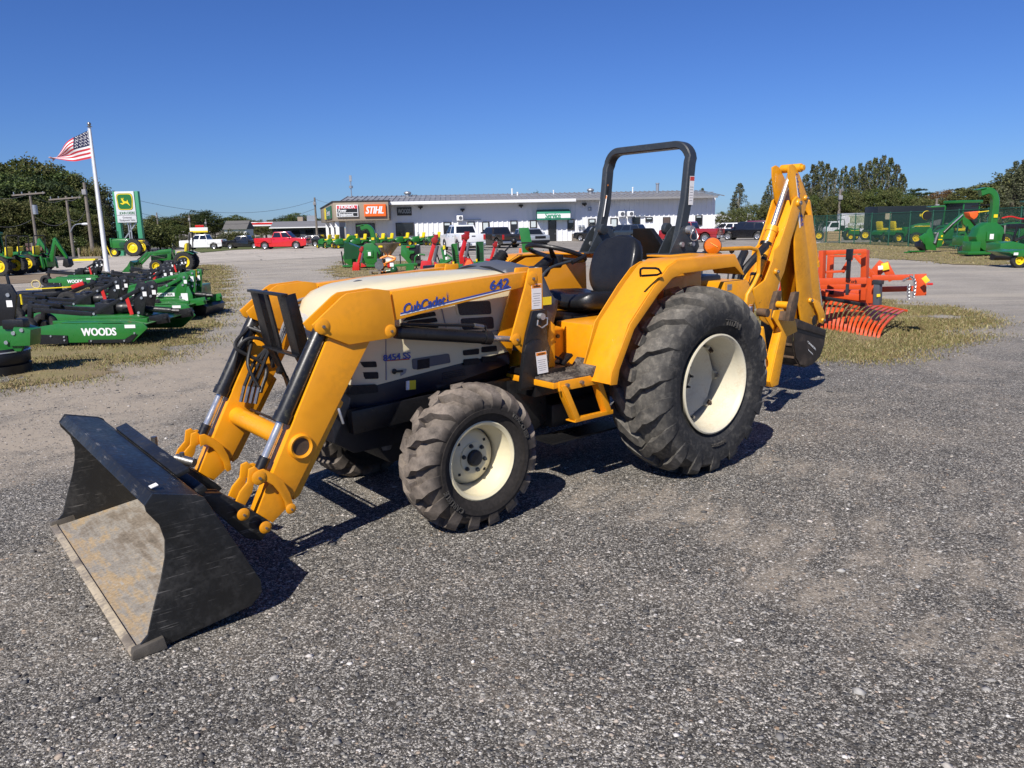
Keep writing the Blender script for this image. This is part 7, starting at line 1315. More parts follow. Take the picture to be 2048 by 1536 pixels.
# ================================================================ green chain link fence and what stands behind it
FG = paint('fence_green', (.012, .085, .055), .6, var=.15); FA, FB = Vector((-56.099,-31.544,-0.301)), Vector((-35.222,-7.337,-0.107))
fn = thing('chain_link_fence', 'green chain link fence with screen mesh running to the right edge', 'fence', (FA.x, FA.y, FA.z), math.atan2(FB.y-FA.y, FB.x-FA.x)); FLn = (FB-FA).length; NB = 12
sl_ = (FB.z-FA.z)/FLn; MESHB = MB(); bay = FLn/NB; k = -2.0
while k < bay: 
    for s in (1, -1):
        a0, a1 = max(0, k), min(bay, k+2.0); 
        if a1 > a0: z0, z1 = a0-k, a1-k; z0, z1 = (z0, z1) if s > 0 else (2-z0, 2-z1); MESHB.quad((a0, -.003*s, z0-.017), (a1, -.003*s, z1-.017), (a1, -.003*s, z1+.017), (a0, -.003*s, z0+.017))
    k += .105
mo = None
for i in range(NB+1):
    x = bay*i; o = part('post', FG, fn, lambda m: m.cyl((x, 0, x*sl_-.1), (x, 0, x*sl_+2.1), .04, n=8))
    if i < NB:
        part('top_rail', FG, fn, lambda m: m.cyl((x, 0, x*sl_+2.03), (x+bay, 0, (x+bay)*sl_+2.03), .028, n=6))
        if mo is None: mo = MESHB.build('mesh_panel', FG, fn); mo.location = (x, 0, x*sl_)
        else: inst(mo, Matrix.Translation((x, 0, x*sl_)), fn, 'mesh_panel')
part('notice_plate', WHTD, fn, lambda m: m.box((9.4, -.05, 1.72), (.72, .02, .42)))
BG = 'green tractors and mowers behind the green fence'
for p_, a, kw, s, lab in (((-59.235,-32.268,-0.312), 160, dict(loader=False), .8, 'small green tractor behind the left end of the fence'), ((-60.61,-30.2,-0.3), 30, dict(loader=False), .85, 'green tractor without loader behind the fence, below the box truck cab'), ((-60.446,-28.711,-0.29), 150, dict(loader=False), .8, 'green tractor behind the fence, below the box truck rear'), ((-50.72,-18.974,-0.207), 165, dict(canopy=True, loader=False), 1.15, 'green tractor with green canopy roof behind the fence'), ((-47.722,-15.86,-0.182), 20, dict(cab=True), 1.2, 'green cab tractor behind the fence near the red seat pad'), ((-44.422,-12.525,-0.156), 150, dict(canopy=False), 1.0, 'green loader tractor behind the fence, right of the tall chute'), ((-43.031,-10.982,-0.145), 160, dict(canopy=True), 1.15, 'green canopy tractor behind the fence at the right edge')):
    compact_tractor(lab, (p_[0], p_[1], p_[2]), RA+math.radians(a), group=BG, scale=s, seat=BLKP, **kw)
for p_, a, lab in (((-54.353,-23.707,-0.245), 15, 'green mower with yellow wheel left of the fence notice'), ((-53.048,-22.083,-0.232), 10, 'dark green mower below the fence notice'), ((-45.774,-15.717,-0.177), 170, 'mower with yellow rim in front of the gravel heap')):
    o = dup(LT, (p_[0], p_[1], p_[2]), RA+math.radians(a), lab); o.scale = (1.25,)*3; o['group'] = 'mowers behind the fence'
t = thing('dark_trailer', 'long black trailer parked behind the fence notice', 'trailer', tuple((-63.364,-26.402,-0.281)), RA+.05); part('trailer_box', paint('trailer_black', (.012, .016, .015), .4), t, lambda m: m.box((0, 0, 1.7), (6.2, 2.2, 2.0)), .05); part('yellow_stripe', JYEL, t, lambda m: m.box((.9, -1.11, 1.95), (.9, .02, .2))); part('door', paint('pale_panel', (.5, .42, .28), .6), t, lambda m: m.box((-2.2, -1.11, 1.9), (.5, .02, .5))); 
for x in (-1, 1): part('trailer_wheel', TYRE, t, lambda m: m.cyl((x, -1.05, .4), (x, -.8, .4), .4, n=14))
t = thing('timber_crate', 'pale timber crate inside the fence below the box truck', 'crate', tuple((-56.687,-29.224,-0.286)), RA+.05)
for k in range(4): part('plank', WOODL, t, lambda m: m.box((0, -.4, .13+.2*k), (1.15, .03, .17)))
for x in (-.52, .52): part('corner_post', WOODL, t, lambda m: m.box((x, -.36, .42), (.08, .08, .82)))
part('crate_box', WOODL, t, lambda m: m.box((0, 0, .4), (1.1, .7, .76)))
mb = MB(); mb.sphere((0, 0, 0), 2.6, 24, 1.3, 1.0, .62); gp_ = mb.build('gravel_heap', paint('heap_gravel', (.13, .125, .12), .9, var=.3, scale=5, bump=.4), None); p_ = (-59.757,-21.577,-0.243); gp_.location = p_; tag(gp_, 'grey gravel heap behind the fence', 'gravel heap')
# attachments in front of the fence on the right
t = LT_('backhoe_attachment', 'bright green backhoe attachment with folded arm standing on the grass', 'implement', (-35.969,-12.842,-0.138,-0.026), 0.)
part('main_frame', GRN, t, lambda m: (m.prism([(-.30, .15), (.20, .10), (.05, .65), (-.15, 1.2), (-.30, 1.1), (-.45, .7)], -.3, -.2), m.prism([(-.7, .75), (-.4, .95), (-.1, .45), (-.2, .2)], -.28, -.18)), .02); part('boom', GRN, t, lambda m: m.prism([(.30, .22), (.55, .30), (.62, .85), (1.45, 1.58), (1.50, 1.78), (1.38, 1.80), (.45, 1.0), (.28, .7)], -.1, .1), .02); part('dipper', GRN, t, lambda m: m.prism([(1.36, 1.82), (1.46, 1.84), (1.70, 1.70), (2.60, .62), (2.48, .50), (1.48, 1.35), (1.42, 1.62)], -.09, .09), .02)
part('cylinder', BLKP, t, lambda m: m.cyl((.55, -.14, .95), (.95, -.14, 1.36), .05, n=8)); part('rod', CHROME, t, lambda m: m.cyl((.95, -.14, 1.36), (1.40, -.14, 1.78), .035, n=8)); part('cylinder', BLKP, t, lambda m: m.cyl((1.75, -.1, 1.62), (2.55, -.1, .75), .05, n=8)); part('rod', CHROME, t, lambda m: m.beam((2.45, -.12, .60), (2.72, -.12, .76), .05, .07)); part('bucket', BLK, t, lambda m: m.prism([(2.55, .60), (2.85, .55), (2.90, .25), (2.75, .05), (2.55, .0), (2.48, .25)], -.2, .2), .02); part('swing_cylinder', STEEL, t, lambda m: m.cyl((.05, -.32, .45), (.18, -.32, .95), .07, n=8)); part('seat_rim', JYEL, t, lambda m: m.lathe([(.208, -.02), (.225, 0), (.208, .02)], (-.28, 0, 1.78), n=16)); part('seat_pad', DARK, t, lambda m: m.cyl((-.28, -.07, 1.78), (-.28, .07, 1.78), .21, n=16)); part('decal', JYEL, t, lambda m: m.box((.42, -.105, .62), (.22, .01, .05))); part('decal', JYEL, t, lambda m: m.box((.50, -.105, .78), (.08, .01, .09)))
part('stabiliser', GRN, t, lambda m: (m.beam((-.35, -.2, .08), (-1.5, -.6, .05), .10, .06), m.box((-1.0, -.5, .10), (.5, .3, .05))), .01); part('hoe_frame', BLKP, t, lambda m: m.prism([(-.55, .55), (-.1, .15), (-.3, .08), (-.6, .3)], -.2, .3), .01)
chipper('tall green wood chipper with arched chute at the right in front of the fence', (-32.544,-9.25,-0.11,-0.115), .0, 1.34, None, False, 2.02)
t = LT_('zero_turn_mower', 'green mower with yellow wheel hubs cut off by the right picture edge', 'mower', (-25.48,-5.16,-0.073,-0.016), 0., None, 1.)
part('deck', GRN, t, lambda m: (m.prism([(-1.25, .52), (-.9, .36), (.9, .36), (.9, .52), (-.8, .58)], -.7, .5),), .03); part('front_plate', GRN, t, lambda m: m.box((-.2, -.72, .62), (.9, .05, .9)), .02); part('loader_arm', GRN, t, lambda m: m.beam((-.55, -.6, .75), (.3, -.6, 1.45), .08, .16), .02); part('lift_cylinder', CHROME, t, lambda m: m.cyl((-.6, -.66, .95), (-.05, -.66, 1.45), .035, n=8)); part('arm_stripe', JYEL, t, lambda m: m.beam((-.4, -.65, .95), (.2, -.65, 1.34), .01, .05))
for x in (-.80, .55): wheel_part(t, (x, -.55, .24), .24, .18, JYEL)
for x in (-.55, -.25): part('panel_slot', DARK, t, lambda m: m.box((x, -.748, .52), (.10, .01, .18)))
part('decal', WHTD, t, lambda m: m.box((-.42, -.75, .42), (.05, .01, .12))); part('decal', WHTD, t, lambda m: m.box((-1.0, -.71, .46), (.14, .01, .08))); part('bumper', JYEL, t, lambda m: m.box((-.2, -.76, .22), (.7, .05, .07)), .01)
t = LT_('flail_mower', 'green flail mower deck with black rubber skirt between the chipper and the right edge', 'mower', (-30.014,-7.391,-0.095,-0.018), 0., None, 1.15)
part('deck', GRN, t, lambda m: m.prism([(-.6, .25), (.7, .22), (.7, .40), (-.2, .62), (-.6, .55)], -.5, .3), .02); part('roller', BLKP, t, lambda m: m.cyl((-.8, -.45, .14), (.7, -.45, .10), .14, n=12)); part('driveline', BLK, t, lambda m: m.cyl((-.1, -.4, .62), (.7, -.4, 1.0), .05, n=8)); part('frame', BLK, t, lambda m: (m.box((.3, .1, 1.1), (.7, .2, .16)), m.box((.6, .1, 1.28), (.3, .2, .16)), m.beam((.1, 0, .5), (.2, 0, 1.1), .05, .08)), .03); part('hose', REDP, t, lambda m: m.tube(spline([(-.4, -.1, 1.38), (-.1, -.1, 1.42), (.3, -.1, 1.34), (.8, -.1, 1.42)]), .025, 6))
t = LT_('front_deck_mower', 'green riding mower with red orange seat pad in front of the fence', 'mower', (-34.239,-10.432,-0.12,-0.093), 0., None, 1.15)
part('body', GRN, t, lambda m: (m.box((0, 0, .55), (.9, .8, .35)), m.beam((-.35, -.3, .4), (-.3, -.3, 1.15), .08, .08), m.beam((.35, -.3, .4), (.40, -.3, 1.1), .08, .08)), .03); part('seat_pad', ORGF, t, lambda m: m.prism([(-.22, 1.62), (.22, 1.66), (.10, 1.42), (0, 1.34), (-.15, 1.44)], -.2, .2), .03); part('frame_tube', BLKP, t, lambda m: m.tube([(-.15, -.2, 1.85), (.7, -.2, 1.9), (.72, -.2, 1.75), (.45, -.2, 1.4)], .025, 6)); part('deck', GRND, t, lambda m: m.box((.1, -.4, .2), (1.2, .6, .2)), .04); part('lever', JYEL, t, lambda m: m.beam((.1, -.25, 1.62), (.5, -.25, 1.66), .02, .03))
for x in (-.4, .45): wheel_part(t, (x, -.45, .2), .2, .14, BLK)
# ================================================================ road side: pylon sign, flag, poles, signs
PG = (-16.089,-81.622,-0.792,0.161); t = LT_('pylon_sign', 'tall pylon sign with two green legs and leaping deer emblem', 'sign', PG); PX = 17.58
_l, _r2, _pt, _pb = [(-15.212,-81.824,-0.796,6.292),(-17.284,-81.331,-0.785,6.329),(-16.208,-81.594,-0.791,6.287),(-16.064,-81.628,-0.792,3.274)]; zt, zb = _pt[3], _pb[3]; x0 = (Vector(_l[:2])-Vector(PG[:2])).dot(Vector(RH[:2])); x1 = (Vector(_r2[:2])-Vector(PG[:2])).dot(Vector(RH[:2])); cx = (x0+x1)/2; pw = x1-x0+.35
for x, s in ((x0-.02, -1), (x1+.15, 1)): part('leg', SIGNG, t, lambda m: m.prism([(x-.22, 0), (x+.22, 0), (x+.22, zt), (x-.22, zt)], -.22, .22), .02)
pn = part('panel', paint('sign_silver', (.62, .64, .66), .35, var=.03), t, lambda m: m.box((cx, -.25, (zt+zb)/2), (pw-.35, .12, zt-zb)), .02)
ph = zt-zb; ez = zt-ph*.33; ew, eh = pw*.70, ph*.52
def shield(k): return [(cx+ew/2*k*math.copysign(abs(math.cos(a))**.35, math.cos(a))*(1 if math.sin(a) > 0 else .93), ez+eh/2*k*math.copysign(abs(math.sin(a))**.42, math.sin(a))) for a in [2*math.pi*i/40+.01 for i in range(40)]]
part('emblem', JYEL, pn, lambda m: m.prism(shield(1.0), -.34, -.312)); part('emblem_rim', GRND, pn, lambda m: m.prism(shield(1.04), -.33, -.311)); part('emblem_field', paint('emblem_green', (.012, .14, .03), .4), pn, lambda m: m.prism(shield(.90), -.36, -.341))
DEER = [(-.86, -.16), (-.62, -.06), (-.42, -.16), (-.30, -.02), (-.42, .22), (-.44, .40), (-.62, .34), (-.60, .44), (-.46, .52), (-.60, .60), (-.58, .80), (-.50, .66), (-.44, .62), (-.42, .86), (-.34, .64), (-.22, .66), (-.12, .88), (-.14, .58), (-.26, .50), (-.16, .40), (-.06, .22), (.30, .16), (.50, .20), (.44, .38), (.56, .44), (.62, .20), (.66, .0), (.82, -.30), (1.0, -.66), (.60, -.30), (.40, -.16), (.05, -.14), (-.14, -.24), (-.36, -.38), (-.66, -.26), (-.80, -.20)]
part('deer_mark', JYEL, pn, lambda m: m.prism([(cx+x*ew*.34, ez-.05*eh+z*eh*.36) for x, z in DEER], -.385, -.361))
part('lettering', paint('sign_text_green', (.04, .16, .07), .5), pn, lambda m: text_mb(m, 'JOHN DEERE', (cx+.1, -.312, zt-ph*.70), (1, 0, 0), (0, 0, 1), .36, pw*.68, .03, lift=.01)); part('divider', GRYT, pn, lambda m: m.box((cx, -.315, zt-ph*.765), (pw*.86, .01, .05)))
for i, wd in enumerate(('Greenway', 'Equipment Sales')): part('lettering', GRYT, pn, lambda m: text_mb(m, wd, (cx+.05, -.312, zt-ph*(.84+.085*i)), (1, 0, 0), (0, 0, 1), .28, pw*(.40 if i == 0 else .68), .03, lift=.01))
for a, b in (((x0, 0, .2*zt), (x1, 0, zb+.2)), ((x0+.9, 0, 0), (x0+.9, 0, zb)), ((x1-.8, 0, 0), (x1-.8, 0, zb))): part('brace', GALV, t, lambda m: m.beam(a, b, .10, .10))
FPg = (-3.959,-34.741,-0.292,0.001); FPt = (-3.995,-34.734,-0.292,6.543); fz = FPt[3]; t = LT_('flag_pole', 'tall white flag pole with gold ball on the left grass', 'flag pole', FPg)
part('pole', WHT, t, lambda m: m.cyl((0, 0, 0), (0, 0, fz-.15), .105, .055, 14)); part('truck_cap', STEEL, t, lambda m: m.lathe([(0, .0), (.12, .02), (.06, .06), (.0, .08)], (0, 0, fz-.16), 'z', 14)); part('ball', STEEL, t, lambda m: m.sphere((0, 0, fz-.02), .08, 12)); part('base_collar', WHT, t, lambda m: m.lathe([(.0, .0), (.34, .0), (.32, .08), (.14, .14), (.11, .2)], axis='z', n=18)); part('halyard', WHTD, t, lambda m: m.cyl((-.09, -.05, .8), (-.075, -.03, fz-.2), .006, n=5)); part('cleat', STEEL, t, lambda m: m.box((-.10, -.05, 1.2), (.04, .05, .16)))
FLG = MB(); NU, NV = 40, 26; g0 = (-3.981,-34.737,-0.292,6.252); fh = 1.15; vs = []
for j in range(NV+1):
    for i in range(NU+1):
        u, v = i/NU, j/NV; drop = .34*u+.70*u*u*(.7+.3*u); top = -drop*1.22; bot = -fh+.02*u-.14*math.sin(u*math.pi)+(.06*u*u); z = top*(1-v)+bot*v if True else 0
        y = .16*math.sin(u*9+v*3.2)*u**.6+.10*math.sin(v*8+u*4)*u; vs.append((-1.72*u+.05*math.sin(v*6)*u, y, z))
for j in range(NV):
    for i in range(NU):
        a = j*(NU+1)+i; FLG.f.append((a, a+1, a+NU+2, a+NU+1)); st_ = j*13//NV; FLG.mi.append(2 if (i < NU*.40 and st_ < 7) else (0 if st_ % 2 == 0 else 1))
FLG.v = vs; fl = FLG.build('flag', [paint('flag_red', (.50, .03, .045), .8, var=.05), paint('flag_white', (.74, .74, .74), .8, var=.03), paint('flag_blue', (.012, .016, .06), .8, var=.05)], ang=180); fl.location = (FPg[0]-RH.x*.07, FPg[1]-RH.y*.07, FPg[2]+g0[3]); fl.rotation_euler = (0, 0, RA); tag(fl, 'striped flag with starred blue canton blowing left from the pole', 'flag')
mb = MB()
for j in range(9):
    for i in range(6 if j % 2 == 0 else 5):
        u = .40*(i+(.5 if j % 2 == 0 else 1))/6; v = (7/13)*(j+.75)/9.6; k = int(v*NV)*(NU+1)+int(u*NU); p = Vector(vs[k])+Vector((0, -.012, 0)); n = 5
        mb.add([p+Vector((r_*math.sin(math.pi*q/n), 0, r_*math.cos(math.pi*q/n))) for q in range(10) for r_ in ((.030 if q % 2 == 0 else .013),)], [tuple(range(10))])
mb.build('stars', fl.data.materials[1], fl)['kind'] = 'stuff'
POLEM = paint('pole_wood', (.19, .165, .14), .9, var=.25, scale=3)
UG = 'utility poles along the road'; POLES = []
for pt, r_, arm, lab in (((-8.783,-87.065,-0.876,6.533), .13, 1, 'utility pole with wide crossarm at the far left before the wood'), ((-11.84,-86.579,-0.86,6.085), .14, 1, 'utility pole with crossarm and street lamp arm'), ((-12.796,-82.333,-0.809,7.153), .17, 0, 'thick utility pole just left of the flag pole'), ((-47.921,-189.084,-1.207,6.879), .16, 0, 'distant utility pole right of the pylon sign'), ((-48.662,-168.061,-1.182,5.861), .16, 0, 'distant utility pole left of the roadside signboard'), ((-54.776,-176.614,-1.169,5.093), .15, 0, 'distant utility pole right of the roadside signboard'), ((-49.333,-108.967,-1.029,7.117), .16, 0, 'utility pole between the red pickup and the tan canopy'), ((-79.48,-41.084,-0.411,5.06), .15, 0, 'bare pole in front of the tall trees behind the box truck'), ((-92.783,-36.39,-0.405,3.923), .14, 0, 'pole with transformer behind the green canopy')):
    t = LT_('utility_pole', lab, 'pole', pt, 0., UG); H_ = pt[3]; part('shaft', POLEM, t, lambda m: m.cyl((0, 0, -.3), (0, 0, H_), r_*1.2, r_*.8, 10))
    if arm:
        part('crossarm', POLEM, t, lambda m: m.beam((-1.7, -.15, H_-.35), (1.6, -.15, H_-.15), .12, .14)); part('insulators', GALV, t, lambda m: [m.cyl((x, -.15, H_-.28), (x, -.15, H_-.02), .05, n=6) for x in (-1.5, -.7, .7, 1.4)])
    if '1874' in lab or 'transformer' in lab or 'crossarm at' in lab: part('transformer', GALV, t, lambda m: m.cyl((.35, -.1, H_-2.2), (.35, -.1, H_-1.3), .24, n=12))
    if 'lamp' in lab: part('lamp_arm', GALV, t, lambda m: m.tube(spline([(0, -.1, H_-3.6), (.6, -.2, H_-2.9), (1.5, -.3, H_-2.75)]), .05, 6)); part('lamp_head', WHT, t, lambda m: m.sphere((1.75, -.3, H_-2.8), .32, 10, 1.3, .6, .4))
    if not arm: part('top_bracket', GRYT, t, lambda m: (m.box((.0, -.15, H_-.9), (.4, .3, .5)),), .03)
    POLES.append(Vector((pt[0], pt[1], pt[2]+H_)))
WN = ['top wire from the thick pole towards the tan canopy', 'lower wire from the thick pole towards the tan canopy', 'short wire between the thick pole and the lamp pole', 'wire between the two crossarm poles', 'wire from the far left crossarm pole out of the picture', 'low slack wire between the thick pole and the lamp pole', 'low slack wire between the two crossarm poles', 'low wire from the far left crossarm pole out of the picture', 'wire between the two distant poles by the roadside signboard', 'wire from the pole by the red pickup to the white building']
def wire(a, b, sag, dz, i):
    P_ = [a.lerp(b, k/16)+Vector((0, 0, dz-4*sag*(k/16)*(1-k/16))) for k in range(17)]; mb = MB(); mb.tube(P_, .022, 4); tag(mb.build('power_line', paint('wire_dark', (.10, .10, .11), .6) if 'wire_dark' not in MATS else MATS['wire_dark']), 'thin dark '+WN[i], 'wire', 'power lines')
lf = Vector((-3.983,-87.618,5.866)); fr_ = Vector((-49.324,-108.971,5.94))
for i_, (a, b, sag, dz) in enumerate(((POLES[2], fr_, 2.2, -.3), (POLES[2], fr_, 2.4, -1.5), (POLES[2], POLES[1], .5, -.4), (POLES[1], POLES[0], .6, -.2), (POLES[0], lf, .6, -.2), (POLES[2], POLES[1], .8, -2.2), (POLES[1], POLES[0], .9, -2.2), (POLES[0], lf, .9, -2.6), (POLES[3], POLES[4], .8, -.2), (POLES[6], Vector((-47.07,-93.335,5.04)), .4, -.2))): wire(a, b, sag, dz, i_)
t = LT_('brown_road_sign', 'brown two panel road sign on a post at the far left', 'sign', (-4.062,-55.414,-0.527,0.698)); part('post', POLEM, t, lambda m: m.cyl((0, 0, 0), (-.05, 0, 1.55), .07, n=8)); part('panel', paint('sign_brown', (.06, .035, .03), .6), t, lambda m: m.box((0, .05, 1.42), (1.05, .04, .22)), .01); part('panel', paint('sign_brown_pale', (.16, .075, .06), .6), t, lambda m: m.box((.02, .05, 1.16), (1.02, .04, .22)), .01)
t = LT_('roadside_signboard', 'roadside signboard with red cap, white and orange panel far left', 'sign', (-31.533,-108.458,-1.056,0.038)); part('post', POLEM, t, lambda m: (m.cyl((-.5, 0, 0), (-.5, 0, 2.6), .09, n=8), m.cyl((.8, 0, 0), (.8, 0, 3.2), .09, n=8))); part('panel', WHT, t, lambda m: m.box((0, -.1, 2.75), (2.5, .12, .45)), .02); part('orange_panel', JYEL, t, lambda m: m.box((0, -.1, 2.42), (2.5, .12, .22)), .02); part('red_cap', REDP, t, lambda m: m.box((.15, -.1, 3.15), (1.2, .15, .32)), .04); part('blue_panel', BLUD, t, lambda m: m.box((.6, -.1, 1.55), (.8, .1, .75)), .02); part('notice_board', WHTD, t, lambda m: m.box((-.6, -.1, 1.1), (1.3, .1, .95)), .02)
t = LT_('planter', 'low planter of tall dry grass beside the road left of the flag pole', 'planter', (-10.833,-72.528,-0.703,0.178)); part('kerb', WOOD, t, lambda m: m.box((0, 0, .12), (1.9, 1.0, .24)), .02)
part('marker_post', WOOD, t, lambda m: m.box((-1.0, -.3, .5), (.16, .16, 1.0))); mb = MB()
for k in range(400): x, y = random.uniform(-.9, .9), random.uniform(-.4, .4); h_ = random.uniform(.5, 1.0); a = random.uniform(0, 6.28); mb.add([(x-.03*math.cos(a), y-.03*math.sin(a), .2), (x+.03*math.cos(a), y+.03*math.sin(a), .2), (x+random.gauss(0, .2), y+random.gauss(0, .2), .2+h_)], [(0, 1, 2)])
o = mb.build('grass_tuft', BLADE, t); o['kind'] = 'stuff'
t = LT_('yellow_kerb', 'yellow painted kerb stone by the planter', 'kerb', (-9.179,-66.735,-0.641,0.184)); part('stone', JYEL, t, lambda m: m.box((0, 0, .08), (1.7, .5, .16)), .03); part('end_stone', JYEL, t, lambda m: m.box((-.98, 0, .07), (.2, .48, .14)), .03)
t = LT_('guard_post', 'yellow guy wire guard leaning between the flag pole and the pylon sign', 'post', (-13.764,-79.071,-0.769,0.798)); part('sleeve', JYEL, t, lambda m: m.cyl((0, 0, 0), (-.75, 0, 1.9), .06, n=8)); part('anchor', GALV, t, lambda m: m.cyl((0, 0, -.1), (.02, 0, .1), .03, n=6))
t = LT_('guard_post', 'upright yellow guard post at the road edge beyond the utility poles', 'post', (-13.028,-94.493,-0.948,0.706)); part('sleeve', JYEL, t, lambda m: m.cyl((0, 0, 0), (0, 0, 1.3), .08, n=8)); part('cap', JYEL, t, lambda m: m.sphere((0, 0, 1.3), .08, 8))
# distant buildings
t = LT_('grey_store', 'long low grey roofed store building beyond the red pickup', 'building', (-57.952,-132.526,-1.086,-0.351)); gw = paint('store_wall', (.045, .048, .055), .6)
part('wall', gw, t, lambda m: m.box((0, 4, 1.6), (11.5, 8, 3.2))); rf = part('roof', paint('store_roof', (.17, .17, .18), .6), t, lambda m: m.prism([(-1.0, 2.7), (1.5, 3.9), (8, 3.9), (8, 2.7)], -6.0, 6.0, 'yz')); part('eave_band', WHTD, t, lambda m: m.box((0, -1.0, 2.75), (12.1, .12, .16))); part('rooftop_unit', TAN, rf, lambda m: m.box((-1.5, 4, 4.3), (1.0, 1, .8))); part('rooftop_unit', GALV, rf, lambda m: m.box((.6, 4, 4.4), (1.6, 1.2, 1.0)))
for x in (-4, -1.5, 1, 3.5): part('window', GLASS, t, lambda m: m.box((x, -.02, 1.5), (1.5, .06, 1.5)))
t = LT_('filling_station', 'white canopy with red stripe left of the grey store', 'building', (-58.898,-153.861,-1.121,-0.42)); part('canopy', WHT, t, lambda m: m.box((0, 0, 3.6), (6.0, 5, .8)), .05); part('stripe', REDP, t, lambda m: m.box((.4, -2.52, 3.7), (4.6, .06, .35)));
for x in (-2.4, 2.4): part('column', WHTD, t, lambda m: m.box((x, 0, 1.7), (.3, .3, 3.4)))
t = LT_('small_house', 'small grey roofed house among the bushes left of the red pickup', 'house', (-50.915,-146.21,-1.142,0.006)); part('wall', WHTD, t, lambda m: m.box((0, 0, 1.4), (4.2, 4, 2.8))); part('roof', paint('shingle_roof', (.12, .115, .11), .9, var=.2), t, lambda m: m.prism([(-2.4, 2.7), (0, 4.3), (2.4, 2.7)], -2.3, 2.3, 'yz')); part('window', GLASS, t, lambda m: m.box((.8, -2.01, 1.6), (.8, .05, 1.0)))
t = LT_('far_house', 'dark roofed house among the trees behind the fence', 'house', (-111.949,-42.357,-0.482,-0.633), 0., None, .70); part('wall', WHTD, t, lambda m: m.box((0, 0, 1.6), (5.0, 4, 3.2))); part('roof', paint('slate_roof', (.07, .07, .075), .9, var=.2), t, lambda m: m.prism([(-2.5, 3.0), (0, 5.2), (2.5, 3.0)], -2.8, 2.8, 'yz')); part('window', GLASS, t, lambda m: m.box((-.8, -2.01, 1.9), (.8, .05, 1.0)))
t = LT_('white_trailer', 'long low white trailer seen between the building and the trees', 'trailer', (-106.097,-73.921,-0.675,0.056)); part('body', WHT, t, lambda m: m.box((0, 0, 2.1), (6.5, 2.4, 2.0)), .05); part('skirt', GRYT, t, lambda m: m.box((0, 0, .7), (6.3, 2.2, .8))); part('window', GLASS, t, lambda m: m.box((1.5, -1.21, 2.3), (.9, .03, .6)))
# ================================================================ trees
def leaf_mat(name, stops, hue=.0):
    m, t, b = new_mat(name); g = N(t, 'ShaderNodeNewGeometry'); oi = N(t, 'ShaderNodeObjectInfo'); tc = N(t, 'ShaderNodeTexCoord').outputs['Object']
    f = mth(t, 'ADD', mth(t, 'MULTIPLY', g.outputs['Random Per Island'], .6), mth(t, 'MULTIPLY', noise(t, tc, .55, 3), .4)); c = ramp(t, f, stops).outputs[0]
    hs = N(t, 'ShaderNodeHueSaturation'); t.links.new(c, hs.inputs['Color']); t.links.new(mth(t, 'ADD', .48, mth(t, 'MULTIPLY', oi.outputs['Random'], .04)), hs.inputs['Hue']); t.links.new(mth(t, 'ADD', .8, mth(t, 'MULTIPLY', oi.outputs['Random'], .45)), hs.inputs['Value'])
    t.links.new(hs.outputs[0], b.inputs['Base Color']); b.inputs['Roughness'].default_value = .65; b.inputs['Specular IOR Level'].default_value = .25
    tr = N(t, 'ShaderNodeBsdfTranslucent'); t.links.new(hs.outputs[0], tr.inputs[0]); mx = N(t, 'ShaderNodeMixShader'); mx.inputs[0].default_value = .28; out = t.nodes['Material Output']
    t.links.new(b.outputs[0], mx.inputs[1]); t.links.new(tr.outputs[0], mx.inputs[2]); t.links.new(mx.outputs[0], out.inputs[0]); return m
LEAF = leaf_mat('leaf_green', [(.15, (.040, .062, .016)), (.5, (.085, .112, .030)), (.8, (.14, .155, .045))])
LEAFO = leaf_mat('leaf_olive', [(.15, (.052, .066, .022)), (.5, (.105, .118, .040)), (.8, (.19, .185, .065))])
LEAFS = leaf_mat('leaf_silver', [(.15, (.055, .068, .034)), (.5, (.115, .128, .066)), (.8, (.23, .23, .14))])
LEAFR = leaf_mat('leaf_russet', [(.15, (.07, .035, .02)), (.5, (.14, .07, .035)), (.8, (.18, .11, .06))]); PINE = leaf_mat('needle_dark', [(.15, (.022, .042, .017)), (.5, (.045, .070, .028)), (.8, (.075, .10, .042))])
BARK = paint('bark', (.10, .085, .07), .95, var=.3, scale=4); BARKP = paint('pale_bark', (.30, .28, .25), .9, var=.3, scale=4)
def leaves(C_, R_, per, ls, flat=.8):
    n = len(C_); P_ = RNG.normal(0, 1, (n, per, 3)); P_ /= np.linalg.norm(P_, axis=2, keepdims=True); P_ *= RNG.random((n, per, 1))**.45*R_[:, None, None]; P_[..., 2] *= flat; P_ = (P_+C_[:, None]).reshape(-1, 3); m = len(P_)
    a = RNG.normal(0, 1, (m, 3)); a /= np.linalg.norm(a, axis=1, keepdims=True); b = np.cross(a, RNG.normal(0, 1, (m, 3))); b /= np.linalg.norm(b, axis=1, keepdims=True); s = ls*RNG.uniform(.6, 1.35, (m, 1)); V = np.stack([P_-a*s, P_+b*s*.62, P_+a*s, P_-b*s*.62], 1); return V.reshape(-1, 3)
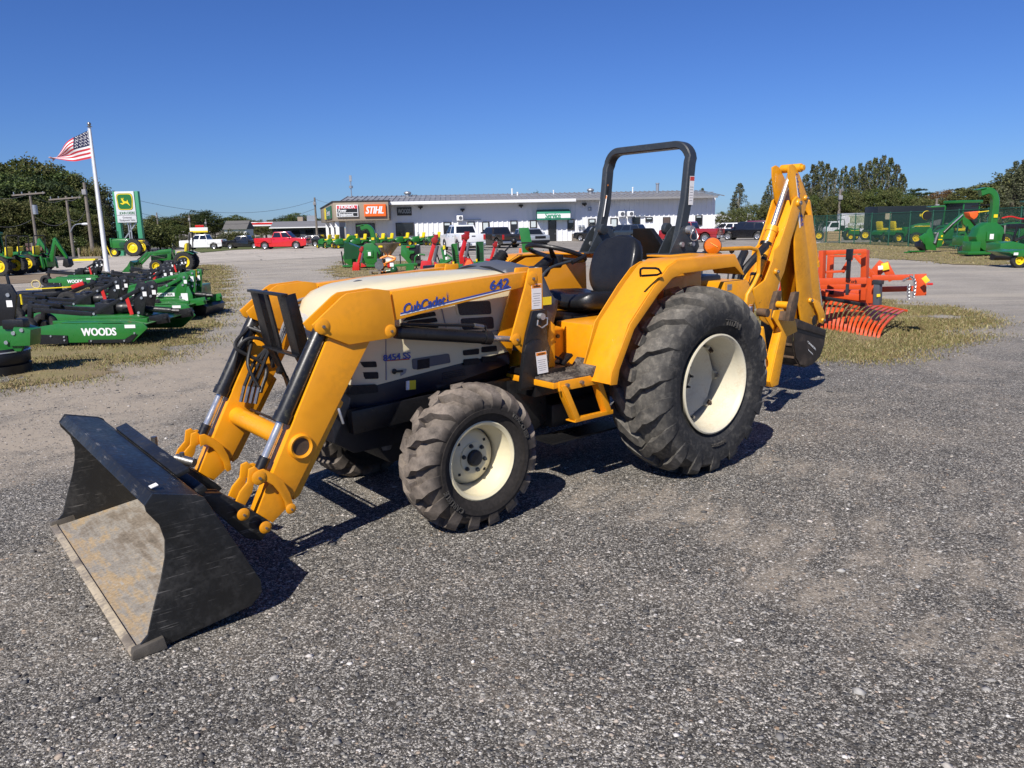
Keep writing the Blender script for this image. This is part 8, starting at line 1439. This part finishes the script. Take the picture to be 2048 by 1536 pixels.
def tree_meshes(kind, i):
    """unit tree 10 m high: crown leaves and trunk with limbs"""
    if kind == 'broad':
        K = 105; u = RNG.normal(0, 1, (K, 3)); u /= np.linalg.norm(u, axis=1, keepdims=True); r_ = RNG.random((K, 1))**.4; C_ = u*r_*np.array([3.1, 3.1, 3.6])+np.array([0, 0, 6.1]); C_[:, 2] = np.maximum(C_[:, 2], 2.0+RNG.random(K)); V = leaves(C_, RNG.uniform(.45, 1.15, K), 62, .13, .75); limbs = C_[RNG.choice(K, 9, False)]; tr = .22
    elif kind == 'spire':
        K = 210; h = RNG.random(K)**.85; ang = RNG.uniform(0, 6.28, K); rad = (1-h)**.7*1.9*RNG.random(K)**.6+.12; C_ = np.stack([np.cos(ang)*rad, np.sin(ang)*rad, 1.2+8.5*h], 1); V = leaves(C_, .11+.27*(1-h), 22, .085, 2.0); limbs = C_[RNG.choice(K, 16, False)]; tr = .14
    elif kind == 'pine':
        K = 80; h = RNG.random(K); ang = RNG.uniform(0, 6.28, K); rad = (.25+.75*np.sqrt(1-h))*2.6*RNG.random(K)**.5; C_ = np.stack([np.cos(ang)*rad, np.sin(ang)*rad, 3.2+6.4*h-.12*rad], 1); V = leaves(C_, RNG.uniform(.5, .9, K), 48, .15, .38); limbs = C_[RNG.choice(K, 12, False)]; tr = .2
    else:
        K = 60; u = RNG.normal(0, 1, (K, 3)); u[:, 2] = np.abs(u[:, 2]); u /= np.linalg.norm(u, axis=1, keepdims=True); C_ = u*RNG.random((K, 1))**.4*np.array([7, 4.5, 7.5])+np.array([0, 0, 1.5]); V = leaves(C_, RNG.uniform(1.0, 2.2, K), 60, .33, .8); limbs = C_[RNG.choice(K, 10, False)]; tr = .25
    me = bpy.data.meshes.new('crown'); F = np.arange(len(V)).reshape(-1, 4); me.vertices.add(len(V)); me.vertices.foreach_set('co', V.astype(np.float32).ravel()); me.loops.add(len(V)); me.loops.foreach_set('vertex_index', F.astype(np.int32).ravel()); me.polygons.add(len(F)); me.polygons.foreach_set('loop_start', np.arange(0, len(V), 4, dtype=np.int32)); me.polygons.foreach_set('loop_total', np.full(len(F), 4, np.int32)); me.update(calc_edges=True)
    mb = MB(); top = 8.5 if kind in ('spire', 'pine') else 5.5; mb.tube([(0, 0, -.3), (.05, .0, top*.35), (-.05, .05, top*.7), (0, 0, top)], [tr*1.25, tr, tr*.7, tr*.2], 8)
    for L_ in limbs: z0 = min(top*.9, max(1.0, L_[2]*.62)); mb.tube([(0, 0, z0), (L_[0]*.5, L_[1]*.5, z0+(L_[2]-z0)*.55), tuple(L_)], [tr*.42, tr*.26, .02], 5)
    return me, mb
TM = {}
def tree(kind, mat, bark, H, label, name='tree', group=None, wide=1., cat='tree'):
    h = H[3]; key = (kind, random.randrange(4)); k2 = key+(mat.name,)
    if k2 not in TM:
        if key not in TM: TM[key] = tree_meshes(*key)
        me, mb = TM[key]; me2 = me.copy(); me2.materials.append(mat); b_ = mb.build('trunk', bark); TM[k2] = (me2, b_.data); bpy.data.objects.remove(b_)
    me, tr = TM[k2]; t = thing(name, label, cat, at(H), random.uniform(0, 6.28), group); t.scale = (h/10*wide, h/10*wide, h/10)
    for nm, d_ in (('crown', me), ('trunk', tr)): o = bpy.data.objects.new(nm, d_); COL.objects.link(o); o.parent = t
    return t
ORD = ['first', 'second', 'third', 'fourth', 'fifth', 'sixth', 'seventh', 'eighth', 'ninth', 'tenth', 'eleventh', 'twelfth', 'thirteenth', 'fourteenth', 'fifteenth', 'sixteenth', 'seventeenth', 'eighteenth', 'nineteenth', 'twentieth']
def grove(rows, group):
    rows = list(rows); order = sorted(range(len(rows)), key=lambda i: (Vector(rows[i][3][:2])-Vector(CP[:2])).normalized().dot(Vector(RH[:2])))
    rank = {i: k for k, i in enumerate(order)}; rows = [r_[:5]+((r_[5]+', '+ORD[rank[i]]+' from the left',) if len(rows) > 1 else (r_[5],)) for i, r_ in enumerate(rows)]
    for kind, mat, bark, H, wide, lab in rows: tree(kind, mat, bark, H, lab, {'broad': 'broadleaf_tree', 'spire': 'slender_tree', 'pine': 'pine_tree', 'bush': 'bush'}[kind], group, wide, 'bush' if kind == 'bush' else 'tree')
LW = 'tall leafy tree in the back row of the far left wood'; LW2 = 'leafy tree in the middle row of the far left wood'; LW3 = 'olive leafy tree in the front row of the far left wood'; G1 = 'trees of the wood at the far left'
grove([('broad', (LEAF, LEAFO)[i % 3 == 2], BARK, h, w_, LW) for i, (h, w_) in enumerate(zip([(-3.921,-113.701,-1.203,12.766),(-6.098,-113.532,-1.193,12.54),(-8.092,-113.341,-1.183,12.417),(-10.232,-113.099,-1.172,11.871),(-11.476,-112.939,-1.166,12.618),(-12.932,-112.736,-1.158,12.409),(-14.284,-112.53,-1.151,12.071),(-15.845,-112.273,-1.143,11.482),(-17.29,-112.016,-1.135,10.63),(-18.434,-111.799,-1.129,9.887),(-19.263,-111.634,-1.124,8.244)], (1.1,)*11))], G1)
grove([('broad', (LEAF, PINE)[i % 2], BARK, h, 1.15, LW2) for i, h in enumerate([(-3.623,-100.689,-1.053,9.482),(-5.69,-100.516,-1.043,10.04),(-7.609,-100.318,-1.033,9.809),(-9.117,-100.137,-1.026,9.295),(-10.295,-99.981,-1.02,8.928),(-11.466,-99.811,-1.014,9.156),(-12.738,-99.612,-1.007,8.507),(-14.057,-99.389,-1,8.068),(-15.168,-99.187,-0.995,7.397),(-16.256,-98.978,-0.989,6.375)])], G1)
grove([('broad', (LEAFO, LEAF)[i % 2], BARK, h, 1.3, LW3) for i, h in enumerate([(-3.745,-94.662,-0.982,7.063),(-5.834,-94.473,-0.972,6.815),(-7.628,-94.275,-0.963,6.559),(-8.804,-94.127,-0.957,6.04),(-10.186,-93.935,-0.95,6.291),(-11.277,-93.77,-0.945,5.499),(-12.605,-93.551,-0.938,5.379),(-13.738,-93.35,-0.932,5.046),(-15.022,-93.106,-0.925,4.651)])], G1)
grove([('bush', (LEAFO, LEAF)[i % 2], BARK, h, 1., 'roadside bush at the foot of the dark wood on the left') for i, h in enumerate([(-3.79,-91.649,-0.947,2.903),(-5.481,-91.494,-0.939,3.057),(-7.202,-91.305,-0.93,3.165),(-8.37,-91.159,-0.925,2.781),(-9.802,-90.96,-0.917,2.947),(-11.008,-90.775,-0.911,2.555),(-11.868,-90.634,-0.907,2.167),(-12.976,-90.44,-0.901,2.238),(-13.988,-90.251,-0.896,1.786)])], 'bushes at the foot of the left wood')
grove([('spire', (LEAFO, LEAFS)[i % 2], BARK, h, 1.2, 'slender pale tree between the flag pole and the pylon sign') for i, h in enumerate([(-17.566,-101.774,-1.017,6.507),(-18.364,-101.608,-1.013,7.087),(-18.748,-101.525,-1.011,5.789),(-19.881,-101.273,-1.004,5.477)])], 'slender trees behind the pylon sign')
grove([('bush', (LEAF, LEAFO)[i % 2], BARK, h, 1.1, 'dark bush behind the antique tractor') for i, h in enumerate([(-22.124,-118.188,-1.191,3.854),(-23.722,-117.834,-1.182,4.371),(-25.052,-117.522,-1.174,3.993),(-26.858,-117.074,-1.164,4.442),(-28.383,-116.674,-1.156,3.845)])], 'bushes behind the pylon sign')
LF_ = 'distant rounded tree on the skyline left of the building'; LF2 = 'distant tree in the nearer row below the left skyline'; G2 = 'distant trees left of the building'
grove([('broad', (LEAF, LEAFO, PINE)[i % 3], BARK, h, 2.1, LF_) for i, h in enumerate([(-47.423,-199.55,-1.218,5.838),(-49.637,-198.977,-1.21,6.741),(-52.258,-198.264,-1.201,6.221),(-54.43,-197.646,-1.193,6.419),(-57.19,-196.824,-1.183,6.968),(-59.77,-196.018,-1.173,7.765),(-61.257,-195.537,-1.168,7.259),(-62.761,-195.038,-1.162,4.321),(-65.889,-193.96,-1.151,5.96),(-67.592,-193.349,-1.144,6.415),(-69.535,-192.632,-1.137,5.641),(-71.374,-191.934,-1.13,4.863),(-74.193,-190.824,-1.119,5.047),(-76.457,-189.899,-1.111,5.246),(-79.34,-188.675,-1.099,6.179),(-81.288,-187.82,-1.092,6.638),(-83.268,-186.926,-1.084,5.845),(-85.72,-185.785,-1.074,5.288),(-88.272,-184.555,-1.064,4.471)])], G2)
grove([('broad', (LEAFO, LEAF)[i % 2], BARK, h, 2.1, LF2) for i, h in enumerate([(-45.361,-174.234,-1.201,3.938),(-48.231,-173.412,-1.19,4.082),(-51.317,-172.472,-1.177,4.223),(-58.842,-169.929,-1.145,3.399),(-63.782,-168.061,-1.124,3.493),(-66.586,-166.928,-1.112,3.861),(-71.738,-164.704,-1.089,3.513)])], G2)
grove([('bush', (LEAFO, LEAFS)[i % 2], BARK, h, 1., 'wild bush on the verge left of the small dark pickup') for i, h in enumerate([(-38.865,-123.947,-1.162,2.06),(-40.2,-123.491,-1.155,2.652),(-41.446,-123.051,-1.148,3.012),(-42.644,-122.614,-1.141,2.741),(-43.888,-122.148,-1.133,2.069),(-45.307,-121.599,-1.125,1.706),(-32.846,-125.814,-1.197,1.776),(-34.478,-125.338,-1.187,2.036)])], 'wild bushes on the far verge')
LRt = 'slender tree behind the right end of the building'; LR2 = 'low olive tree behind the parked cars on the right'; LR3 = 'tall wispy tree behind the box truck'; LR4 = 'olive tree filling the gap below the tall wispy trees'; G3_ = 'tall loose trees behind the fence on the right'
grove([('spire', LEAFS, BARKP, h, w_, LRt) for h, w_ in zip([(-84.965,-63.846,-0.595,6.593),(-87.847,-59.887,-0.566,7.071),(-87.444,-60.463,-0.57,5.062),(-90.139,-56.455,-0.543,7.683),(-89.744,-57.066,-0.547,5.576),(-90.693,-55.583,-0.537,5.836)], (1., 1.5, 1.6, 1.3, 1.5, 1.3))], G3_)
grove([('broad', LEAFO, BARK, h, 1.1, LR2) for h in [(-83.361,-59.297,-0.556,3.383),(-84.45,-57.766,-0.545,3.84),(-85.5,-56.232,-0.534,4.227),(-86.355,-54.94,-0.526,4.178),(-87.189,-53.641,-0.517,3.94),(-88.292,-51.855,-0.505,4.372)]], G3_)
grove([('spire', (LEAFS, LEAFO)[i % 2], BARKP, h, 1.08, LR3) for i, h in enumerate([(-81.986,-46.813,-0.457,7.269),(-82.397,-46.111,-0.453,8.358),(-82.764,-45.471,-0.449,8.713),(-83.146,-44.795,-0.444,8.338),(-83.575,-44.02,-0.44,7.847),(-84.025,-43.188,-0.435,8.022),(-84.425,-42.434,-0.43,7.867),(-84.799,-41.714,-0.426,8.266),(-85.171,-40.984,-0.421,8.441),(-85.484,-40.357,-0.417,8.73),(-85.836,-39.64,-0.413,9.01),(-86.155,-38.976,-0.409,8.642),(-86.48,-38.288,-0.405,7.895),(-86.726,-37.757,-0.402,6.782)])], G3_)
grove([('broad', (LEAFO, LEAF)[i % 2], BARK, h, 1.05, LR4) for i, h in enumerate([(-78.299,-45.188,-0.439,4.046),(-78.948,-44.084,-0.432,4.826),(-79.729,-42.709,-0.423,4.604),(-80.582,-41.145,-0.414,4.97),(-81.286,-39.799,-0.406,5.017),(-81.997,-38.385,-0.397,5.272),(-82.698,-36.931,-0.389,5.415),(-83.064,-36.145,-0.384,4.852),(-83.408,-35.389,-0.38,4.085)])], G3_)
grove([('broad', LEAFO, BARK, h, 1.9, 'olive tree in the lower row behind the fence') for h in [(-96.484,-40.441,-0.439,4.537),(-96.882,-39.531,-0.434,4.38),(-97.355,-38.418,-0.427,4.097),(-97.926,-37.025,-0.42,3.923),(-98.414,-35.789,-0.413,4.342),(-98.834,-34.692,-0.407,5.107),(-99.2,-33.703,-0.401,5.865),(-99.498,-32.876,-0.397,6.165),(-99.847,-31.881,-0.391,5.544),(-100.132,-31.045,-0.387,6.629),(-100.563,-29.737,-0.38,7.445),(-100.987,-28.393,-0.373,7.635)]], 'lower trees behind the right of the fence')
grove([('spire', LEAFS, BARKP, h, 1.6, 'tall slender tree at the right picture edge') for h in [(-90.682,-27.774,-0.347,7.594),(-90.916,-27.069,-0.343,7.647),(-91.206,-26.168,-0.339,6.883)]], 'slender trees at the right edge')
grove([('pine', PINE, BARK, h, 1.2, 'dark pine on the skyline right of the tall trees') for h in [(-132.853,-57.102,-0.531,6.677),(-133.449,-55.747,-0.524,6.777),(-133.936,-54.613,-0.519,6.079),(-135.193,-51.56,-0.503,6.504),(-135.634,-50.442,-0.498,6.611),(-136.08,-49.285,-0.492,6.161)]], 'dark pines on the right skyline'); grove([('broad', LEAFR, BARK, (-125.298,-49.351,-0.511,6.209), 1.3, 'reddish tree between the dark pines on the right')], None)
grove([('bush', (LEAFO, LEAFS)[i % 2], BARK, h, 1., 'bush along the back of the fence yard') for i, h in enumerate([(-71.33,-45.028,-0.426,1.473),(-72.156,-43.733,-0.418,1.542),(-72.959,-42.426,-0.41,1.295),(-76.057,-36.846,-0.375,1.151),(-78.219,-32.293,-0.349,1.934),(-79.09,-30.251,-0.338,1.973),(-79.889,-28.244,-0.327,2.011),(-80.547,-26.473,-0.317,2.102),(-81.031,-25.096,-0.31,1.919),(-81.535,-23.577,-0.302,2.061)])], 'bushes behind the fence yard')
grove([('broad', LEAFS, BARK, h, 1.2, 'pale tree top showing above the grey roof') for h in [(-75.93,-122.825,-0.98,8.711),(-94.128,-109.315,-0.862,8.375)]], 'tree tops above the roof')
